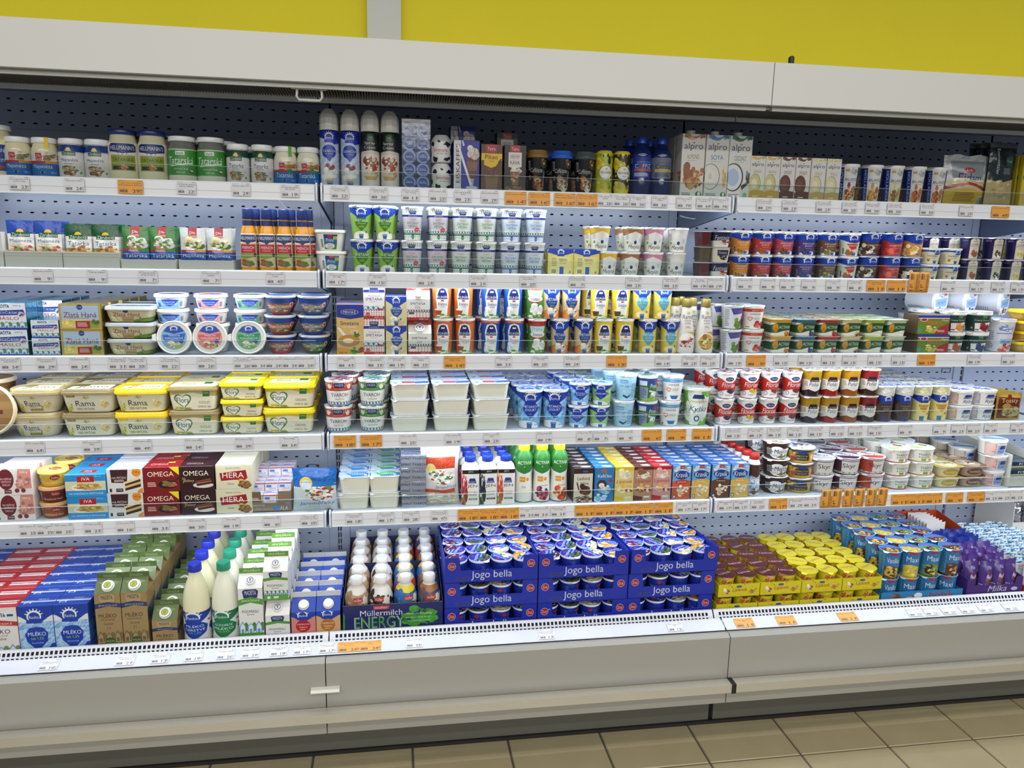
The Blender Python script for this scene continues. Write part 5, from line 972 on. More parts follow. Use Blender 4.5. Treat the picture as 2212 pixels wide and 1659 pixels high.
CZ = [(0, .0275), (.006, .032), (.02, .0325), (.05, .0325), (.055, .0318), (.115, .0318), (.12, .0325), (.135, .029), (.146, .021), (.153, .0135), (.158, .0125)]
cb_ = pm('16275c', .08, 0, 0, .6)
for k_, m_ in (('cz1', cz_('coff1', '1c3a9a', 'd8643a', 'PASSION FRUIT', 'e0e6f0')), ('cz2', cz_('coff2', '6f7a8c', 'e6cf2a', 'LEMON & MINT', '18265a'))):
    bottle(k_, CZ, cb_, (m_, .054, .116), (pm('2348b0', .3), [(.157, .0145), (.158, .0155), (.175, .0150), (.177, .0138)]), 'water_bottle', lab_f=.6)
row(1, ['cz1', 'cz2'], [1383.5, 1427], ['blue caffeine water bottle with orange band', 'blue caffeine water bottle with grey label and yellow band'], 'iced coffee drinks', deep=2, yf=.03, rot=.05, dx=-.014)
lf = lambda x, y, s=.05: P_('4f8a34', x-s, y+.01, x, y-.012, x+s*1.3, y-.008, x+s*.3, y+.014)
def alp(nm, word, wc, tops, food, big=True):
    return art(nm, 170, 330 if big else 300, 'e6e5e0', B_(.3, .02, .3, .05, tops, 8, 3, .5), B_(.85, .03, .16, .05, tops[::-1], 6, 5, .5), P_('e6e5e0', .3, .0, .75, .0, .6, .04, .42, .04), T('alpro', .5, .2, .82, .13 if big else .11, '241a62', .075), lf(.5, .135), T(word, .5, .355, .54, .075, wc, .0), LN(.26, .415, .74, .425, '8a8a8a', 1), *food)
a1 = alp('alp_alm', 'ALMOND', 'a8744a', ['c07a3a', 'a86030', '7a9a34', 'd8a060'], [B_(.32, .66, .3, .16, ['9a6030', 'b87a44', '8a5228', 'c8945a'], 9, 3, .5), B_(.8, .6, .18, .08, ['a86a38', 'd8b888', 'b87a44'], 6, 4, .5), B_(.76, .78, .18, .08, ['9a6030', 'c08a50', 'e0cca8'], 7, 5, .5), LN(.06, .93, .5, .98, '6a6a6a', 2), E_(.82, .95, .14, .05, '2f7a44'), E_(.84, .94, .06, .035, 'e8ece8')])
a2 = alp('alp_soy', 'SOYA', '3a78b8', ['3a80d0', '5a9ad8', '6a9a3a', '3a80d0'], [O(.26, .66, .4, '3a4a60'), O(.25, .66, .385, 'ece8de'), O(.22, .64, .2, 'f2efe8'), O(.24, .66, .1, 'e0dace'), B_(.84, .66, .1, .14, ['d8b878', 'e2c88a', 'c9a460'], 9, 3, .4), LN(.06, .93, .6, .98, '5a80a0', 2), E_(.86, .95, .12, .05, '2f7a44'), E_(.87, .94, .05, .035, 'e8ece8')])
a3 = alp('alp_coc', 'COCONUT', '35707a', ['2a7a70', '3a8a80', '1f6a64', '4a5a3a'], [O(.24, .66, .44, '3a2e28'), O(.22, .66, .405, 'e8ecf2'), O(.22, .66, .27, 'b8ccea'), B_(.88, .64, .1, .07, ['3a2e28', '6a80a0', '4a4038'], 5, 3, .6), P_('4a3a30', .6, .8, .95, .7, .98, .74, .66, .86), LN(.06, .93, .6, .98, '5a8a90', 2), E_(.8, .95, .1, .05, '8ab89a')])
sc_ = lambda h: PT('screw_cap', (lambda m: (loft(m, [(h, .0135), (h+.012, .0132), (h+.0125, .0125)]), m)[1])(MB()), [pm('ecebe6', .3)])
for k_, m_, tc in (('al1', a1, 'b0703a'), ('al2', a2, '4a8ad0'), ('al3', a3, '2a7468')): brick(k_, .0745, .062, .188, m_, art('alps', 60, 180, 'e2e1dc', B_(.5, .7, .4, .1, ['b87a44', 'd8b888'], 8, 3)), pm(tc, .35), 'plant_drink_carton', extra=[sc_(.188)])
row(1, ['al1', 'al2', 'al3'], [1488, 1539, 1588.5], ['large white almond drink carton', 'large white soya drink carton', 'large white coconut drink carton'], 'plant drink cartons', deep=2, yf=.024, rot=.0, jit=0)

# --- second shelf: sour cream, quark desserts
def rh_smet(nm, bg, dropc, txt, sub, pct, lower, subc='d8e04a'):
    return art(nm, 180, 200, bg, WV(RB, .16, .34, .52), RH(.5, .17, .34), P_(dropc, .22, .44, .36, .34, .5, .32, .66, .34, .80, .44, .74, .58, .5, .76, .28, .58), T(txt, .51, .42, .56, .085, 'f2f6f2', .03), T(sub, .51, .51, .34, .06, subc, .015), T(pct, .51, .61, .2, .07, subc, .02), *lower, CO(.5, .88, .2), O(.72, .78, .04, '2a58a8'))
pr = lambda nm, tall: art(nm, 200, 130 if not tall else 220, 'ecebe4', R(.24, .1, .84, .9, '3a6a9a'), P_('2a3f8a', .24, .1, .84, .1, .84, .3, .24, .3), T('Prime', .5, .4, .36, .18, 'd8e8f0', .02, .2), E_(.5, .2, .1, .1, 'b8282c'), R(.66, .2, .84, .36, 'd8d83a'), T('15%', .75, .28, .12, .1, '2a3a1a', .03), P_('4a8a34', .24, .62, .84, .62, .84, .9, .24, .9), E_(.5, .72, .24, .15, 'f0efe8'), T('Zakysaná', .5, .66, .26, .08, '2a3560', .02), T('smetana', .5, .77, .26, .08, '2a3560', .02), BC(.08, .3, .2, .85))
mb_ = pr('prime15', False)
tub('prime', .088, .088, .0615, .02, mb_, pm('e4e2d6', .3), art('primel', 80, 80, 'dcdcd2', B_(.5, .5, .4, .3, ['5a8a4a', '8ab07a', 'e8e8e0'], 14, 3)), .008, tap=.8, nm='sour_cream_tub', lip=False)
row(2, 'prime', [717], 'square sour cream tub with blue and green label', 'sour cream cups', tiers=2, deep=2, yf=.035, rot=.06, up=[715])
s15 = rh_smet('rh15', '8cb84a', '3f7a2c', 'SMETANA', 'zakysaná', '15%', [E_(.5, .95, .42, .2, 'ece6d4')])
cup('rh15', .0345, .0245, .0985, s15, art('rhl', 80, 80, 'd8dcdc', O(.5, .5, .4, 'b8d09a'), RH(.5, .5, .4, '3a5aa0')), 'sour_cream_cup')
mz_ = lambda nm, c, c2, pct, badge: art(nm, 200, 210, 'eaeae6', CH(0, .03, 1, .15, c, 25, 5), R(0, .14, 1, .15, 'eaeae6'), MD(.5, .125, .28), R(0, .2, 1, .27, '2a3a80'), T('JIHOČESKÁ', .5, .235, .36, .05, 'e8ecf2', .02), R(.0, .28, 1, .66, c2), T('TRADIČNÍ', .5, .35, .28, .045, 'c84a3a', .015), T('ZAKYSANÁ', .5, .45, .52, .095, c, .05), T('SMETANA', .5, .56, .42, .08, c, .04), HS(.66, .8, '5a6a8a', '4a8a4a', 8), *([E_(.7, .67, .12, .07, 'c83048'), T('AKCE', .7, .67, .14, .05, 'f2e8e8', .02)] if badge else []), R(0, .8, 1, .83, c), CH(0, .82, 1, 1, c, 23, 7), O(.5, .9, .075, c), T(pct, .5, .9, .1, .06, 'f0f4f0', .02))
mg1 = mz_('mz_gr', '2f6a48', 'c9c0c6', '15%', True); mg2 = mz_('mz_g', '2f6a48', 'cfd6cc', '15%', False); mg3 = mz_('mz_b', '2f66a8', 'ccd8e0', '11%', False)
lidg = art('lidg', 80, 80, 'dfe2dc', CH(0, 0, 1, 1, '8ab08a', 15, 15), O(.5, .5, .3, 'e6e6e0'), T('MADETA', .5, .5, .4, .1, '23306b', .03)); lidb = art('lidb', 80, 80, 'dfe2e6', CH(0, 0, 1, 1, '8aa8d0', 15, 15), O(.5, .5, .3, 'e6e6e0'), T('MADETA', .5, .5, .4, .1, '23306b', .03))
for k_, m_, l_ in (('mz_gr', mg1, lidg), ('mz_g', mg2, lidg), ('mz_b', mg3, lidb)): cup(k_, .0335, .0245, .0985, m_, l_, 'sour_cream_cup')
GS = 'sour cream cups'
row(2, 'rh15', [781, 837], 'green and blue sour cream cup', GS, tiers=2, deep=2, yf=.033, up=[779, 832], dx=.008)
row(2, 'mz_gr', [890, 944], 'green gingham sour cream cup with red badge', GS, tiers=2, deep=2, yf=.033, up=[892, 946], dx=.0)
row(2, 'mz_g', [996, 1049], 'green gingham sour cream cup without badge', GS, tiers=2, deep=2, yf=.033, up=[997.5, 1051.5], dx=-.008)
row(2, 'mz_b', [1101, 1153], 'blue gingham sour cream cup', GS, tiers=2, deep=2, yf=.033, up=[1103, 1156], dx=-.01)
ter = art('termix', 180, 180, 'd8cc6a', WV(RB, .16, .26), RH(.5, .15, .24), R(.1, .3, .9, .92, 'e0d68a'), T('TERMIX', .58, .43, .34, .1, '3a3420', .03), T('vanilka', .58, .54, .26, .06, 'c86a2a', .015), LN(.14, .36, .36, .68, '8a8460', 5), BC(.14, .76, .34, .94, 'e8e2b0'), R(.46, .68, .62, 1, '2a58b0'), T('4', .86, .88, .08, .12, '2a4a8a', .03))
ps = []
mb = MB(); loft(mb, [(-.0018, .040, .040, .009), (0, .0405, .0405, .009)], tm=0); mb.v = [(x, -z-.001, y+.0405) for x, y, z in mb.v]; n_ = 0
for f in mb.f:
    for k, vi in enumerate(f): mb.uv[n_+k] = (mb.v[vi][0]/.081+.5, mb.v[vi][2]/.081)
    n_ += len(f)
ps.append(PT('printed_foil', mb, [ter], w8=False))
for i in (-1, 1):
    for j in (0, 1):
        m = MB(); loft(m, [(0, .019, .019, .006), (.04, .0165, .0165, .006), (.042, .014, .014, .006)]); m.v = [(x+i*.0203, z+.0016, y+.0202+j*.0405) for x, y, z in m.v]; ps.append(PT('pot', m, [pm('e0c81e', .3)]))
reg('termix', 'dessert_four_pack', 'pack', .082, .046, .081, *ps)
row(2, 'termix', [1211, 1266], 'yellow vanilla curd four-pack stood on edge', 'curd desserts on second shelf', yf=.027, deep=2, rot=.02)
def matyl(nm, c):
    return art(nm, 180, 160, 'e8e8e0', WV(c, .3, .16, .5), P_('e8e8e0', .1, .3, .5, .12, .9, .3, .9, .5, .1, .5), LN(.06, .2, .24, .5, '9a9ab0', 5), R(.1, .55, .2, .66, '7aa03a'), T('BiO', .34, .66, .12, .1, '7aa03a', .03), E_(.52, .6, .07, .08, '2a4a8a'), T('Matylda', .5, .82, .62, .22, '22222a', .03, .25), *[B_(x, y, .05, .07, ['2a2a2e', 'f0efe8', 'd8a898'], 6, int(x*50), .5) for x, y in ()], E_(.76, .5, .06, .1, 'b8cce0'))
MC = [('myo', 'e6b82a', 'yellow'), ('mybr', 'a8704a', 'brown'), ('mypk', 'd88aa8', 'pink'), ('myw', 'e2e0d8', 'white')]
for k_, c, _ in MC: cup(k_, .0335, .0245, .0765, matyl(k_, c), art('myl', 80, 80, 'e2e2dc', O(.5, .5, .4, 'd0d8d0'), T('Matylda', .5, .5, .6, .2, '2a2a34', .02, .2)), 'milk_dessert_cup')
row(2, [m[0] for m in MC], [1311, 1360, 1409, 1458.5], [f'white organic milk cup with {m[2]} top' for m in MC], 'organic milk cups', tiers=2, deep=2, yf=.035, up=[1296, 1366, 1412, 1463], rot=.15, dx=-.004)
fan = art('fantas', 150, 90, 'e9e6dc', R(0, 0, 1, .62, '20264e'), T('Fantasia', .5, .34, .72, .34, 'e8e6e2', .03, .25), P_('e9e6dc', 0, .56, 1, .5, 1, 1, 0, 1), B_(.7, .68, .26, .14, ['a84a40', 'e8c8b0', '8a2a24', 'f0e0d0'], 14, 3, .35))
fan2 = art('fantas2', 150, 90, 'e4e0cc', R(.3, .12, .84, .52, '20264e'), T('Fantasia', .56, .3, .42, .2, 'e8e6e2', .03, .25), B_(.56, .66, .24, .14, ['3a241c', 'f0e8dc', '5a3424', '2a1814'], 12, 3, .4))
def fantasia(key, m, sc):
    hx = .03; mb = MB(); loft(mb, [(0, .0245, .026, .008), (.002, .026, .0275, .009), (.044, .030, .032, .009), (.046, .0315, .0335, .009)], f=.30, vr=(0, .044)); sd = MB(); loft(sd, [(0, .014, .026, .006), (.002, .015, .0275, .006), (.044, .0175, .032, .006), (.046, .0185, .0335, .006)], f=.3)
    mb.v = [(x+.022, y, z) for x, y, z in mb.v]; sd.v = [(x-.030, y, z) for x, y, z in sd.v]
    lb = MB(); loft(lb, [(.0458, .0545, .0345, .009), (.0466, .055, .035, .009), (.047, .0545, .0345, .009)], tm=0)
    return reg(key, 'dessert_twin_pot', 'cup', .11, .071, .0475, PT('pot', mb, [m]), PT('side_pot', sd, [pm(sc, .15)]), PT('foil_lid', lb, [art('fanl', 80, 50, 'c8ccd4', B_(.5, .5, .4, .3, ['8a90a8', 'e0e0e4', 'a05048'], 14, 2), rough=.2)]))
fantasia('fan1', fan, '5a2a2a'); fantasia('fan2', fan2, '5a5040')
row(2, 'fan1', [1534], 'yogurt twin pot with navy band and side topping', 'yogurt twin pots', yf=.026, rot=.0); row(2, 'fan2', [1536], 'cream yogurt twin pot with chocolate balls label', 'yogurt twin pots', yf=.026, zb=SURF[2]+.0478, rot=.0); row(2, 'fan1', [1537.5], 'yogurt twin pot topping its stack of three', 'yogurt twin pots', yf=.026, zb=SURF[2]+.0956, rot=0.)

# --- third shelf: cooking and whipping cream
meg = art('meggle', 180, 320, 'd8b46a', R(0, 0, 1, .25, '1f2f8a'), P_('1f2f8a', 0, .25, .5, .29, 1, .25), E_(.48, .15, .33, .055, 'b8bcc8'), E_(.48, .15, .31, .048, '24307a'), T('MEGGLE', .48, .15, .46, .05, 'e8ecf2', .03), T('Smetana', .48, .37, .68, .075, '232a68', .02), T('NA VAŘENÍ', .48, .44, .5, .04, 'f0e8d8', .015), T('10%', .66, .54, .28, .07, 'f0e8d0', .02, .2), P_('ece6da', .02, .46, .12, .46, .52, .72, .4, .76), E_(.45, .72, .4, .12, '8a8a88'), E_(.45, .71, .36, .1, 'c88a2a'), E_(.42, .72, .2, .05, 'eadfc8'), B_(.7, .6, .12, .05, ['3f6a2a', '4f8034'], 8, 3), P_('d89a3a', 0, .86, .6, .9, .6, 1, 0, 1), B_(.7, .92, .2, .06, ['3f7a34', '5a9a44', '2f5a2a'], 10, 4), O(.92, .9, .1, 'a83a2a'), T('500 ml', .22, .96, .3, .035, '3a2a1a', .015))
brick('meggle', .0805, .055, .152, meg, pm('d0a860', .3), art('megt', 60, 40, '26348a', R(0, .5, 1, .7, 'd8dce4')), 'cream_carton')
trv = art('trvan', 170, 270, 'e9e8e4', CH(0, 0, 1, .16, 'c04a44', 15, 7), MD(.5, .13, .44), R(0, .19, 1, .27, '2a3a80'), T('JIHOČESKÁ', .5, .23, .5, .05, 'e8ecf2', .02), T('TRVANLIVÁ', .5, .36, .56, .045, 'b8443a', .01), T('SMETANA', .5, .45, .8, .075, '23284e', .03), LN(.3, .52, .7, .535, 'b07a74', 1), HS(.62, .76, '5a7ab0', '5a8a4a', 4), CH(0, .76, 1, .93, 'c04a44', 17, 7), R(.66, .66, .92, .76, 'e8e8e8'), R(.66, .71, .92, .76, 'c03030'), P_('2a4a90', .66, .66, .78, .71, .66, .76), R(0, .92, 1, 1, 'b02c30'), O(.2, .9, .12, 'b02c30'), T('31%', .2, .89, .2, .06, 'f0e8e4', .03), T('250 ml', .7, .96, .4, .045, 'f0dcd8', .015))
brick('trvan', .063, .05, .1085, trv, pm('c9a8a4', .35), pm('d8c8c4', .3), 'cream_carton')
r30 = rh_smet('rh30', 'd8cf9a', RB, 'SMETANA', 'ke šlehání', '30%', [B_(.5, .86, .3, .12, ['efe9d8', 'e4dcc4', 'd8a868'], 14, 3, .45)])
brick('rh30', .063, .05, .0885, r30, pm('cfc590', .3), pm('2348b0', .3), 'cream_carton')
s33 = art('smet33', 170, 150, 'e6e4de', T('SMETANA', .48, .22, .66, .11, '23284e', .03), LN(.36, .33, .62, .36, '4a4a5a', 1), T('33%', .48, .42, .24, .08, 'b8343a', .02), HS(.46, .62, '3a3a44', '4a4a4a', 9), CH(0, .62, 1, .86, 'b06a5a', 15, 7), R(.1, .62, .32, .72, '2a4a90'), R(.1, .67, .32, .72, 'c03030'), R(.1, .74, .32, .84, 'e8e4de'), R(0, .86, 1, 1, 'a02c2c'), T('250 ml', .72, .93, .36, .07, 'f0dcd8', .015))
gable('smet33', .07, .1045, s33, pm('e2dfd6', .25), art('s33f', 100, 20, 'a83a30', T('zdroj vápníku', .5, .5, .5, .6, 'e8d0c8')), pm('d8d4cc', .3), captop=capm, capr=.0155, nm='cream_carton', d=.05)
GC = 'cream cartons on the third shelf'
row(3, 'meggle', [757], 'tall cooking cream carton with navy top', GC, deep=4, yf=.03, rot=.01)
row(3, 'trvan', [809.5], 'white cream carton with red gingham', GC, tiers=2, deep=2, yf=.03, rot=.01)
row(3, 'rh30', [857], 'yellow cream carton with blue drop', GC, tiers=2, deep=2, yf=.03, rot=.02, up=[856])
row(3, 'smet33', [907], 'white gable cream carton with large screw cap', GC, tiers=2, deep=2, yf=.03, rot=.02, up=[904])
def kun(nm, c, w2, food, band=True, sub='ke šlehání'):
    return art(nm, 180, 230, c, R(0, 0, 1, .08, 'c8503a' if band else c), *( [T('AKCE + 15 g ZDARMA', .5, .045, .62, .04, 'f2e6dc', .015)] if band else []), P_('ecebe6', .2, .36, .3, .12, .5, .08, .7, .12, .8, .36, .74, .86, .7, 1, .26, 1, .24, .6), P_('f0efea', .26, .3, .34, .12, .66, .12, .74, .3, .8, .46, .2, .46), P_('1f2a6a', .3, .28, .38, .15, .5, .12, .62, .15, .70, .28, .72, .34, .76, .44, .24, .44, .28, .34), P_('f0f0ec', .42, .24, .44, .18, .5, .2, .56, .18, .58, .24), T('KUNÍN', .5, .37, .44, .1, 'f2f2ee', .04), R(.44, .46, .56, .5, 'b8342e'), T(w2, .52, .58, .42, .1, '2a3a80', .015, .2), T(sub, .54, .66, .24, .035, '3a3a60'), *food, B_(.6, .96, .36, .07, ['6a9a3a', '8ab04a', 'f0f0e0', '4f8a34'], 26, 4, .25))
bowlf = [E_(.3, .76, .18, .05, 'f0ece0'), P_('a84a30', .12, .77, .48, .77, .42, .9, .2, .9)]; whip = [B_(.3, .82, .16, .13, ['ecebe4', 'f4f3ee', 'e2e0d6'], 12, 3, .5)]; pot_ = [E_(.28, .76, .17, .05, 'ece6d8'), P_('5a3a28', .11, .77, .45, .77, .42, .92, .16, .92)]
k1 = kun('kun_o', 'd8702a', 'Krémová', bowlf, sub='na omáčky'); k2 = kun('kun_b', '1f55b4', 'Smetana', whip); k3 = kun('kun_y', 'e4c832', 'Smetana', pot_, False, 'na vaření')
psm = art('prime_s', 170, 230, '4f8a34', R(0, 0, 1, .14, 'b02a2c'), E_(.5, .1, .14, .05, 'c83a3a'), P_('c8dce4', .14, .16, .86, .16, .8, .34, .2, .34), T('Prime', .5, .24, .5, .12, 'e8f0f4', .03, .2), T('Prime', .5, .24, .48, .11, '7ab0c8', .0, .2), E_(.52, .43, .36, .1, 'b02a2c'), E_(.52, .41, .36, .09, 'ecebe4'), T('Smetana', .52, .41, .44, .1, '1f3a5a', .03, .2), B_(.56, .72, .3, .14, ['efeee8', 'f4f3ee', 'e6e4dc'], 12, 3, .5), B_(.4, .92, .4, .08, ['7aa04a', '4f7a34', 'e8ece0', '5a8a3a'], 22, 4, .25))
r33 = rh_smet('rh33', 'd9c08a', '1c3a94', 'SMETANA', 'ke šlehání', '33%', [P_('d8843a', 0, .8, .5, .66, 1, .76, 1, 1, 0, 1), B_(.5, .8, .24, .1, ['efe6d2', 'e4d6b8'], 10, 3, .5)], 'a8d06a'); r12 = rh_smet('rh12', 'e0cc5a', '4aa0cc', 'SMETANA', 'sladká', '12%', [P_('e0c23a', 0, .8, .4, .72, 1, .84, 1, 1, 0, 1), E_(.5, .86, .3, .1, 'efe0b0')])
GK = 'whipping cream cups'
sil = art('sil', 60, 60, 'cfd2d6', B_(.5, .5, .4, .4, ['b8c0d0', 'dfe2e6', 'c8a8a0'], 12, 3), rough=.25)
for k_, m_ in (('kun_o', k1), ('kun_b', k2), ('kun_y', k3), ('prime_s', psm), ('rh33', r33), ('rh12', r12)): cup(k_, .031, .0265, .1105, m_, sil, 'cream_cup')
row(3, 'kun_o', [957, 1004.5], 'orange cream cup with bowl picture', GK, tiers=2, deep=2, yf=.032, up=[955, 1001], rot=.14)
row(3, 'kun_b', [1060, 1110], 'blue cream cup with whipped swirl', GK, tiers=2, deep=2, yf=.032, up=[1060, 1107], rot=.12, dx=-.012)
row(3, 'prime_s', [1160], 'green cream cup with red top band', GK, tiers=2, deep=2, yf=.032, up=[1155], rot=.1)
row(3, 'rh33', [1208, 1259.5], 'beige cream cup with navy drop', GK, tiers=2, deep=2, yf=.032, up=[1190, 1234], rot=.12, dx=-.01)
row(3, 'kun_y', [1303, 1348], 'yellow cooking cream cup', GK, tiers=2, deep=2, yf=.032, up=[1296, 1341], rot=.1, dx=-.014)
row(3, 'rh12', [1398, 1445], 'pale yellow cream cup with light blue drop', GK, tiers=2, deep=2, yf=.032, up=[1386, 1431], rot=.1)
rbm = lambda nm, w2, pct, fd, dc: art(nm, 170, 260, 'dad8d0', B_(.5, .06, .12, .04, ['b8a868', 'c8bc88'], 5, 3), T('Rama', .5, .15, .62, .1, '20243a', .04), T('Krémová', .5, .24, .36, .04, '4a4438', .005, .15), T(w2, .5, .3, .3, .04, '4a4438', .005, .15), T(pct, .5, .4, .2, .05, 'a83a34', .015), P_(dc, .5, .52, .8, .5, .86, .6, .4, .64), O(.5, .76, .34, 'f0ece2'), O(.5, .76, .3, fd[0]), B_(.5, .76, .24, .14, fd, 22, 4, .3))
RB2 = [(0, .0255, .0195, .017), (.004, .029, .022, .019), (.04, .0295, .0225, .019), (.08, .025, .0195, .017), (.115, .018, .0155, .014), (.14, .0155, .0145, .013), (.152, .0145, .0140, .0125)]
for k_, m_ in (('rbt1', rbm('rbt1', 'ke šlehání', '19%', ['efe8e0', 'b8343a', 'e6d8cc', '8a2a2c', 'f2ece4'], 'b8aa70')), ('rbt2', rbm('rbt2', 'na vaření', '7%', ['d8a03a', 'e0b860', 'ece0b8', '8a6a2a'], 'a89c60'))): bottle(k_, RB2, pm('d6d4cb', .25), (m_, .006, .138), (pm('9a8a4a', .3, .5), [(.148, .0150), (.150, .0158), (.17, .0152), (.1755, .0138)]), 'cream_bottle', lab_f=.5)
row(3, ['rbt1', 'rbt2'], [1482, 1521], ['cream squeeze bottle with berry picture and gold cap', 'cream squeeze bottle with soup picture and gold cap'], 'cream squeeze bottles', deep=3, yf=.032, rot=.05, dx=-.024)

# --- fourth shelf: curd, plain yogurts
tv = lambda nm, c, w2: art(nm, 200, 160, 'edece6', R(0, .02, 1, .36, c), CH(0, .02, 1, .18, 'e8c8b8', 25, 5), R(0, .18, 1, .36, c), MD(.5, .14, .34), T('JIHOČESKÝ', .5, .29, .32, .06, 'ecd8cc', .01), O(.17, .18, .08, 'e0d8d0'), O(.83, .2, .08, 'd8d4b8'), T('TVAROH', .5, .53, .56, .15, '262a3c', .04), T(w2, .52, .7, .32, .1, c, .015, .2), HS(.76, .98, '3a5a9a', '4f7a44', 9))
tvl = lambda nm, c: art(nm, 110, 110, 'd8d6d2', B_(.5, .5, .45, .45, [c, 'e6e4e0', 'b8bcc4', c, '3a5a9a'], 26, 5, .3), T('TVAROH', .5, .5, .5, .14, '3a3a44', .03), rough=.25, bump=.2)
cup('tv1', .043, .035, .0825, tv('tv_r', 'b8402e', 'tučný'), tvl('tvl_r', 'b8402e'), 'curd_cup'); cup('tv2', .043, .035, .0825, tv('tv_g', '3f8a3a', 'polotučný'), tvl('tvl_g', '4f9a6a'), 'curd_cup')
GY = 'curd and yogurt cups on the fourth shelf'
row(4, 'tv1', [731], 'curd cup with red band', GY, tiers=2, deep=3, yf=.038, up=[733], dx=.012, rot=.15)
row(4, 'tv2', [804], 'curd cup with green band', GY, tiers=2, deep=3, yf=.038, up=[805], dx=.010, rot=.15)
wtl = art('wtl', 150, 120, 'b6c4da', R(.3, .52, .62, .8, 'b02c30'), P_('2f5ab0', .6, .6, 1, .4, 1, .75, .65, .85), P_('d8dfe8', 0, .2, 1, .1, 1, .35, 0, .45), B_(.15, .75, .12, .1, ['4f8a4a', 'd8e0d8'], 8, 2), T('Tvaroh', .5, .3, .5, .16, '3a5aa0', .02), rough=.22, bump=.2)
def wtray(key, w_, d, h, top, col='dedbcb'):
    mb = MB(); loft(mb, [(0, w_*.43, d*.42, .012), (.002, w_*.44, d*.43, .014), (h-.003, w_*.487, d*.482, .014), (h-.0028, w_*.5, d*.5, .015), (h-.0012, w_*.5, d*.5, .015)], tm=0)
    return reg(key, 'curd_tray', 'tub', w_, d, h, PT('tub', mb, [pm(col, .38)]), foil(key, .04, h-.0004, top, True, 'd4d8dc', (w_/2, d/2, .015)))
wtray('wtray', .117, .09, .0505, wtl)
row(4, 'wtray', [885, 973, 1057.5], 'plain white curd tray with printed foil', 'white curd trays', tiers=3, deep=4, yf=.04, rot=.02, up=[885.5, 973, 1057])
def rhj(nm, small=False, g_=False):
    c0 = '9ac86a' if g_ else '8cc0e6'
    return art(nm, 180, 220, c0, MO(0, .1, 1, .8, ['9aca70', 'b0d48a', '86b858'] if g_ else ['5aa2da', '8cc2e8', '74b2e2', 'a8d0ee'], 8, 8), WV('1b3aa0', .14, .3), RH(.48, .16, .34, '1b3aa0'), P_('1b3aa0', .18, .4, .34, .3, .66, .3, .8, .4, .7, .56, .48, .72, .28, .56), *([T('JOGURT', .49, .44, .5, .1, 'f2f6f8', .03)] if g_ else [T('SMETANOVÝ', .49, .38, .6, .085, 'f2f6f8', .03), T('JOGURT', .49, .49, .4, .085, 'f2f6f8', .03)]), T('bílý', .49, .6, .1, .05, 'a8d04a'), E_(.35, .98, .5, .2, 'e8edf0'), CO(.46, .86, .2), T('380 g' if not small else '150 g', .74, .9, .2, .05, '2a58a8', .02), R(.78, .4, .86, .46, 'c03a3a'))
lidj = art('lidj', 110, 110, 'b8ccec', O(.5, .5, .44, '6f98dc'), P_('2448b0', .2, .35, .8, .25, .85, .6, .2, .66), RH(.5, .5, .4, '2448b0'), P_('dfe8f4', .1, .75, .8, .65, .6, .9), rough=.22, bump=.15)
cup('rhj', .0435, .034, .1265, rhj('rhj'), lidj); cup('rhs', .0345, .028, .074, rhj('rhs', True), lidj); cup('rhg', .0345, .028, .074, rhj('rhg', True, True), art('lidgj', 80, 80, 'b8d0c8', O(.5, .5, .42, '7ab0a0'), RH(.5, .5, .4, '2448b0'), rough=.22))
row(4, 'rhj', [1143.5, 1197.5], 'large blue plain yogurt cup', GY, deep=4, yf=.04, dx=-.004, rot=.1)
row(4, 'rhs', [1248], 'small blue yogurt cup', GY, tiers=2, deep=4, yf=.042, up=[1252], dx=-.01, rot=.2)
row(4, 'rhg', [1294], 'small green and blue yogurt cup', GY, tiers=2, deep=4, yf=.042, up=[1299], dx=-.01, rot=.2)
bly = art('bily', 170, 190, '9cc8e0', R(0, 0, 1, .12, 'b8dcee'), R(.52, .04, 1, .5, 'a8d4ea'), R(.18, .14, .48, .28, '5a90c0'), T('Hollandia', .33, .21, .26, .07, 'e8f0f4', .02, .2), T('bílý jogurt', .42, .4, .5, .1, '2f5a80', .02), T('3,5 %', .44, .62, .26, .08, 'e8f2f6', .02), P_('1f3a50', .3, .74, .5, .82, .66, .72, .62, .8, .48, .9, .32, .82), LN(.66, .3, .9, .9, '5a8ab0', 9))
pgb = art('prgb', 170, 180, '3f6a30', P_('2a4a8a', 0, 0, 1, 0, 1, .3, 0, .3), R(.06, .12, .4, .32, 'c8d0dc'), T('Prime', .72, .34, .38, .2, 'd8e8f0', .03, .2), E_(.84, .2, .08, .07, 'b8282c'), P_('d0dce4', .5, .5, .95, .62, .9, .7, .5, .58), R(.08, .4, .44, .9, '8a98b0'), LN(.1, .44, .4, .88, '3a4a6a', 8), B_(.72, .78, .2, .12, ['efeee8', '8ab04a', 'e4e8da', '4f7a34'], 12, 3, .45), P_('7fb04a', .44, .85, 1, .85, 1, 1, 0, 1))
dan = lambda nm, band, fd: art(nm, 170, 180, 'edebe6', R(0, .06, 1, .2, band), T('lehce', .5, .13, .24, .05, 'e8f0f4'), T('DANONE', .52, .3, .44, .08, '2a3050', .03), P_('c8343a', .2, .46, .27, .42, .31, .47, .35, .42, .42, .46, .4, .54, .31, .62, .22, .54), P_('edebe6', .23, .47, .27, .45, .31, .50, .35, .45, .39, .48, .37, .53, .31, .58, .25, .53), T('JOGURT', .6, .52, .32, .14, '7a7468', .0), *fd)
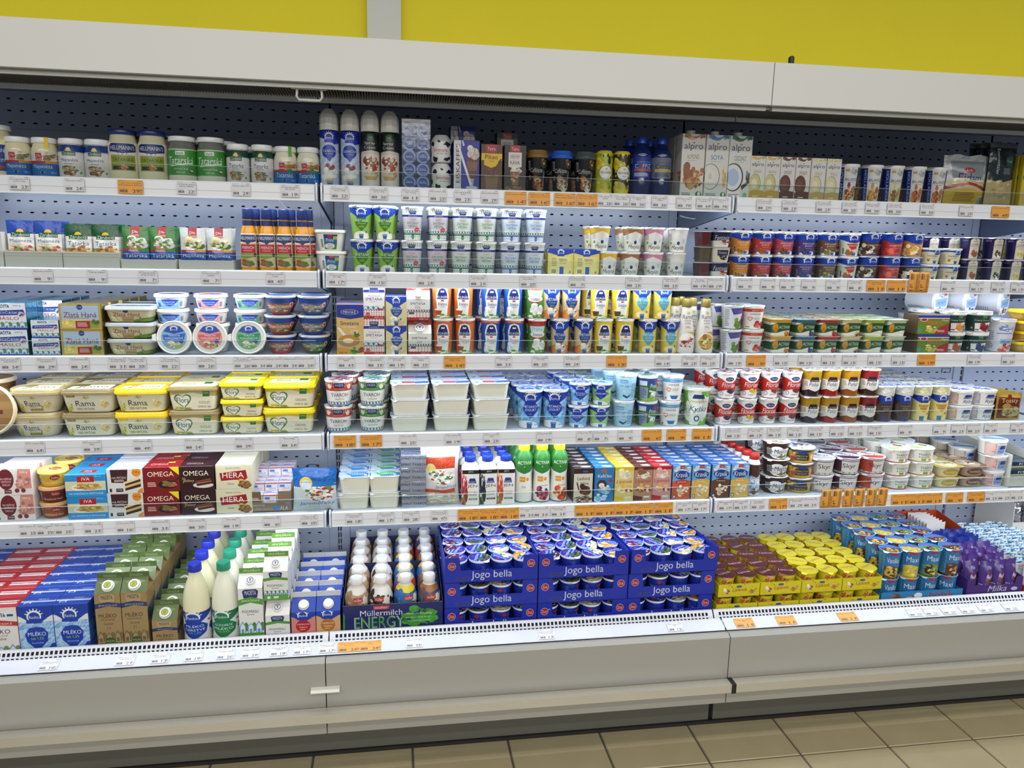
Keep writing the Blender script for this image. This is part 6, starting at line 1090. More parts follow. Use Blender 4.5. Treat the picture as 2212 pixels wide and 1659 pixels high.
dn1 = dan('dan_b', '5aa0d0', [E_(.56, .76, .2, .05, 'f2f0ea'), P_('3a6ab0', .36, .76, .76, .76, .68, .92, .44, .92), R(.1, .86, .2, .94, '5a7a4a')]); dn2 = dan('dan_s', 'c8452e', [B_(.68, .78, .22, .14, ['c83a34', 'd8564a', 'a82a2a', 'e8a090'], 12, 3, .45), R(.1, .86, .3, .93, 'd8a83a')])
kys = art('kyska', 190, 220, '74b83a', B_(.5, .5, .42, .4, ['e4ecdc', 'e8efe2', 'dfe8d6'], 22, 4, .4), P_('26407a', .36, .1, .66, .1, .72, .22, .3, .22), T('CHOCEŇSKÁ', .52, .3, .56, .07, 'a83a24', .03, .1), T('Kyška', .52, .54, .62, .2, '1f2a80', .04, .3), O(.48, .8, .1, '3a4a8a'), O(.48, .8, .06, 'e4ecdc'), LN(.1, .3, .16, .9, 'e8f4e0', 7))
cup('bily', .0365, .029, .0875, bly, art('bilyl', 80, 80, 'a8d0e6', O(.5, .5, .4, 'd8e8f0'), T('bílý jogurt', .5, .5, .6, .14, '3a78b0', .02), rough=.25)); cup('prgb', .0345, .029, .0845, pgb, art('prgbl', 80, 80, 'a8b8a8', B_(.5, .5, .4, .4, ['5a8a5a', 'd0d8d8', '4a6a9a', '8ab08a'], 18, 3), rough=.25)); cup('dan_b', .0365, .028, .0845, dn1, art('danl', 80, 80, 'd6dade', O(.5, .5, .4, 'c0ccd8'), T('DANONE', .5, .5, .5, .12, '4a6a9a', .03), rough=.25)); cup('dan_s', .0375, .028, .078, dn2, ARTS['danl']); cup('kyska', .0455, .035, .124, kys, art('kysl', 80, 80, 'b0c8b0', O(.5, .5, .42, 'd0dcd0'), T('Kyška', .5, .5, .5, .2, '2a5a9a', .02, .2), rough=.22), 'buttermilk_cup')
row(4, 'bily', [1345], 'light blue plain yogurt cup', GY, tiers=2, deep=3, yf=.042, up=[1351], dx=-.02, rot=.1); row(4, 'prgb', [1397], 'dark green and blue yogurt cup', GY, tiers=2, deep=3, yf=.042, up=[1397], dx=-.02, rot=.1)
row(4, 'dan_b', [1445], 'white yogurt cup with blue bowl and heart', GY, tiers=2, deep=3, yf=.042, up=[1452], dx=-.02, rot=.1); row(4, 'kyska', [1503], 'bright green buttermilk cup with blue script', GY, deep=2, yf=.042, dx=-.014, rot=.02)

# --- fifth shelf: curd trays, drinks
tvt = lambda nm, c, c2: art(nm, 160, 90, 'bcd0e2', P_('2a62b8', .3, .55, .8, .3, 1, .4, 1, .8, .4, .9), MO(0, 0, 1, .4, ['c8d8e6', 'a8c4dc', c2], 6, 3), P_(c, .2, .4, .86, .2, .8, .7, .4, .85), T('TVAROH', .55, .5, .5, .24, 'f0f4f8', .03), R(.05, .7, .2, .85, 'd8dce4'), B_(.84, .7, .1, .14, ['efeee8', '6a9a4a'], 6, 2), rough=.24)
wtray('tvt1', .098, .07, .0525, tvt('tvt1', '3f8ad0', '8ab8dc')); wtray('tvt2', .098, .07, .0525, tvt('tvt2', '4aa86a', '9ac8a8'))
row(5, ['tvt1', 'tvt2'], [765.5, 830], ['white curd tray with blue foil top', 'white curd tray with green foil top'], 'white curd trays', tiers=2, deep=5, yf=.04, rot=.01, up=[767, 831])
jmf = art('jemny', 160, 90, 'b4b8c4', *[T('JEMNÝ TVAROH', .5, y, 1.1, .3, '24357a', .06, .1) for y in (.25, .72)], rough=.2, metal=.55, bump=.5, scale=40)
brick('jemny', .079, .05, .043, jmf, art('jems', 60, 60, 'aab0c0', *[R(0, y, 1, y+.12, '3a4a88') for y in (.15, .5, .8)], rough=.2, metal=.6, bump=.5), ARTS['jems'], 'foil_curd_block', 'block', bev=.006)
row(5, 'jemny', [893], 'silver foil curd block with navy print', 'foil curd blocks', tiers=4, deep=2, yf=.04, rot=.05)
jr = art('jarom_r', 220, 330, 'c4c6c6', R(.0, 0, 1, .16, 'c9ccd0'), R(.06, .17, .9, .36, 'c04a2e'), MO(.06, .17, .9, .36, ['c04a2e', 'c8543a', 'b84028'], 12, 5), O(.24, .36, .13, 'e0d4a8'), O(.24, .38, .1, 'd0dce4'), R(.06, .36, .9, .7, 'd8dad6'), O(.24, .36, .11, 'e8d078'), B_(.52, .5, .34, .11, ['eceae4', 'd8dcd8', 'b83a2a', 'f2f0ea', '4f7a44', 'e6e4dc'], 30, 5, .24), T('Jaroměřický', .66, .67, .6, .07, '2a5aa8', .01, .15), P_('c04a2e', .06, .7, .5, .72, .9, .7, .9, .78, .06, .76), B_(.5, .9, .46, .12, ['e2dfc8', 'd8d4b8', 'ece9d8', 'cfcaac'], 40, 6, .18), rough=.2, bump=.5, scale=30)
pouch('jarom_r', .126, .192, .05, jr, 'curd_bag', 'bag', seed=9, wob=.003, pinch=.1, belly=.3)
row(5, 'jarom_r', [951], 'clear curd bag with orange printed top', 'cheese pouches', yf=.04, rot=0)
jen = lambda nm, fr_, w2, w3, wc: art(nm, 150, 230, 'e9e7e2', R(0, 0, 1, .11, '1c1a20'), T('JEN', .5, .055, .22, .06, 'd8d8d8', .02), B_(.14, .55, .2, .48, fr_, 16, 3, .26), P_('2a3a80', .46, .24, .7, .24, .76, .38, .4, .38), T('KUNÍN', .58, .34, .26, .05, 'f0f0ec', .03), T('JEN', .58, .47, .44, .1, '2a2a30', .01), T('Čerstvý jogurt', .58, .63, .46, .05, '2a2a30', .01, .1), T(w2, .6, .71, .36, .045, '3a3a40', .01), R(.42, .81, .8, .86, wc), T(w3, .61, .835, .26, .03, 'f0f0ec'))
JB = [(0, .0275, .0265, .006), (.002, .0285, .0275, .007), (.118, .0285, .0275, .008), (.128, .026, .025, .014), (.136, .018, .018, .0165), (.142, .0165, .0165, .0152)]
for k_, m_ in (('jen1', jen('jen1', ['c83a4a', 'b02838', 'e06070', '5a8a3a'], 'MALINA', 'MED', '5a8a3a')), ('jen2', jen('jen2', ['20203a', '34304a', '14142a', '4f7a3a'], 'OSTRUŽINA', 'BEZINKA', '4a2a44')), ('jen3', jen('jen3', ['c83a2a', 'd8583a', 'e8a080', '4f8a3a'], 'JAHODA', 'MÁTA', '3f7a5a'))):
    bottle(k_, JB, pm('e8e6e0', .3), (m_, .002, .118), (pm('20389a', .3), [(.140, .0175), (.142, .0185), (.158, .0180), (.1605, .0165)]), 'yogurt_drink_bottle', lab_f=.34)
GD = 'yogurt drinks on the fifth shelf'
row(5, ['jen1', 'jen2', 'jen3'], [1015, 1053, 1091], ['square yogurt drink bottle with raspberries', 'square yogurt drink bottle with blackberries', 'square yogurt drink bottle with strawberries'], GD, deep=5, yf=.04, rot=.05, dx=-.001)
acd = lambda nm, fd: art(nm, 160, 300, 'e4e4dc', P_('2f7a34', 0, 0, 1, 0, 1, .34, .8, .4, .5, .44, .2, .4, 0, .34), T('ACTIVIA', .52, .22, .6, .065, 'f0f4ec', .02), O(.51, .3, .02, 'd8e8d0'), R(.3, .5, .56, .6, 'd8922a'), O(.66, .55, .07, 'd89a2e'), T('BIFIDO', .42, .55, .2, .03, 'f0e0b8'), *fd)
AC = [(0, .0235), (.004, .0275), (.03, .0285), (.055, .0275), (.09, .0255), (.115, .0280), (.135, .0290), (.155, .0265), (.168, .0195), (.176, .0165)]
for k_, m_ in (('acd1', acd('acd1', [T('Bílá', .5, .7, .16, .04, '5a8a4a', .02)])), ('acd2', acd('acd2', [T('Lesní plody', .62, .68, .34, .035, '6a3a6a', .01), B_(.48, .84, .3, .12, ['b83a44', '2a2a44', '3a3a6a', 'c85a64', '8a2a3a'], 10, 3, .36)])), ('acd3', acd('acd3', [T('Jahoda kiwi', .6, .68, .36, .035, '8a2a4a', .01), B_(.5, .84, .3, .12, ['c8402e', 'd85a3e', '9aa83a', 'b83224', 'd8d0a0'], 10, 3, .4)]))):
    bottle(k_, AC, pm('2f7a34', .22), (m_, .003, .172), (pm('e4d81e', .3), [(.172, .0175), (.174, .0188), (.191, .0184), (.193, .017)]), 'yogurt_drink_bottle', lab_f=.98, uf=.45)
row(5, ['acd1', 'acd2', 'acd3'], [1132, 1170, 1208], ['green shouldered yogurt drink, plain white lower half', 'green shouldered yogurt drink with mixed berries', 'green shouldered yogurt drink with strawberry and kiwi'], GD, deep=3, yf=.045, rot=.04, dx=-.004)
led = art('ledova', 160, 280, 'dcd6c6', R(0, 0, 1, .16, '3a2622'), E_(.6, .1, .16, .03, '3a5aa0'), T('Ledová', .52, .3, .66, .1, '2a1e1a', .04), T('káva', .58, .44, .42, .09, '2a1e1a', .04), P_('4a3024', .14, .42, .2, .4, .32, .64, .26, .66), B_(.56, .64, .26, .13, ['4a2c20', '6a4230', '3a2018', '8a6048'], 16, 3, .4), B_(.5, .92, .5, .1, ['5a3826', '7a5238', '452a1c'], 40, 5, .14), rough=.3)
kaf = art('kafic', 160, 280, '2f78b8', P_('c86a2a', .34, .06, .62, .06, .62, .14, .34, .14), T('bobík', .48, .1, .3, .06, 'c03a2a', .03), T('Kafíčko', .52, .24, .74, .1, 'f2f4f4', .03), E_(.38, .5, .26, .14, '4a2c22'), B_(.48, .62, .3, .12, ['e8e4de', '6ab0d8', 'd8d0c4', '8ac0e0'], 14, 3, .4), O(.84, .38, .09, 'a83038'), B_(.3, .88, .3, .1, ['7ab8e0', 'd0e4f0'], 10, 4, .4))
lip = lambda nm, c, c2, c3: art(nm, 160, 280, c, R(0, 0, 1, .1, c2), B_(.4, .2, .3, .12, [c3, 'e8dcc8'], 8, 3, .5), T('Lipánek', .5, .44, .86, .12, 'b02a2a', .03, .2), P_('f0e8d8', .1, .34, .14, .32, .9, .28, .9, .3), B_(.5, .62, .3, .1, ['e0a84a', c3, 'e8d0a0'], 10, 4, .4), B_(.78, .72, .16, .07, ['b02c30', 'e8e0d8'], 4, 5, .6), R(.56, .87, .88, .92, 'ecebe4'), P_(c2, 0, .84, .5, .9, .5, 1, 0, 1), T('250 ml', .26, .96, .3, .04, c2))
krv = lambda nm, c, w2, wc: art(nm, 160, 280, '6aa8d8', B_(.5, .12, .5, .08, ['e8eef4', 'c8dcec', '8abce0'], 12, 3, .4), R(.38, 0, .66, .1, 'a82a30'), T('Tatra', .52, .05, .22, .04, 'f0e8e4', .02), P_(c, 0, .48, .5, .4, 1, .46, 1, 1, 0, 1), E_(.5, .28, .42, .13, '1f3f90'), T('Kravík', .5, .28, .7, .15, 'f2f4f6', .04, .2), E_(.52, .49, .36, .06, wc), T(w2, .52, .49, .5, .055, 'f2ece0', .02, .1), B_(.55, .74, .28, .13, ['e4dccc', c, 'd8b080', 'ece8e0'], 14, 4, .4), O(.14, .92, .09, '24386a'), O(.14, .92, .06, 'd8dce4'))
TOPB = lambda nm, c, c2: art(nm, 90, 70, c, R(.0, .42, 1, .56, c2), R(.5, .6, .9, .85, 'e4e4e6'), T('250 ml', .3, .25, .4, .2, c2))
GB = 'small drink cartons on the fifth shelf'
sb = lambda k_, m_, sc_c, tp: brick(k_, .0645, .0405, .118, m_, pm(sc_c, .3), tp, 'drink_carton', fold=True, straw=True)
sb('led', led, '3a2824', TOPB('t_led', '2e2422', 'd8d4cc')); sb('kaf', kaf, '2f78b8', TOPB('t_kaf', '2f78b8', 'a8d0ec')); sb('lp_y', lip('lip_y', 'dccb80', 'd8bc2a', 'f0e4b0'), 'd8c040', TOPB('t_ly', 'd9be2e', 'f0e8b8')); sb('lp_b', lip('lip_b', 'b08a70', '5a2a24', '8a5a40'), '5a2c26', TOPB('t_lb', '5a2a24', 'b08a80')); sb('lp_r', lip('lip_r', 'c89a94', 'b02024', 'd8a8a0'), 'a82024', TOPB('t_lr', 'b02026', 'e0b0ac'))
TK = TOPB('t_kr', '3a6ab0', 'd8e0ec')
sb('kr_r', krv('krv_r', 'c8603a', 'Jahoda', 'b83a2e'), '3a6ab0', TK); sb('kr_v', krv('krv_v', 'dcb85a', 'Vanilka', 'd8a83a'), '3a6ab0', TK); sb('kr_c', krv('krv_c', '6a4028', 'Kakaový', '5a3422'), '3a6ab0', TK)
row(5, ['led', 'kaf', 'lp_y', 'lp_b', 'lp_r', 'kr_r', 'kr_v'], [1256.5, 1301.5, 1344.5, 1385, 1425.5, 1467.5, 1508.5], ['cream and dark brown iced coffee carton', 'blue coffee milk carton', 'yellow flavoured milk carton', 'brown flavoured milk carton', 'red flavoured milk carton', 'sky-blue and orange strawberry milk carton', 'sky-blue and yellow vanilla milk carton, middle bay'], GB, deep=6, yf=.032, rot=.01, jit=.0005, gap=.0018)

# --- deck: milk drinks and yogurt trays
mul = art('muller', 330, 130, '1c2464', R(.3, .03, .46, .15, 'b8343a'), T('müller', .38, .09, .13, .08, 'f0ece8', .03), T('Müllermilch', .38, .25, .42, .17, 'f0f0ee', .045), T('ENERGY', .36, .53, .5, .34, 'd8dcd8', .08), T('ENERGY', .36, .53, .485, .31, '4a9a34', .05), B_(.76, .42, .17, .27, ['3f8a2e', '469a34'], 40, 4, .22), T('Naturally boosting', .76, .33, .26, .08, 'e8f0e0', .03, .15), T('with Vitamins B1, B2, B6, B12', .75, .44, .25, .05, 'e8f0e0', .01, .1), T('and Moringa Extract', .76, .54, .23, .06, 'e8f0e0', .02, .1), P_('3f8a34', 0, .2, .02, .3, .015, .9, 0, .95))
tray('tray_m', .309, .231, .112, .118, '2a2f5a', mul, hb=.15, inner='7d6c56')
mulb = lambda nm, c, c2, b1: art(nm, 160, 190, c, P_(b1, 0, .0, 1, .0, 1, .08, .5, .13, 0, .08), B_(.25, .3, .3, .2, [c2, c], 10, 3, .4), B_(.8, .36, .3, .2, [c2, 'd8d4cc', c2], 10, 5, .35), R(.34, .17, .64, .27, 'a83a3a'), T('müller', .49, .22, .24, .06, 'f0e8e4', .03), T('Müllermilch', .5, .37, .8, .11, '23232f', .05), B_(.5, .62, .46, .16, [c, c2, 'd8d4cc', c2], 16, 4, .35), LN(.3, .86, .7, .94, 'a09888', 2))
MLB = [(0, .027), (.004, .031), (.05, .0340), (.085, .033), (.105, .0370), (.125, .0358), (.145, .029), (.156, .021), (.163, .0175), (.17, .0170)]
for k_, m_ in (('mu1', mulb('mu1', 'b89a7a', '9a7a58', 'e8e2d8')), ('mu2', mulb('mu2', 'e4e2de', '2a2024', 'e8e6e2')), ('mu3', mulb('mu3', '2a5a9a', '2f6aaa', 'e6d02a')), ('mu4', mulb('mu4', '24508a', '6a4a3a', 'a06a3a')), ('mu5', mulb('mu5', 'c8403a', '3a5a9a', 'd8c8a8'))):
    bottle(k_, MLB, pm('cfc8bc', .3), (m_, .006, .157), (pm('e2e2e0', .3), [(.166, .0185), (.168, .0195), (.184, .0192), (.187, .0175)]), 'milkshake_bottle', lab_f=.98, uf=.45)
GM = 'milkshake bottles in navy trays'; dy = .0715
for t_ in range(2):
    yc = -.046+.1155+t_*.2325
    put('tray_m', 'navy cardboard tray of milkshake bottles, ' + ('front' if t_ == 0 else 'behind the front one'), 'drink trays on the deck', (.1965, yc, ZS[6]))
    for j in range(3):
        for i in range(4):
            kk = [['mu1', 'mu2', 'mu3', 'mu4'], ['mu1', 'mu1', 'mu5', 'mu4'], ['mu1', 'mu2', 'mu3', 'mu3'], ['mu1', 'mu2', 'mu3', 'mu4'], ['mu1', 'mu2', 'mu5', 'mu5'], ['mu1', 'mu1', 'mu3', 'mu5']][t_*3+j][i]
            put(kk, f'milkshake bottle with white cap, {ORD[i]} column, {ORD[t_*3+j]} row back', GM, (.1965+(i-1.5)*.0755, yc-.0757+j*.0757, ZS[6]+.0025), random.uniform(-.5, .5))
zot = lambda x, y: [O(x, y, .042, 'e4dcdc'), O(x, y, .038, 'a8282a'), lambda a: a.text('Zott', x, y, .055, .11, 'f2ecea', .03)]
jgt = art('jogot', 360, 100, '1c2ea8', R(0, .0, 1, .02, '16248c'), *zot(.075, .34), *zot(.925, .34), T('Jogo bella', .5, .74, .44, .38, 'dfe2e8', .07), BC(.12, .78, .26, .92, '3a4ab4'), R(0, .55, 1, .565, '182898'))
tray('tray_j', .297, .37, .0845, .045, '1c2ea8', jgt, dip=(.046, .040), hb=.05, th=.0016)
jgc = art('jogoc', 170, 120, '1d33a4', T('Jogobella', .5, .5, .54, .2, 'dfe4ee', .03), E_(.66, .24, .1, .1, 'a8343a'), LN(.05, .2, .22, .8, '5a6ac8', 7), LN(.8, .2, .96, .8, '5a6ac8', 7), B_(.2, .9, .2, .08, ['4f7a4a', 'a84a3a', '5a8ac0'], 8, 3))
jgl = lambda nm, fd: art(nm, 120, 120, '2038b0', P_('7aa4dc', 0, .55, 1, .47, 1, .56, 0, .63), E_(.5, .2, .12, .06, 'a8343a'), T('Jogobella', .5, .37, .8, .2, 'f2f4f8', .03, .12), B_(.5, .77, .46, .2, fd, 20, 4, .3), rough=.22)
JL = [jgl('jgl1', ['6a2434', '3a2a4a', '8a3a44', 'c8ccd8', '4a2030']), jgl('jgl2', ['4f6a44', '3a2a34', '6a3a3a', '5a7a4a', '8a9a7a']), jgl('jgl3', ['e6dcb8', 'd8c890', 'b8b07a', 'f0ead0', 'a89a5a']), jgl('jgl4', ['d8a03a', 'e0b04a', 'c98a2a', 'e8c878'])]
for i, m_ in enumerate(JL): cup(f'jg{i}', .0345, .0265, .0655, jgc, m_, rim='e4e6ee', tab=True)
GJ = 'blue yogurt trays'; FN = ['berry', 'cherry', 'pear', 'peach']
zt = ZS[6]
for lev in range(3):
    for t_ in range(3):
        X = .5055+t_*.3005+(.006 if lev == 2 and t_ == 2 else 0)-(.004 if t_ == 2 and lev == 0 else 0); yc = -.044+.185
        put('tray_j', f'blue cardboard tray of fruit yogurts, {("bottom", "middle", "top")[lev]} layer, {("left", "middle", "right")[t_]} stack', GJ, (X, yc, zt))
        for j in range(5):
            for i in range(4):
                put(f'jg{i}', f'small {FN[i]} yogurt, {("bottom", "middle", "top")[lev]} layer, {("left", "middle", "right")[t_]} tray, {ORD[j]} row', f'fruit yogurts in blue trays', (X+(i-1.5)*.0722+random.uniform(-.0008, .0008), yc-.185+.0395+j*.0725, zt+.0017), random.choice((0, 2.2, -2.2, .4, -.5, 1.1))+random.uniform(-.2, .2))
    zt += .0850

# ================================================================== RIGHT BAY
# --- top shelf
al = lambda nm, word, wc, tops, blob, low: alp(nm, word, wc, tops, [O(.36, .64, .4, '6a6448'), O(.35, .64, .385, blob), O(.32, .64, .2, 'f0ead0' if blob != '6a3a2a' else '7a4636'), P_(low, 0, .82, .5, .78, 1, .8, 1, 1, 0, 1), LN(.26, .92, .7, .96, 'f0e8d0', 1)], False)
AS = [('alsb', al('alp_ban', 'BANANA', 'b09a4a', ['d8b84a', 'c8a83a', 'e0c868', 'd8b84a'], 'd8cf8a', 'c9a43a'), 'd8c060'), ('alsc', al('alp_cho', 'CHOCOLATE', '5a3a30', ['6a3426', '5a2a20', '7a4230', '6a3426'], '6a3a2a', '5a2c20'), '5a2e24'), ('alsv', al('alp_van', 'VANILLA', 'c0a060', ['e6d890', 'dccb7a', 'ece0a8', 'e6d890'], 'e6dcae', 'c8a868'), 'e0d090')]
for k_, m_, c in AS: brick(k_, .0495, .04, .131, m_, pm('dcdad4', .3), pm(c, .35), 'plant_drink_carton', fold=True)
row(1, ['alsb', 'alsb', 'alsc', 'alsc', 'alsv', 'alsv'], [1629, 1661.5, 1694, 1726.5, 1759.5, 1792], ['small banana plant drink carton'] * 2 + ['small chocolate plant drink carton']*2 + ['small vanilla plant drink carton']*2, 'plant drink cartons', deep=2, yf=.022, rot=.0, jit=.0003)
hol = lambda nm, fd: art(nm, 200, 240, 'e6e6e4', R(0, 0, .27, 1, '1f3a94'), T('HOLLANDIA', .17, .5, .11, .84, 'e8ecf4', .03, 0, 2), R(.33, .07, .48, .14, 'c8a83a'), B_(.62, .12, .16, .09, ['b8bcc0', 'd0d2d4', 'a0a4a8'], 8, 3, .4), T('BALANCE', .58, .36, .5, .08, '22242a', .03), LN(.4, .43, .76, .45, '6a6a70', 1), B_(.56, .72, .2, .22, fd, 12, 4, .42), R(.84, 0, 1, 1, '3a3f58'))
HO = [('ho1', ['b82a5a', 'd8b83a', 'e0c860', '8a2a44'], 'beetroot and banana'), ('ho2', ['d8a84a', 'c86a34', 'e0b860', 'd88a3a'], 'peach and apricot'), ('ho3', ['c83a3a', 'd8c04a', '5a8a44', 'e0cc60'], 'strawberry and banana'), ('ho4', ['d87a2a', 'e09a3a', '8a2a4a', 'c86a24'], 'orange and beet')]
for k_, fd, _ in HO: cup(k_, .0345, .0265, .1205, hol(k_, fd), art('hollid', 70, 70, 'e4e4e4', O(.5, .5, .4, 'd8d8dc'), rough=.3), 'yogurt_drink_cup', rim='e9e9ea', rimh=.008)
row(1, ['ho1', 'ho2', 'ho3', 'ho4', 'ho4'], [1829, 1880, 1926, 1973, 2019], [f'yogurt cup with vertical blue band and {h[2]} print' for h in HO] + ['yogurt cup with orange and beet print, beside cheese bag'], 'blue-banded yogurt cups', deep=2, yf=.03, rot=.08, dx=-.012)
eid = art('eidam', 300, 280, 'b8bcc0', MO(0, 0, 1, .45, ['c4c7ca', 'b6babf', 'aeb2b8', 'ccced0'], 9, 6), P_('8f959c', .12, .12, .88, .12, .84, .45, .16, .45), E_(.5, .3, .14, .05, 'a8343a'), T('Lidé', .5, .3, .16, .05, 'f0e4e0', .02, .2), T('Eidam', .54, .45, .52, .17, '2a3470', .06), P_('c8bf9a', .06, .5, .94, .5, .96, .68, .04, .68), B_(.5, .58, .4, .1, ['d8cc9a', 'e4dab0', 'c8ba84'], 20, 3, .3), P_('a8402e', 0, .62, .3, .56, .5, .53, .7, .56, 1, .64, 1, .72, .7, .62, .5, .59, .3, .62, 0, .69), P_('cfae3a', 0, .70, .5, .66, 1, .73, 1, 1, 0, 1), LN(.24, .74, .7, .92, '8a6a2a', 6), BC(.78, .8, .96, .97, 'e8e6dc'), rough=.16, bump=.55, scale=26)
pouch('eidam', .165, .162, .05, eid, 'cheese_bag', 'bag', seed=12, wob=.004, pinch=.04, belly=.4)
row(1, 'eidam', [2082], 'clear and yellow bag of edam cheese', 'cheese packs on the top shelf', yf=.028, rot=0)
emm = art('emment', 180, 300, 'b8a878', R(0, 0, 1, .1, '5a6068'), R(0, .08, 1, .56, '1d2830'), P_('1d2830', 0, .5, 1, .5, 1, .56, .5, .62, 0, .58), T('Emmentaler', .3, .3, .1, .4, 'd8dce0', .01, 0, 2), R(.6, .22, .86, .36, '23583a'), T('Coop', .73, .29, .2, .05, 'd8e0d8'), LN(.5, .4, .8, .5, '7a848c', 4), B_(.5, .74, .4, .14, ['a8966a', 'c8b88a', 'bcac7c'], 10, 3, .24), R(.0, .94, 1, 1, 'a89c74'), rough=.16, bump=.4, scale=30)
pouch('emment', .112, .205, .022, emm, 'cheese_pack', 'pack', seed=5, wob=.002, belly=.4)
row(1, 'emment', [2161], 'dark topped emmental cheese pack', 'cheese packs on the top shelf', deep=3, yf=.03, rot=.05, dx=-.018, rz=.15)
lee = art('leerd', 200, 240, 'd8c62a', T('LEERDAMMER', .5, .18, .8, .12, '1f3a24', .04), T('Original', .3, .36, .42, .1, '3a4a24', .015, .1), R(.3, .44, .7, .58, '2f6a3a'), O(.1, .42, .09, '4f7a3a'), P_('c8b87a', .05, .62, .95, .56, .95, .92, .05, .95), B_(.5, .76, .42, .16, ['e2d08a', 'ecdca0', 'd8c070'], 10, 3, .4), rough=.2)
brick('leerd', .145, .02, .168, lee, pm('c8b62a', .3), pm('d0be2e', .3), 'cheese_slice_pack', 'pack', bev=.004)
row(1, 'leerd', [2243], 'yellow sliced cheese pack at the picture edge', 'cheese packs on the top shelf', deep=2, yf=.03, rot=.05)

# --- second shelf: fruit yogurts
def rhf(nm, c, word, fd, white=False):
    return art(nm, 180, 170, c if not white else 'd8dcc0', WV(RB, .22, .38, .6), RH(.58, .17, .34), P_(c, 0, .3, .3, .4, .62, .42, 1, .3, 1, 1, 0, 1) if not white else P_(c, .3, .42, .8, .4, .74, .66, .5, .72), *( [T('SMETANOVÝ', .56, .45, .56, .085, 'f0ece6', .03), T('JOGURT', .56, .57, .38, .085, 'f0ece6', .03)] if not white else [T('JOGURT', .56, .52, .42, .1, 'f0ece6', .03)]), T(word, .56, .67, .28, .045, 'f0d8a0', .01), E_(.58, 1.0, .46, .2, 'dfe4ea'), B_(.4, .86, .17, .13, fd, 10, 3, .5), CO(.66, .86, .17), BC(.1, .6, .18, .92, 'c8c4d0'))
YF = [('yfo', 'd8862e', 'meruňka', ['d8782a', 'e08a3a', '4f7a34'], 'orange apricot'), ('yfr', 'b83a34', 'jahoda', ['b02c28', 'c8443a', '4f7a34'], 'red strawberry'), ('yfc', 'b84a54', 'višeň', ['6a1a24', '8a2430', '4f6a34'], 'pink cherry'), ('yfb', '4f3a7a', 'borůvka', ['2a2a54', '3a3a6a', '4a4a80'], 'purple blueberry'), ('yfh', '6a4a34', 'ořech', ['8a7a4a', 'c8b888', '4f6a2a'], 'brown hazelnut')]
for k_, c, w2, fd, _ in YF: cup(k_, .034, .027, .0745, rhf(k_, c, w2, fd), art('rhfl', 80, 80, 'dfe2e4', O(.5, .5, .42, 'd0d6de'), RH(.5, .5, .4, '2448b0')))
cup('yfs', .034, .027, .0745, rhf('yfs', 'c8362e', 'jahoda', ['c8342c', 'd84a40', '4f8a34'], True), ARTS['rhfl'])
GF = 'fruit yogurts on the second shelf'
row(2, [y[0] for y in YF] + ['yfs'], [1596, 1643, 1689, 1735, 1783, 1829], [f'blue-topped {y[4]} cream yogurt cup' for y in YF] + ['white and green strawberry yogurt cup'], GF, tiers=2, deep=2, yf=.035, rot=.08, dx=-.012, up=[1599, 1646, 1693, 1740, 1787, 1834])
db = lambda nm, c, word, fd: art(nm, 180, 170, c, WV(RB, .26, .42, .6), RH(.64, .17, .32), B_(.3, .72, .28, .22, fd, 14, 4, .45), T('DOBRŮTKA', .6, .5, .58, .11, 'f2e8dc', .035), T(word, .64, .63, .38, .06, 'e8cc6a', .015), CO(.66, .88, .2, False))
DB = [('dbc', '4a3428', 's oříšky', ['3a2418', 'e8e4dc', '5a3a28', 'd8c8b0'], 'brown chocolate'), ('dbs', 'a83a3a', 's jahodami', ['b82c2c', 'c8443c', 'd8665a'], 'red strawberry'), ('dbp', '4a3028', 'stracciatella', ['efe8dc', '3a2018', 'e4dccc', '2a1814'], 'brown flaked'), ('dbo', 'c8842a', 's ovocem', ['d8a040', 'ecd8a0', 'c88a34', 'f0e8d8'], 'amber fruit')]
for k_, c, w2, fd, _ in DB: cup(k_, .0355, .029, .076, db(k_, c, w2, fd), art('dbl', 80, 80, 'c8ccd4', O(.5, .5, .42, '8a98c8'), rough=.25), rim='c4c8d0', rimh=.003)
row(2, ['dbc', 'dbs', 'dbp'], [1871, 1920, 1964], ['brown chocolate dessert cup with blue top', 'red strawberry dessert cup with blue top', 'dessert cup pair between strawberry cups and price flags'], GF, tiers=2, tops=['dbc', 'dbs', 'dbo'], deep=2, yf=.035, up=[1876, 1926, 1970], rot=.06, dx=-.01)
pap = art('papan', 170, 110, 'dfd6b4', WV(RB, .3, .12, .3), RH(.72, .16, .22), T('PAPÁNEK', .56, .42, .44, .16, '24408a', .04), T('vanilka', .56, .58, .26, .09, 'c8742a', .015), LN(.06, .35, .26, .9, 'a8a080', 6), B_(.36, .68, .07, .1, ['d8943a', 'b8682a'], 4, 3, .5), CO(.66, .8, .16), R(.84, .5, .98, .95, 'd8cf98'))
cup('papan', .0355, .029, .0535, pap, art('papl', 60, 60, 'd4d8dc', O(.5, .5, .4, 'b8c4dc')))
row(2, 'papan', [2002, 2047], 'small cream vanilla dessert cup', GF, tiers=2, deep=1, yf=.033, rot=.12, up=[2007, 2051])
lah = lambda nm, fd: art(nm, 180, 170, '241a4a', T('Lahôdka', .14, .1, .24, .1, 'b8b0c8', .01, .2), P_('d8d0b8', .36, .1, .44, .03, .66, .03, .74, .1, .76, .98, .34, .98), O(.55, .07, .02, '241a4a'), T('KUNÍN', .55, .16, .16, .05, '2a2a5a', .03), T('Lahôdka', .55, .3, .34, .13, '5a5a6a', .005, .25), R(.33, .4, .77, .42, 'a8987a'), LN(.44, .48, .68, .5, '8a8478', 1), B_(.55, .74, .14, .14, fd, 10, 3, .45))
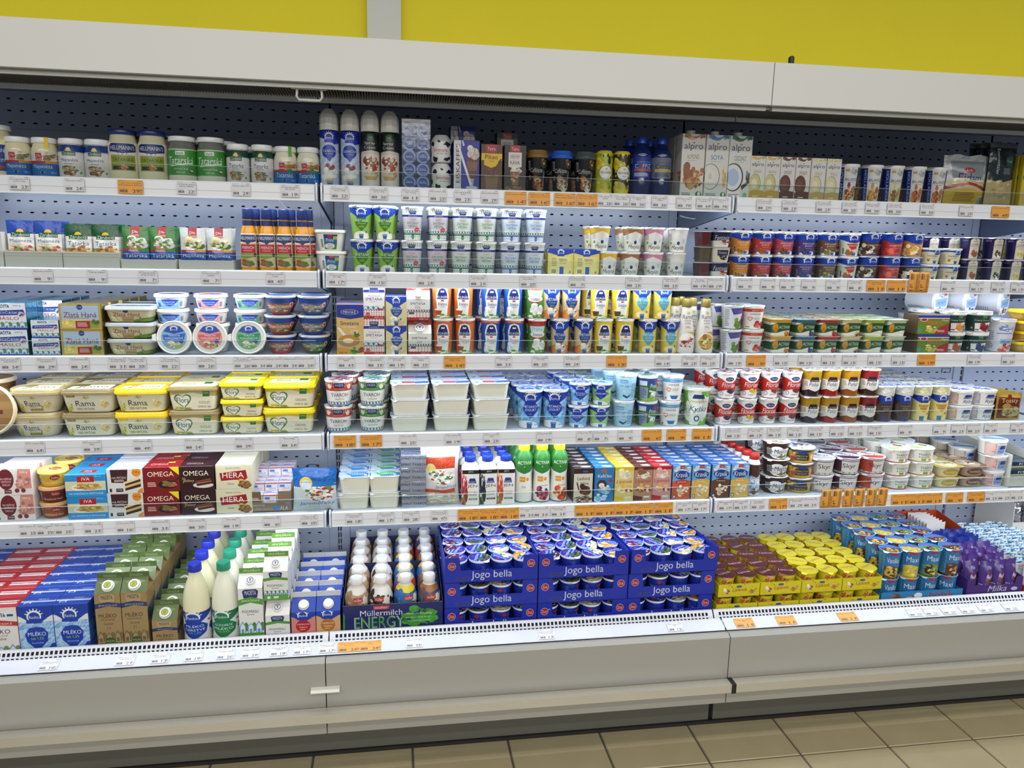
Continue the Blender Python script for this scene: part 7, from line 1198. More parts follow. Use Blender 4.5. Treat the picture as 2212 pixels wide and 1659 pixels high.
LH = [('lah1', ['b83a30', 'c8503c', '4f7a3a'], 'strawberries'), ('lah2', ['3a241c', '5a3a28', '3f6a34', 'e8e0d0'], 'hazelnuts'), ('lah3', ['d8c47a', 'e0d08a', 'c8b058'], 'vanilla fudge')]
for k_, fd, _ in LH: cup(k_, .0345, .028, .0725, lah(k_, fd), art('lahl', 60, 60, '9a98a8', O(.5, .5, .4, '3a3060'), rough=.25), rim='c8c6cc', rimh=.0025)
row(2, ['lah1', 'lah2', 'lah3', 'lah1'], [2092, 2141, 2186, 2231], ['dark purple dessert cup with strawberries on its tag', 'dark purple dessert cup with hazelnuts on its tag', 'dark purple dessert cup with vanilla fudge on its tag', 'dark purple dessert cup at the picture edge'], 'dark purple dessert cups', tiers=2, deep=2, yf=.034, up=[2096, 2146, 2195, 2241], rot=.08)
row(2, 'lah1', [2003, 2043], 'dark purple dessert cup behind the vanilla cups', 'dark purple dessert cups', tiers=2, yf=.115, rot=.1)

# --- third shelf
kos = art('kosti', 170, 170, 'dfe0e2', P_('3a5aa8', .3, .06, .9, .02, .96, .26, .4, .34), T('Kostíci', .64, .17, .42, .14, 'c8344a', .04, .2), LN(.06, .1, .26, .9, '8a90a0', 10), B_(.6, .75, .2, .2, ['6a8a3a', '7a9a48', '55782e'], 8, 3, .45), B_(.9, .5, .12, .3, ['a83a4a', '4a4a6a', 'c85a6a'], 8, 4, .35))
cup('kosti', .0365, .028, .0785, kos, art('kosl', 70, 70, 'b8c0b8', B_(.5, .5, .4, .4, ['b84a40', '5a8a4a', 'd8d8d4', '6a7ab0'], 16, 3), rough=.25))
GT = 'yogurt cups on the third shelf'
row(3, 'kosti', [1577], 'white kids yogurt cup with red script', GT, tiers=2, deep=3, yf=.035, dx=-.026, rot=.2, up=[1581])
row(3, 'dan_s', [1622], 'white yogurt cup with red band and strawberries', GT, tiers=2, deep=2, yf=.035, up=[1626], rot=.05, dx=-.014)
acv = lambda nm, bnd, fd: art(nm, 190, 110, 'e6e6dc', R(0, 0, 1, .14, bnd), P_('2c5c34', 0, .3, .3, .14, 1, .14, 1, .62, .6, .66, .3, .78, 0, .8) if True else 0, P_('e6e6dc', .3, .78, .62, .66, 1, .6, 1, 1, 0, 1, 0, .8), O(.22, .46, .13, 'd89a2a'), R(.12, .22, .32, .4, 'd8a43a'), O(.22, .6, .09, 'c8862a'), T('ACTIVIA', .62, .42, .5, .2, 'f0f2ea', .02), B_(.74, .82, .12, .14, fd, 8, 3, .5))
AV = [('av1', 'd8a03a', ['d8862a', 'e0a050', '7a4a24'], 'apricot'), ('av2', '3a6a8a', ['2a3a6a', '3a4a7a', '5a5a8a'], 'blueberry'), ('av3', 'b03a34', ['a83a2a', 'c85a44', '7a3a2a'], 'strawberry'), ('av4', 'd8c890', ['c8b078', '8a6a3a', 'e0d0a0', '5a3a24'], 'muesli'), ('av5', 'a8bc3a', ['e8ece0', 'd8dcc8', 'f0f0ea'], 'sour milk'), ('av6', 'c8cca8', ['f0efe8', 'e2e2d8', 'ecece4'], 'plain')]
for k_, c, fd, _ in AV:
    mb = MB(); loft(mb, [(0, .030, .030, .010), (.0015, .0315, .0315, .011), (.05, .0355, .0355, .011), (.0525, .0372, .0372, .011), (.0545, .0372, .0372, .011)], f=.30, vr=(0, .0515))
    reg(k_, 'yogurt_cup', 'cup', .0765, .0765, .0562, PT('cup', mb, [acv(k_, c, fd)]), foil(k_, .03, .0555, art('avl_'+k_, 80, 80, c, O(.5, .5, .44, 'd8dcc8'), P_('4f9a4a', .1, .3, .9, .2, .9, .5, .1, .6), T('ACTIVIA', .5, .42, .6, .14, 'f0f4ec', .03), B_(.5, .78, .3, .12, fd, 8, 3, .4), rough=.25), False, 'd8d4c0', (.0385, .0385, .011)))
row(3, [a[0] for a in AV], [1677, 1728.5, 1777.5, 1826, 1874.5, 1920.5], [f'square green {a[3]} yogurt pot' for a in AV], 'square green yogurt pots', tiers=2, deep=3, yf=.035, rot=.0, jit=.0006, up=[1678, 1731, 1780, 1829, 1878, 1925])
pau = art('paula', 240, 130, '6a8a2e', R(0, 0, 1, .14, '2a3f94'), R(0, .14, 1, .18, 'e0dcd4'), R(0, .2, 1, .24, 'b83a34'), E_(.18, .24, .12, .1, 'ecebe6'), E_(.18, .24, .1, .075, 'b02a30'), T('PAULA', .54, .4, .5, .26, '7a3a1a', .08), T('PAULA', .54, .4, .48, .23, 'd87a2a', .03), T('Choco', .86, .26, .22, .1, 'f0e8e0', .02, .15), P_('a83030', .6, .72, 1, .4, 1, 1, .56, 1), B_(.4, .74, .2, .16, ['d8c05a', 'e0cc78', '8a9a3a'], 8, 3, .4), LN(.64, .8, .9, .92, 'e8d0c8', 2), O(.08, .8, .07, '4f9a7a'))
brick('paula', .118, .078, .0645, pau, pm('5a4a38', .3), art('pault', 100, 70, '4a3a2c', *[O(x, y, .16, '6a5440') for x in (.25, .75) for y in (.3, .75)]), 'pudding_four_pack', 'pack')
row(3, 'paula', [1998], 'green pudding multipack with orange lettering', 'pudding packs', tiers=2, deep=1, yf=.03, rot=.0, up=[1999.5])
cre = lambda nm, fd: art(nm, 180, 130, '1f3a34', R(.52, .02, .7, .26, '2f6a3a'), T('Coop', .61, .12, .12, .1, 'd8e4d0'), T('Creamy Dessert', .54, .34, .52, .13, 'e0e4dc', .01), P_('ecebe4', .3, .5, .9, .44, .86, .96, .32, .96), B_(.62, .72, .2, .18, fd, 8, 3, .5), R(.33, .84, .46, .9, '4a4a4a'), O(.2, .78, .04, 'c8b83a'))
CD = [('cd1', ['b83a24', 'c85034', '4f7a34'], 'strawberry'), ('cd2', ['2a3a6a', '3f4f80', '20305a'], 'blueberry'), ('cd3', ['d8923a', 'e0a850', 'd0802a'], 'peach'), ('cd4', ['8a1f2a', 'a02c34', '6a141e'], 'cherry')]
for k_, fd, _ in CD: cup(k_, .0425, .034, .0705, cre(k_, fd), art('cdl', 70, 70, 'd8dadc', B_(.5, .5, .4, .4, ['b8c0c4', 'c8a08a', 'e4e4e4'], 12, 3), rough=.25), 'dessert_cup', rimh=.010)
row(3, ['cd1', 'cd2'], [2053, 2104], ['dark green dessert cup beside the pudding boxes', 'dark green dessert cup beside the tall white cup'], 'dark green dessert cups', tiers=2, tops=['cd3', 'cd4'], deep=2, yf=.034, up=[2057, 2112], rot=.08, dx=-.055, gap=.004)
sel = art('selsky', 180, 200, 'dcdfe6', B_(.56, .2, .26, .1, ['7a8ac0', 'b8c0dc', 'e0e4ee'], 12, 3, .35), R(.3, .36, .8, .39, '6a7ab8'), R(.42, .56, .88, .72, '8ab4d8'), T('SELSKÝ', .65, .64, .36, .07, '2a4a8a', .03), B_(.64, .86, .2, .12, ['b83a34', 'c8584c', 'e0a898'], 10, 4, .45), LN(.06, .3, .24, .9, '8a90a8', 10), R(.88, .3, 1, .45, 'b83a30'))
cup('selsky', .0495, .039, .1145, sel, art('sell', 130, 130, 'e6e8ee', O(.5, .5, .46, 'dfe3ea'), P_('8ab0dc', .1, .45, .9, .4, .86, .7, .15, .72), T('SELSKÝ', .5, .56, .5, .12, '2a4a8a', .03), B_(.5, .26, .3, .14, ['7a8ac8', 'aab4dc'], 12, 3, .25), R(.66, .12, .88, .32, 'b83a34'), B_(.5, .84, .2, .09, ['4a2c20', 'd8c0a0', '6a4430'], 8, 4, .45), rough=.3), 'large_yogurt_cup', rimh=.009)
row(3, 'selsky', [2156], 'tall white yogurt cup with strawberry print', 'large yogurt cups', yf=.034, rot=.05)
zl = SURF[3]+.1152
for i, (px, yy, rz_) in enumerate(((2122, .235, .55), (2052, .245, .5), (1990, .25, .45))):
    X = px2X(px, yy, zl+.05); put('selsky', f'large yogurt cup standing under the lying ones, {("right", "middle", "left")[i]}', 'large yogurt cups', (X-.012+.0*i, yy+.02, SURF[3]), .4)
    put('selsky', f'large yogurt cup lying on top, {("lid facing out on the right", "in the middle", "on the left")[i]}', 'large yogurt cups', (X-.02, yy+.035, zl+.0505), rz_, math.radians(90), 0)
ylt = art('ylt', 180, 60, 'cfa84a', R(.45, 0, .9, 1, '5a3420'), P_('7a4a2a', .45, .2, .9, .1, .9, .5, .45, .6), T('Tvarůžky', .68, .5, .3, .3, 'e8d8a0', .02), B_(.2, .5, .15, .4, ['d8b860', 'c89a3a'], 8, 3))
tub('ylt', .118, .08, .0365, .014, ylt, pm('e4c41e', .3), None, .009, tap=.86, nm='dip_tub')
row(3, 'ylt', [2213], 'shallow brown tub with yellow lid at picture edge', 'yellow-lidded tubs', tiers=4, yf=.036, rot=.0, up=[2221])

# --- fourth shelf
flo = lambda nm, w2, fd: art(nm, 180, 200, 'e9e7e2', P_('b82a24', 0, .16, .2, .2, .45, .36, .7, .34, 1, .14, 1, .74, .7, .72, .4, .64, 0, .76), E_(.56, .2, .19, .085, '1c2a5a'), T('OLMA', .56, .2, .26, .07, 'eef0f2', .04), T('Florian', .54, .44, .66, .2, 'f2ece6', .035, .25), LN(.3, .58, .76, .6, 'e0a89a', 1), B_(.62, .7, .2, .08, fd, 10, 3, .45), T(w2, .62, .85, .44, .08, '2a2430', .03), O(.2, .8, .09, '3a5a9a'), O(.2, .8, .07, 'd8dce4'), rough=.34)
FL = [('flo1', 'BORŮVKA', ['2a2440', '3a3458', '4a3a60'], 'blueberry'), ('flo2', 'VAJEČNÝ', ['d8bc3a', 'e6d060', 'c8a82a'], 'egg liqueur'), ('flo3', 'JAHODA', ['8a4a34', 'b8503a', '5a3a2a'], 'strawberry'), ('flo4', 'LESNÍ SMĚS', ['6a2a34', '3a2a3a', '8a3a40'], 'forest fruit')]
for k_, w2, fd, _ in FL: cup(k_, .0335, .0255, .0895, flo(k_, w2, fd), art('fll', 80, 80, 'd4cfd0', B_(.5, .5, .42, .42, ['a83a40', 'd8d8d8', 'c86a64', 'b0b4bc', '5a3a4a'], 20, 3, .25), rough=.2, bump=.15))
GO = 'fruit yogurts on the fourth shelf'
row(4, [f[0] for f in FL], [1562, 1613, 1657, 1702], [f'red and white {f[3]} yogurt cup' for f in FL], GO, tiers=2, deep=3, yf=.045, rot=.1, up=[1569, 1618, 1664, 1709], dx=-.012)
poh = lambda nm, c1, c2, c3: art(nm, 170, 200, 'e2dccf', R(0, 0, 1, .34, c1), P_(c1, 0, .3, .3, .36, .5, .3, 1, .38, 1, .2, 0, .2), P_('2a2432', .4, .24, .7, .24, .78, .42, .32, .42), T('KUNÍN', .55, .37, .3, .06, 'e8d8b0', .03), T('Pohár', .56, .52, .48, .15, '24387a', .03, .2), P_(c2, 0, .8, .3, .72, .6, .8, 1, .7, 1, 1, 0, 1), LN(.1, .4, .26, .6, c3, 4), rough=.18)
PH = [('ph1', 'b08a1e', '2e1e2a', '8a8090', 'blueberry'), ('ph2', 'b88a1e', '8a1f1c', 'a89080', 'cherry'), ('ph3', 'b8841e', '8a4a1a', 'a88a68', 'apricot'), ('ph4', '8a2028', '3a2420', '8a6a60', 'chocolate')]
for k_, c1, c2, c3, _ in PH: cup(k_, .0345, .0275, .093, poh(k_, c1, c2, c3), art('phl', 80, 80, 'ccd0d4', B_(.5, .5, .42, .42, ['8a98c0', 'd8c060', 'd8dade', 'b8605a'], 18, 3, .28), rough=.2), 'layered_yogurt_cup', rim='b8b09a', rimh=.004)
row(4, [p[0] for p in PH], [1748, 1790, 1833, 1871], [f'clear layered {p[4]} yogurt cup' for p in PH], GO, tiers=2, deep=3, yf=.045, rot=.1, up=[1752, 1793, 1836, 1877], dx=-.012)
pud = lambda nm, dark: art(nm, 170, 240, '4a3a36' if dark else 'e0d288', R(0, 0, 1, .22, 'ece9e0' if dark else 'e9e4b8'), B_(.5, .12, .5, .12, ['f2f0ea', 'e6e2d8'] if dark else ['e9e2b0', 'f0ebcc'], 16, 3, .35), P_('1b3a96', 0, .24, 1, .24, 1, .36, .7, .42, .4, .46, 0, .34), RH(.58, .34, .28, '1b3a96'), P_('2e201e' if dark else 'd8a84a', .3, .5, .84, .5, .74, .66, .56, .74, .38, .64), T('PUDINGOVÝ', .56, .54, .46, .055, 'c8b8a8' if dark else '4a4020', .03), T('DEZERT', .56, .62, .3, .055, 'c8b8a8' if dark else '4a4020', .03), CO(.5, .88, .22, False), R(.39, .85, .61, .98, '3a6a9a' if not dark else '2a3a6a'), R(.74, .74, .84, .8, 'c03a30'), LN(.08, .5, .24, .8, '7a6a60' if dark else 'b8a860', 6))
for k_, dk in (('pudd', True), ('pudv', False)): cup(k_, .0345, .0275, .126, pud(k_, dk), art('pul_'+k_, 80, 80, 'c4c8d0', O(.5, .5, .44, 'a8b4cc' if dk else 'd8d4a0'), P_('2448a8', .1, .4, .9, .3, .9, .55, .1, .65), RH(.5, .5, .36, '2448a8'), P_('e4e4e0', .1, .7, .9, .6, .6, .9), rough=.2), 'pudding_dessert_cup', rim='c8c6bc', rimh=.004)
row(4, ['pudd', 'pudd', 'pudv', 'pudv'], [1908, 1949, 1988, 2028], ['dark chocolate pudding cup with cream top']*2 + ['pale yellow vanilla pudding cup']*2, 'pudding cups on the fourth shelf', deep=5, yf=.045, rot=.06, dx=-.003)
ryz = lambda nm, c: art(nm, 190, 100, 'e4e0d6', LN(.08, .12, .4, .9, c, 9), R(.1, .1, .38, .9, c), LN(.12, .14, .36, .86, 'e0dad0', 8), P_('2a3a84', .58, .16, .82, .16, .88, .46, .52, .46), T('KUNÍN', .7, .38, .3, .12, 'f0f0ec', .03), T('Rýže', .7, .72, .34, .32, '24387a', .03, .2))
rlid = art('ryzl', 100, 100, 'dfe2ea', O(.5, .5, .44, 'e6e8ee'), B_(.5, .4, .36, .2, ['3a5ab0', 'dfe4ee', '6a8ad0'], 14, 3, .3), T('Rýže', .5, .62, .5, .24, '2a4aa0', .03, .2), rough=.25)
for k_, c in (('rz1', 'c89a8a'), ('rz2', 'a8a0b0')): cup(k_, .0475, .041, .0535, ryz(k_, c), rlid, 'rice_pudding_cup')
row(4, ['rz1', 'rz2'], [2067, 2113], ['white rice pudding cup with pinkish text panel', 'white rice pudding cup beside the gold pouch'], 'rice pudding cups', tiers=2, deep=3, yf=.045, rot=.1, dx=-.01, up=[2070, 2119])
toa = art('toasty', 170, 170, '6a2c1a', R(0, 0, 1, .1, 'b8983a'), P_('c8a84a', 0, .1, 1, .1, 1, .2, 0, .14), T('Toasty', .5, .3, .66, .2, 'd8c68a', .04, .15), O(.5, .14, .08, '8a2420'), B_(.5, .66, .32, .2, ['c8b068', 'd8c484', 'a88a44', '7a6a34'], 16, 3, .4), R(0, .93, 1, 1, 'b8983a'), R(0, 0, .06, 1, 'b0923c'), R(.94, 0, 1, 1, 'b0923c'), rough=.18, metal=.35, bump=.35, scale=40)
pouch('toasty', .098, .098, .02, toa, 'cheese_slice_pouch', 'pouch', seed=6, wob=.0015, pinch=.0)
row(4, 'toasty', [2178], 'gold and brown cheese slice pouch', 'cheese slice pouches', deep=5, yf=.045, dx=-.006, rot=.06)

# --- fifth shelf
row(5, ['kr_c', 'kr_v'], [1551.5, 1592.5], ['sky-blue and brown cocoa milk carton', 'sky-blue and yellow vanilla milk carton, right bay'], GB, deep=6, yf=.032, rot=.01, jit=.0005, gap=.0018)
mtb = art('monteb', 150, 240, 'dfe2e6', P_('4a2c22', 0, 0, 1, 0, 1, .34, .6, .42, .3, .36, 0, .46), T('Monte', .52, .4, .62, .14, '24408a', .05, .2), B_(.5, .7, .3, .16, ['8ab0dc', 'e8eaee', 'b8cce4'], 12, 3, .4), B_(.6, .88, .3, .08, ['6a3a28', '4f7a3a', '8a5a40'], 12, 4, .35))
bottle('monteb', [(0, .0195), (.004, .0225), (.04, .0230), (.075, .0205), (.095, .0220), (.110, .0215), (.122, .0165), (.128, .0150)], pm('e2e4e8', .3), (mtb, .004, .11), (pm('a8281e', .35), [(.126, .0160), (.128, .0172), (.142, .0168), (.1445, .0155)]), 'milk_drink_bottle', lab_f=.6, uf=.42)
row(5, 'monteb', [1628], 'white milk drink bottle with red cap', GD, deep=6, yf=.036, rot=.1, dx=-.004)
mon = art('monte', 180, 110, '33201c', B_(.62, .62, .36, .34, ['e9e7e2', 'e4e2dc'], 22, 3, .4), BC(.14, .28, .32, .7, 'c8c4c0'), T('Monte', .64, .46, .5, .3, '24408a', .05, .2), B_(.7, .78, .16, .12, ['4f7a3a', '8a5a3a', '6a3a24'], 8, 4, .4))
cup('monte', .0465, .036, .061, mon, art('montel', 110, 110, 'dfe1e4', O(.5, .5, .46, 'e6e7e9'), T('Monte', .5, .4, .64, .24, '2a4a9a', .05, .2), B_(.5, .74, .3, .12, ['8a5a40', 'd8ccc0', '4f7a3a'], 10, 3, .35), rough=.25), rim='3a2622')
GE = 'dessert cups on the fifth shelf'
row(5, 'monte', [1670], 'dark brown layered dessert cup with blue script', GE, tiers=3, deep=2, yf=.042, rot=.15, dx=-.02, up=[1675])
pis = lambda nm, w2, c: art(nm, 200, 100, 'b8962e', R(0, 0, 1, .2, '4a4a3a'), P_('2a2a30', .3, .3, .7, .25, .76, .8, .26, .8), T('PIŠKOTIK', .5, .46, .4, .16, 'd8c060', .03), T(w2, .5, .68, .34, .14, 'e0d8b8', .02), E_(.5, .2, .16, .12, '24408a'), B_(.15, .5, .14, .3, ['d8b050', c], 8, 3, .4), B_(.88, .5, .12, .3, ['d8b050', c], 8, 4, .4))
for k_, w2, c in (('pi1', 'BORŮVKA', '4a4a7a'), ('pi2', 'JAHODA', 'b84a3a')): cup(k_, .0475, .041, .0535, pis(k_, w2, c), art('pisl', 100, 100, 'd4d6da', B_(.5, .5, .4, .4, ['3a5ab0', 'e4e6ea', 'c8b060', 'dfe2e6'], 18, 3, .3), rough=.22), 'dessert_cup', rim='c4c2b4', rimh=.004)
row(5, 'pi1', [1723], 'amber sponge dessert cup', GE, tiers=3, tops='pi2', deep=2, yf=.042, rot=.1, dx=-.012)
sky = lambda nm, c, sd: art(nm, 190, 110, 'e4e1dc' if not sd else c, *( [R(.3, 0, 1, 1, 'e4e1dc'), R(0, 0, .3, 1, c)] if not sd else [R(.45, 0, 1, 1, 'e4e1dc')]), R(0, 0, 1, .1, 'dcdcdc'), R(0, .1, 1, .14, '2a3a6a'), T('Skyr', .55, .46, .44, .36, '2f2a30', .005), HS(.78, .98, '9a9088', '8a9a90', 5, 'd8d4cc'))
skl = lambda nm, c: art(nm, 110, 110, 'dcdcdc', O(.5, .5, .46, 'd4d6d8'), P_(c, .05, .6, .95, .5, .8, .85, .3, .92), T('Skyr', .55, .4, .5, .26, '2f2a30', .005), R(.2, .2, .4, .3, '2a3a6a'), rough=.25)
for k_, c, sd in (('sk1', 'b8b4b0', 0), ('sk2', '4a2438', 0), ('sk3', 'b8402a', 1)): cup(k_, .0465, .039, .0605, sky(k_, c, sd), skl('skl_'+k_, c), rim=c if k_ != 'sk1' else 'd8d8d8', rimh=.003)
row(5, ['sk1', 'sk2', 'sk3'], [1769, 1823, 1878], ['white skyr cup with grey side', 'white skyr cup with plum side', 'white skyr cup with orange-red panel'], GE, tiers=2, deep=4, yf=.042, rot=.15, dx=-.006, up=[1772, 1827, 1881])
tvj = lambda nm, c: art(nm, 190, 90, 'e4e2d6', LN(.06, .2, .3, .85, 'a8a498', 7), T('TVAROH', .6, .38, .4, .18, '2f3a2e', .04), T('& JOGURT', .6, .6, .36, .14, '2f3a2e', .03), R(.5, .7, .66, .9, '7aa83a'), B_(.78, .78, .08, .12, [c], 4, 3, .5), P_(c, 0, .92, 1, .92, 1, 1, 0, 1))
tjl = lambda nm, c: art(nm, 110, 110, 'e0e2e0', O(.5, .5, .46, 'e6e7e4'), T('TVAROH & JOGURT', .5, .5, .7, .12, '3a5a8a', .03), B_(.6, .3, .16, .1, [c, '6a9a3a'], 6, 3, .5), P_('9ac04a', .1, .68, .6, .62, .5, .8, .15, .8), rough=.25)
for k_, c in (('tj1', 'b83a34'), ('tj2', 'c88a3a')): cup(k_, .0485, .042, .049, tvj(k_, c), tjl('tjl_'+k_, c), 'curd_yogurt_cup', rimh=.003)
row(5, ['tj1', 'tj2'], [1931, 1984], ['white curd yogurt cup with red fruit lid', 'white curd yogurt cup with yellow fruit lid'], GE, tiers=3, deep=4, yf=.046, rot=.1, dx=-.004, up=[1933, 1986])
def flat(key, c, c2, w2):
    mb = MB(); loft(mb, [(0, .038, .034, .016), (.002, .040, .036, .017), (.036, .046, .041, .017), (.0365, .052, .047, .017), (.038, .052, .047, .017)], f=.32, vr=(0, .036))
    return reg(key, 'curd_dessert_tub', 'tub', .105, .095, .0395, PT('tub', mb, [art(key, 170, 70, c, E_(.52, .5, .34, .34, c2), T(w2, .52, .5, .5, .3, 'e8e0c8', .03, .1))]), foil(key, .045, .039, art(key+'_l', 110, 100, c2, O(.5, .5, .4, c), B_(.5, .5, .3, .2, ['e8e4d0', c2, 'd8d0b0'], 10, 3, .3), T(w2, .5, .4, .6, .16, '4a3a20', .02), rough=.25), False, 'd8d2b8', (.052, .047, .017)))
flat('tvc1', 'dcd2a8', 'b8a03a', 'Tvaroháček'); flat('tvc2', 'b09a88', '6a4a34', 'Tvaroháček')
row(5, ['tvc1', 'tvc2'], [2034, 2085], ['flat yellow curd dessert tub', 'flat brown curd dessert tub'], 'flat curd dessert tubs', tiers=2, deep=4, yf=.05, rot=.03, jit=.0005, dx=-.002)
kru = lambda nm, c: art(nm, 190, 110, 'e2dfd6', R(.16, .1, .52, .92, c), LN(.18, .14, .5, .9, 'e0d4cc', 9), R(.54, .2, .86, .9, '8aa8d0'), P_('2a3a84', .64, .24, .84, .24, .88, .5, .6, .5), T('Krupička', .72, .68, .3, .22, '24387a', .03, .2))
krl = art('krupl', 110, 110, 'd8e2ec', O(.5, .5, .46, 'dfe8f0'), P_('7aa8d8', .05, .5, .95, .4, .9, .7, .1, .75), T('Krupička', .52, .52, .66, .18, '2a3a80', .03, .2), B_(.3, .3, .14, .1, ['c86a5a', 'e4e0d8'], 6, 3, .4), rough=.25)
for k_, c in (('ku1', 'c89088'), ('ku2', '9a8a78')): cup(k_, .0475, .0405, .0570, kru(k_, c), krl, 'semolina_pudding_cup')
row(5, 'ku1', [2136], 'white semolina pudding cup with blue patch', GE, tiers=3, tops='ku1', deep=1, yf=.046, rot=.1, up=[2143])
for j in range(3):
    for k in range(2): put('ku2', suffix('semolina pudding cup behind the front stack of three', tierp(k, 2), deepp(j, 3)), GE, (2.324, .155+.049+j*.0985, SURF[5]+k*KD['ku2']['h']), -.3+random.uniform(-.2, .2))
wb = art('wboxf', 120, 60, 'cfccc2', B_(.82, .6, .12, .2, ['b03a34'], 4, 2, .5))
tray('tray_w', .1, .25, .04, .12, 'c6c4bb', wb, hb=.135)
o = put('tray_w', 'pale grey cardboard tray at the right picture edge', 'trays on the fifth shelf', (2.442, .165, SURF[5]))
snk = art('snack', 120, 80, '5a6a4a', P_('24305a', 0, 0, 1, 0, 1, .4, 0, .5), R(0, .6, 1, .7, 'd8d8c8'), T('FIT', .5, .3, .3, .3, 'e0e4e8', .03), rough=.25)
brick('snack', .092, .035, .03, snk, pm('4a5a44', .3), pm('3a4a5a', .3), 'snack_bar_pack', 'pack')
for j in range(6):
    for k in range(3): put('snack', f'dark green snack pack in grey tray, {("bottom", "middle", "top")[k]} layer, {ORD[j]} row', 'snack packs', (o.location[0], .165-.125+.024+j*.0395, SURF[5]+.0026+k*.0305), random.uniform(-.02, .02))

# --- deck: dessert trays
lpt = art('lipt', 220, 75, 'dccd1c', B_(.5, .5, .5, .5, ['8a7a1a', 'c83a2a', 'e8dc5a', '4a6a2a'], 22, 6, .03), T('Lipánek', .52, .5, .36, .34, 'a82a2a', .03, .2), E_(.5, .22, .07, .09, '3a5a9a'), B_(.18, .55, .08, .2, ['e0b888', 'ecebe0', '8a5a30'], 5, 3, .45), B_(.84, .55, .08, .2, ['a8743a', 'c8904a'], 5, 4, .45), R(0, 0, 1, .03, 'b8a818'))
tray('tray_l', .147, .366, .046, .046, 'd8c81c', lpt, th=.0016)
lpc = art('lipc', 180, 90, 'dccd2a', B_(.3, .5, .2, .3, ['c8643a', 'e0b060', 'b04a30'], 10, 3, .35), T('Lipánek', .6, .4, .4, .24, 'a82a2a', .03, .2), B_(.8, .65, .12, .2, ['e0b888', '8a5a30'], 5, 4, .4))
lpl = lambda nm, c, tx: art(nm, 110, 110, c, O(.5, .5, .44, c), *[O(.2+.6*((i*37) % 10)/10, .2+.6*((i*53) % 10)/10, .012, '5a4a20') for i in range(10)], T('Lipánek', .5, .46, .72, .24, tx, .06, .15), T('Lipánek', .5, .46, .7, .22, 'a82c2c' if tx != 'c8a8a0' else 'd8c0b8', .02, .15), rough=.26)
lcupy = lpl('lply', 'e0d22c', 'f2ecd0'); lcupb = lpl('lplb', '5a2420', 'c8a8a0')
for k_, l_, rm in (('lipy', lcupy, 'd8ca2a'), ('lipb', lcupb, '7a4a30')):
    mb = MB(); loft(mb, [(0, .026), (.0015, .0275), (.036, .031), (.038, .0345), (.0395, .0345)], f=.5, vr=(0, .037), bm=[0, 0, 0, 1]); reg(k_, 'curd_cream_cup', 'cup', .072, .072, .0455, PT('cup', mb, [lpc, pm(rm, .3)]), foil(k_, .0345, .0408, l_, True, rm))
GL = 'yellow curd cream trays'; zt = ZS[6]
for lev in range(2):
    for t_ in range(4):
        X = 1.3455+t_*.1505+(.0 if lev else -.003); yc = -.044+.183
        put('tray_l', f'yellow cardboard dessert tray, {("lower", "upper")[lev]} layer, {ORD[t_]} from the left', GL, (X, yc, zt))
        for j in range(5):
            for i in range(2):
                kk = 'lipb' if t_ < 2 else 'lipy'
                put(kk, f'{"brown" if t_ < 2 else "yellow"}-lidded curd cup, {("lower", "upper")[lev]} layer, {ORD[t_*2+i]} column, {ORD[j]} row', 'curd cream cups in yellow trays', (X+(i-.5)*.0716+random.uniform(-.0006, .0006), yc-.183+.0385+j*.0722, zt+.0017+(.0245 if True else 0)), random.uniform(-.6, .6))
    zt += .0712
bbt = art('bobt', 300, 56, '2f86c4', B_(.22, .5, .2, .3, ['6a3a24', '8a5a34', 'c8e0f0'], 8, 3, .3), T('bobík', .74, .3, .3, .44, 'c0302c', .06), E_(.45, .3, .05, .18, 'e8f0f4'))
tray('tray_b', .315, .385, .055, .05, '2f86c4', bbt, th=.0016)
BBC = lambda nm, c, w2, fd: art(nm, 180, 170, '2f7ab8', P_(c, 0, .6, .5, .5, 1, .62, 1, 1, 0, 1), R(.4, 0, .7, .1, 'a83030'), T(w2, .55, .3, .5, .2, 'f0f2f0', .04), B_(.5, .75, .3, .18, fd, 12, 3, .4), R(.0, .1, .2, .95, '4f9ac8'), LN(.02, .14, .18, .9, '2a5a8a', 10))
BBL = lambda nm, c, fd: art(nm, 120, 120, '2f76c8', O(.5, .5, .42, '3a86d4'), P_(c, .05, .5, .95, .4, .85, .8, .5, .96, .15, .8), T('bobík', .5, .28, .56, .2, 'c8302c', .05, .1), B_(.5, .68, .28, .2, fd, 12, 3, .35), rough=.24)
BB = [('bb1', '5a4a3a', 'Maxi', ['d8b03a', 'e0c860', '4a3024'], 'Vanilka'), ('bb2', 'd8c03a', 'Maxi', ['e0c83a', 'd8b060', 'e8d878'], ''), ('bb3', '6a9a3a', 'Maxi', ['3a241c', '7a9a44', 'd8c060'], ''), ('bb4', '5a4034', 'Maxi', ['5a3424', '7a4a34', 'e0c070'], '')]
for i, (k_, c, w2, fd, w3) in enumerate(BB): cup(k_, .0375, .0305, .0995, BBC(k_, c, w3 or w2, fd), BBL(k_+'_l', c, fd), 'pudding_cup', rim='2f76c8' if i != 1 else 'd8c83a', rimh=.003)
put('tray_b', 'blue cardboard tray of tall pudding cups', 'trays on the deck', (2.0335, -.044+.1925, ZS[6])); BN = ['vanilla', 'banana', 'green', 'cocoa']
for lev in range(2):
    for j in range(5):
        for i in range(4): put(BB[i][0], f'blue {BN[i]} pudding cup, {("lower", "upper")[lev]} tier, {ORD[i]} column, {ORD[j]} row', 'blue pudding cups', (2.0335+(i-1.5)*.0775+(.0 if lev == 0 else .002), -.044+.0405+j*.0765, ZS[6]+.0017+lev*.0998), -.45+random.uniform(-.3, .4))
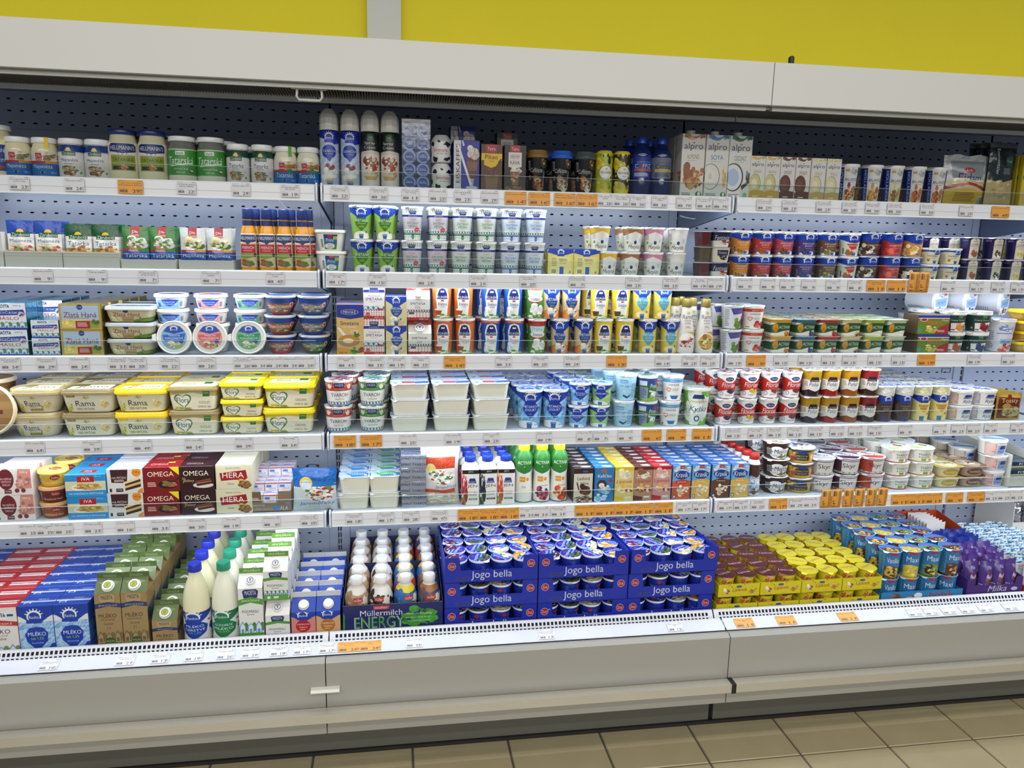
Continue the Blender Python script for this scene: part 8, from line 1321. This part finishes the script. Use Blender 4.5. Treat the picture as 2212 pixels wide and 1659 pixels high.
mik = art('milkat', 220, 80, '4a2f7a', T('Milka', .55, .46, .34, .26, 'd8d0e4', .02, .25), E_(.86, .5, .06, .08, 'c8c0dc'))
tray('tray_mk', .222, .19, .088, .11, '4a2f80', mik, hb=.11, dip=(.026, .062))
mkp = art('milkap', 110, 180, '4f3586', B_(.55, .5, .22, .2, ['c8b8d8', '7a5ab0', '6a3a2a', '8a5a3a'], 10, 3, .4), P_('6a3f2a', .55, .45, .8, .4, .78, .75, .5, .78), BC(.04, .6, .22, .85, 'c8c4d8'), T('Milka', .6, .16, .3, .08, 'e0d8ec', .02, .2), P_('6a9ae0', .3, .6, .36, .56, .6, .95, .5, .98), rough=.22, bump=.3, scale=40)
pouch('milkap', .054, .140, .040, mkp, 'chocolate_snack_pouch', 'pouch', seed=3, wob=.003, pinch=.08, n=7, k=9)
Xk = 2.317; put('tray_mk', 'purple cardboard tray of chocolate snack pouches', 'trays on the deck', (Xk, -.044+.095, ZS[6]))
for j in range(4):
    for i in range(4): put('milkap', f'purple chocolate snack pouch, {ORD[i]} column, {ORD[j]} row back', 'purple snack pouches', (Xk+(i-1.5)*.0537+random.uniform(-.001, .001), -.044+.0255+j*.0435, ZS[6]+.0026+.004*j), random.uniform(-.2, .2), random.uniform(-.14, -.02), random.uniform(-.08, .08))
# dark blue pouches behind the purple ones
dbp_ = art('dbluep', 110, 180, '20308a', O(.5, .4, .22, 'c8d0e4'), O(.54, .42, .16, '20308a'), B_(.4, .75, .2, .1, ['3a4aa8', '18246a'], 6, 3, .4), rough=.2, bump=.3, scale=40)
pouch('dbluep', .053, .14, .034, dbp_, 'snack_pouch', 'pouch', seed=8, wob=.002)
tray('tray_db', .222, .11, .06, .07, '24328a', pm('24328a', .5), hb=.08); put('tray_db', 'dark blue tray behind the purple snack tray', 'trays on the deck', (Xk+.002, .145+.058, ZS[6]))
for j in range(3):
    for i in range(4): put('dbluep', f'dark blue snack pouch behind the purple ones, {ORD[i]} column, {ORD[j]} row', 'dark blue snack pouches', (Xk+.002+(i-1.5)*.054, .145+.022+j*.035, ZS[6]+.0026+.012), random.uniform(-.12, .12), random.uniform(-.15, 0))
# red tray of white slices at the back wall
tray('tray_rd', .20, .15, .12, .15, 'b8401e', pm('b8401e', .5), hb=.17); put('tray_rd', 'tall orange-red tray of white snack slices near back wall', 'trays on the deck', (Xk+.012, .265+.08, ZS[6]))
wsl = art('wslice', 110, 180, 'e2dfdc', R(.1, .3, .9, .7, 'c8c4c4'), LN(.2, .4, .8, .6, '7a88b0', 3), rough=.25)
pouch('wslice', .085, .165, .012, wsl, 'snack_slice', 'pouch', seed=2, wob=.001)
for j in range(7): put('wslice', f'white snack slice in orange-red tray, {ORD[j]} from the front', 'white snack slices', (Xk+.012, .265+.018+j*.0185, ZS[6]+.0026), random.uniform(-.04, .04), -.06)
# blue and white snack packs in a red tray
kin = art('kindt', 220, 60, 'b83a26', E_(.36, .5, .2, .34, 'e4dcd4'), T('kinder', .36, .5, .28, .36, '2a2024', .04))
tray('tray_k', .222, .37, .056, .05, 'b83a26', kin, hb=.06)
pin = art('pingui', 110, 190, 'e2e4e4', MO(0, 0, 1, .2, ['3a8ac0', 'd8e4ea', '5aa8d4', '2f78ac', 'e2e6e6'], 3, 4), T('Kinder', .5, .27, .5, .07, 'b83a34', .03), T('Pingui', .5, .37, .62, .1, '3a5aa0', .03, .2), P_('2a1e1c', .2, .6, .55, .5, .7, .62, .9, .72, .9, .95, .2, .95), P_('f0efea', .3, .66, .6, .56, .7, .66, .4, .8), rough=.2, bump=.2, scale=40)
pint = pouch('pingui', .042, .135, .028, pin, 'snack_slice', 'pouch', seed=7, wob=.0015)
Xp = 2.548; put('tray_k', 'orange-red tray of blue and white snack packs', 'trays on the deck', (Xp, -.044+.185, ZS[6]))
for j in range(12):
    for i in range(5): put('pingui', f'blue and white snack pack, {ORD[i]} column, {ORD[j]} row back', 'blue and white snack packs', (Xp+(i-2)*.0432, -.044+.02+j*.0295, ZS[6]+.0026+.004*min(j, 4)), random.uniform(-.1, .1), random.uniform(-.12, .02))
# open white carton of silver wrapped sweets
tray('tray_sw', .2, .20, .17, .25, 'd4d2ca', art('swbox', 100, 90, 'd6d4cc', P_('8ab8cc', 0, .5, .2, .3, .2, 1, 0, 1)), hb=.26); put('tray_sw', 'open white carton of silver-wrapped cheese at the right edge', 'trays on the deck', (2.735, .35, ZS[6]))
sil_ = pm('c8cace', .16, .85, .6, .5, 60); pouch('silverp', .04, .06, .03, sil_, 'foil_parcel', 'parcel', seed=4, wob=.003)
g_ = random.Random(5)
for j in range(4):
    for i in range(4): put('silverp', f'silver foil parcel in white carton, {ORD[i]} column, {ORD[j]} row', 'silver foil parcels', (2.735+(i-1.5)*.046, .35-.07+j*.045, ZS[6]+.135+g_.uniform(0, .012)), g_.uniform(-.5, .5), g_.uniform(-.4, .4))
m = MB(); m.box(-.096, .096, -.096, .096, 0, .13)
put_fill = reg('sweetfill', 'carton_insert', 'insert', .19, .19, .13, PT('insert', m, [pm('bdbbb2', .6)], w8=False)); put('sweetfill', 'pale cardboard insert under the silver parcels', 'trays on the deck', (2.735, .35, ZS[6]+.0026))

# ================================================================== price tags
def tagart(nm, txt, price, orange):
    kc, dec = (price.split(',')+['90'])[:2]
    bg = 'eea440' if orange else 'e4e3e6'; ink = '3a2a1a' if orange else '2e2e34'; w2 = txt.split('|')
    return art(nm, 104, 60 if orange else 70, bg, R(.03, .04, .3, .07, '8a6a3a' if orange else 'a0a0a6'), R(.78, .03, .97, .07, '6a5030' if orange else '8a8a90'),
               *[T(t, .5, .2+.16*i, min(.9, .06*len(t)), .11, '6a4a20' if orange else '44444c', .01) for i, t in enumerate(w2)], BC(.05, .68, .4, .93, bg), R(.05, .6, .34, .62, '8a7050' if orange else 'a8a8ac'),
               T(kc, .72 if len(kc) > 1 else .78, .8, .13*len(kc), .26, ink, .03), T(dec if orange else 'Kč', .91, .73, .12, .13, ink, .02), R(.88, .86, .95, .89, ink), rough=.45)
TAGS = {
 (1, 1): "42 23 CS majonéza DLE|GUSTA 220g;161 24 Majonéza 225ml;282 39o Tatarská omáčka|Hellmann’s 405ml;403 22 CS Tatarská omáčka|Klasik 500ml;521 24 Tatarská omáčka 225ml;627 19 CS Tatarská omáčka|DLE GUSTA",
 (1, 2): "734 32 CS šlehačka ranho|spray 250g;819 36 CS šlehačka živočišná|spray 250g;887 11 Smetana do kávy|10% 10x10g;946 22 Mléko kondenz. 200g;1000 23 Káva ledová Eiskaffe|0,5l;1058 29 Pikao drink 330ml;1114 14o Káva ledová 330ml;1165 16o PARMALAT Caffe Latte|cappuccino 250ml;1220 16o PARMALAT Caffe Latte|Macchiato 250ml;1268 16o PARMALAT Caffe Latte|Espresso 250ml;1307 26 Tchibo Mazagrande|250ml;1342 26 Tchibo Mazagrande|Forte 250ml;1378 36 Coffiz Passion Fruit|500ml;1425 36 Coffiz Lemon&Mint|500ml;1478 79 Alpro Nápoj mandlový|1l;1521 64 Alpro Sójový nápoj|original 1l;1557 79 Kokosový nápoj 1l|Alpro",
 (1, 3): "1651 27 Alpro Sójový nápoj|banánový 250ml;1706 23 Sójový nápoj|čokoládový 250ml;1779 23 Alpro Sójový nápoj|vanilkový 250ml;1835 30 Jogurt Balance|řepa-banán 250g;1885 30 Balance meruňka|broskev 250g;1932 30 Jogurt Balance|jahoda banán 250g;2003 30 Jogurt Balance|pomeranč 250g;2087 25 Sýr strouhaný 150g;2161 49o CS sýr EMMENTALER 400g",
 (2, 1): "93 9 Majonéza 2x45ml;210 9 Tatarka 2x45ml;320 7 CS Tatarská omáčka|sáček 2x45ml;456 7 CS Majonéza sáček|2x45ml;595 40 Dressing Francouzský|210ml",
 (2, 2): "728 17 Smetana kysaná|15% 180g;815 15 CS smetana kysaná|15% 200g;920 23 Smetana kysaná|15% 190g;1033 21 JČ zakysaná smetana|15% 190g MAD;1141 20 Smetana kysaná 11%|190g MADETA;1247 7 CS Desert Ranho|Termix vanilkový 90g;1369 23 Matylda Bio 150g|kakao, banán;1449 23 Matylda Bio 150g|bílý, malina;1511 19 Fantasia|jahoda 100g;1545 19 Fantasia jahoda 122g",
 (2, 3): "1609 9 CS jogurt broskev 140g;1659 9 CS jogurt jahoda 140g;1701 9 CS jogurt višeň 140g;1747 9 CS jogurt borůvka 140g;1800 9 CS jogurt čokoláda|140g;1847 8 CS jogurt bílý s|jahodou 120g;1892 11o CS dobrůtka čoko|nugát 150g;1936 11o CS dobrůtka jahoda 150g;2048 9 CS Papánek vanilka 90g;2110 17 Lahôdka jahoda|130g;2156 17 Lahôdka lískový|ořech 130g;2198 17 Lahôdka vanilka|130g",
 (3, 1): "23 54 Máslo Jihočeské 82%|250g MADETA;101 29 Máslo Jihočeské 82%|125g MADETA;172 24 Tuk Zlatá Haná 250g;255 31 Tuk Zlatá Haná k|namazání 250g;296 30 Tuk Zlatá Haná|máslová 250g;367 22 CS tradiční|pomazánkové 150g;446 26 CS tradiční|pomazánkové šunka;524 26 CS tradiční|pomazánkové pažitka;559 34 Pomazánkové s křenem;592 34 Pomazánkové s česnekem;627 34 Pomazánkové se šunkou;661 34 Pomazánkové pažitka",
 (3, 2): "748 41 Smetana na vaření 10%|500ml;811 33 Smetana trvanlivá 31%|250ml MADETA;857 19 CS smetana trvanlivá|30% 200g;909 32 Šlehačka 33% 250ml|MADETA;982 14o Krémová do omáček 15%|185g+15g;1088 31 Smetana ke šlehání|31% 200g;1167 25 Smetana na šlehání|33% 200g;1236 24 CS Smetana ke šlehání|33% 200g Ranho;1332 13o Smetana 12% 200g Kunín;1432 14 CS Smetana sladká|12% Ranho 200g;1490 23 Rama krémová šlehání|31% 250ml;1530 23 Rama krém na vaření|7% 250ml",
 (3, 3): "1587 19 Kostíci jahoda 100g;1633 9o Danone jogurt jahoda 140g;1687 15 Activia meruňka 120g;1740 15 Activia borůvka 120g;1790 15 Activia jahoda 120g;1835 15 Activia müsli 120g;1890 15 Activia bílá 120g;1941 15 Activia bílá 120g;2001 19o Puding PAULA čokoláda|vanilka 2x100g;2104 19 CS Dezert krémový|smetanový 200g;2178 26 Jogurt selský 200g",
 (4, 1): "76 64 Rama s máslem 400g;199 39 Rama máslová příchuť|400g;308 49 Rama Classic 400g;419 54 Flora Gold 400g;527 39 Flora rostlinný tuk 250g;625 54 Flora 400g",
 (4, 2): "745 18o Tvaroh jihoč. tučný|250g MADETA;802 17o Tvaroh jihoč. polotuč.|250g MADETA;882 25 Tvaroh tučný 250g;979 19 Tvaroh měkký 250g;1062 23 Tvaroh polotučný|250g;1176 19 CS jogurt bílý 380g;1262 8 CS jogurt bílý 150g;1298 7 CS jogurt přírodní 150g;1351 9 Jogurt bílý 3,5% 150g;1408 6o Jogurt bílý Prime 150g;1461 9o Danone jogurt bílý 140g;1516 11o Kyška Choceňská 200g",
 (4, 3): "1584 13 Jogurt Florian|borůvkový 150g;1632 13 Jogurt Florian vaječný|likér 150g;1673 13 Jogurt Florian|jahoda 150g;1717 13 Jogurt Florian lesní|směs 150g;1762 15 Pohár smetanový|borůvka 150g;1808 15 Pohár višňový 150g;1848 15 Pohár meruňka 150g;1890 15 Pohár čokoláda|150g;1956 9 CS puding čokoláda 200g;2030 9 CS puding vanilka 200g;2069 21 Ryže mléčná jahoda 175g;2103 21 Ryže mléčná čokoláda;2140 18 Ryže skořice|175g;2197 21 Tavený sýr plátky|150g",
 (5, 1): "62 35 Sádlo se škvarky 150g;99 35 Sádlo s masem|150g;138 35 Sádlo s cibulkou 150g;201 21 IVA 100% tuk 200g;271 16 CS tuk na pečení 250g;346 31 Omega rostlinný tuk 250g;425 30 Omega na polevy 250g;500 19 Hera 250g;587 6 Droždí Fala 42g;668 35 Tvaroh tvrdý|jaroměřický 100g",
 (5, 2): "765 18 CS Tvaroh polotučný|250g Ranho;834 17 CS Tvaroh odtučněný|250g Ranho;888 28 Tvaroh jemný kostka|250g;949 47 Tvaroh jaroměřický|strouhaný 500g;1011 18o JEN jog.na pití malina|med 320g;1056 18o JEN jog.na pití ostruž.|bezinka 320g;1100 18o JEN jog.na pití jahoda|máta 320g;1138 31 Nápoj Activia bílá|310g;1168 31 Nápoj Activia lesní 310g;1206 31 Nápoj Activia jahoda|kiwi 310g;1263 11o Káva ledová 250ml;1306 11o Káva ledová bobík 250ml;1349 11o Mléko Lipánek vanilka|1,3% 250ml;1390 11o Mléko Lipánek kakao|1,3% 250ml;1433 11o Mléko Lipánek jahoda|1,3% 250ml;1478 17 Mléko kravík jahoda|250ml;1512 17 Mléko kravík vanilka|250ml",
 (5, 3): "1567 17 Mléko kravík kakao|250ml;1600 17 Mléko kravík vanilka|250ml;1637 22 Zott Monte|drink 200ml;1681 17o Dezert Monte čokoláda|150g;1720 29 Piškotík borůvka|jahoda 150g;1750 31 Piškotík jahoda 150g;1944 11o Tvaroh s jogurtem 130g;1981 11o Tvaroh s jogurtem|130g;2017 11o Tvaroh meruňka 130g;2062 9o Dezert Tvaroháček|100g;2108 9o Dezert Tvaroháček|kakao 100g;2141 21 Krupičková kaše|175g;2168 21 Krupička 175g;2196 21 Krupička 175g",
}
for (s, b), spec in TAGS.items():
    bay = SECN[b]
    for n, item in enumerate(spec.split(';')):
        px, pr_, txt = item.split(' ', 2); orange = pr_.endswith('o'); w2, h2 = (.065, .0365) if orange else (.0505, .0335)
        zc = ZS[s]-.0045-h2/2; X = px2X(float(px), -.003, zc); m = MB()
        m.box(-w2/2, w2/2, -.0003, .0003, -h2/2, h2/2, mats=[0, 1, 1, 1, 1, 1])
        o = part('price_tag', m, [tagart(f'tag{s}{b}_{n}', txt, pr_.rstrip('o'), orange), pm('eea440' if orange else 'e4e3e6', .5)])
        tag(o, f"{'orange' if orange else 'white'} paper price tag on the {bay} bay's {SHN[s]} shelf rail, {ORD[n]} from left", 'price tag', 'price tags on the rails')
        o.location = (X, -.0045-(.0002 if n % 2 else 0), zc); o.rotation_euler = (-.05, random.uniform(-.012, .012), 0)
# ticket rail of the deck
dk = "106 16 CS mléko trvanlivé|polotučné 1l;271 21 Mléko polotučné 1,5%|čerstvé 1l;347 13 Mléko polotučné|0,5l MADETA;419 19 CS mléko čerstvé 1,5%;488 26 CS mléko acidofilní;542 29 Podmáslí 1l MADETA;603 18 Podmáslí 500ml|MADETA;653 17 CS mléko kefír jahoda|450g;708 17 CS kefírové mléko|meruňka 450g;754 24o Nápoj Müllermilch|protein;800 24o Müllermilch Energy|400g;895 35 Nápoj Müller 400g;1181 13 Jogurt Jogobella|standard 150g;1458 12 Jogurt Jogobella|150g;1608 11o Lipánek kakao|80g;1698 11o Lipánek vanilka 80g;1831 11o Pudink bobík 150g;1975 22 Milka snack 32g;2010 22 Milka snack 29g;2048 22 Mléčný řez 28g;2088 22 Kinder Pingui;2128 22 Kinder Pingui;2181 22 Kinder Maxi King"
ang = math.atan2(.040, .015)
for n, item in enumerate(dk.split(';')):
    px, pr_, txt = item.split(' ', 2); orange = pr_.endswith('o'); w2, h2 = (.065, .0365) if orange else (.0505, .0335)
    yc, zc = -.1462, zz(.25095); X = px2X(float(px), yc, zc); m = MB(); m.box(-w2/2, w2/2, -.0003, .0003, -h2/2, h2/2, mats=[0, 1, 1, 1, 1, 1])
    o = part('price_tag', m, [tagart(f'tagd_{n}', txt, pr_.rstrip('o'), orange), pm('eea440' if orange else 'e4e3e6', .5)])
    tag(o, f"{'orange' if orange else 'white'} paper price tag on the deck's front ticket rail, {ORD[n]} from left", 'price tag', 'price tags on the rails')
    o.location = (X, yc, zc+.0004); o.rotation_euler = (-ang, 0, random.uniform(-.01, .01))
# upright orange promotion flags tucked into the rails
for (s, b, pxs) in ((2, 3, [1972, 1994]), (5, 3, [1783, 1805, 1831, 1855, 1881, 1904])):
    for n, px in enumerate(pxs):
        w2, h2 = .0355, .066; fm = art(f'flag{s}', 44, 100, 'eea440', BC(.12, .05, .5, .4, 'eea440'), T('11' if s == 2 else '14', .3, .82, .3, .2, '3a2a1a', .03, 0, 1), T('90', .22, .64, .18, .1, '3a2a1a', .02, 0, 1), LN(.7, .1, .92, .9, '8a6030', 10), rough=.45)
        m = MB(); K = 6; vs = []; uv = []
        for i in range(K+1):
            t = i/K; vs += [(-w2/2, -.004*math.sin(t*math.pi)-.006*max(0, t-.6), t*h2), (w2/2, -.004*math.sin(t*math.pi)-.006*max(0, t-.6), t*h2)]
        m.add(vs, [(2*i, 2*i+1, 2*i+3, 2*i+2) for i in range(K)], [[(0, i/K), (1, i/K), (1, (i+1)/K), (0, (i+1)/K)] for i in range(K)], 0, True)
        me = m.mesh('price_flag', [fm]); o = part('price_flag', me, []); sd = o.modifiers.new('thick', 'SOLIDIFY'); sd.thickness = .0006
        tag(o, f"upright orange promotion flag in the {SHN[s]} shelf rail, {ORD[n]} from left", 'price tag', 'orange promotion flags')
        zb_ = ZS[s]-.043; o.location = (px2X(px, -.004, zb_+.03), -.0055, zb_); o.rotation_euler = (0, random.uniform(-.02, .05), 0)
# LED supply leads clipped at the back of the bays
for X, Y, Z, f_ in ((2.40, .462, ZS[3]-.075, 1), (-.045, .30, ZS[1]-.06, -1), (1.19, .3, ZS[1]-.05, 1)):
    o = part('cable', MB().tube([(0, 0, 0), (.02*f_, -.004, -.006), (.05*f_, -.004, -.01), (.085*f_, -.003, .002), (.11*f_, -.002, .03)], .0022, 6), [pm('c8ccd2', .4)])
    tag(o, f"thin white lamp cable {'on the back panel under the right bay third shelf' if Z < ZS[2] else ('under the left bay top shelf' if X < 0 else 'under the middle bay top shelf')}", 'cable'); o.location = (X, Y, Z)
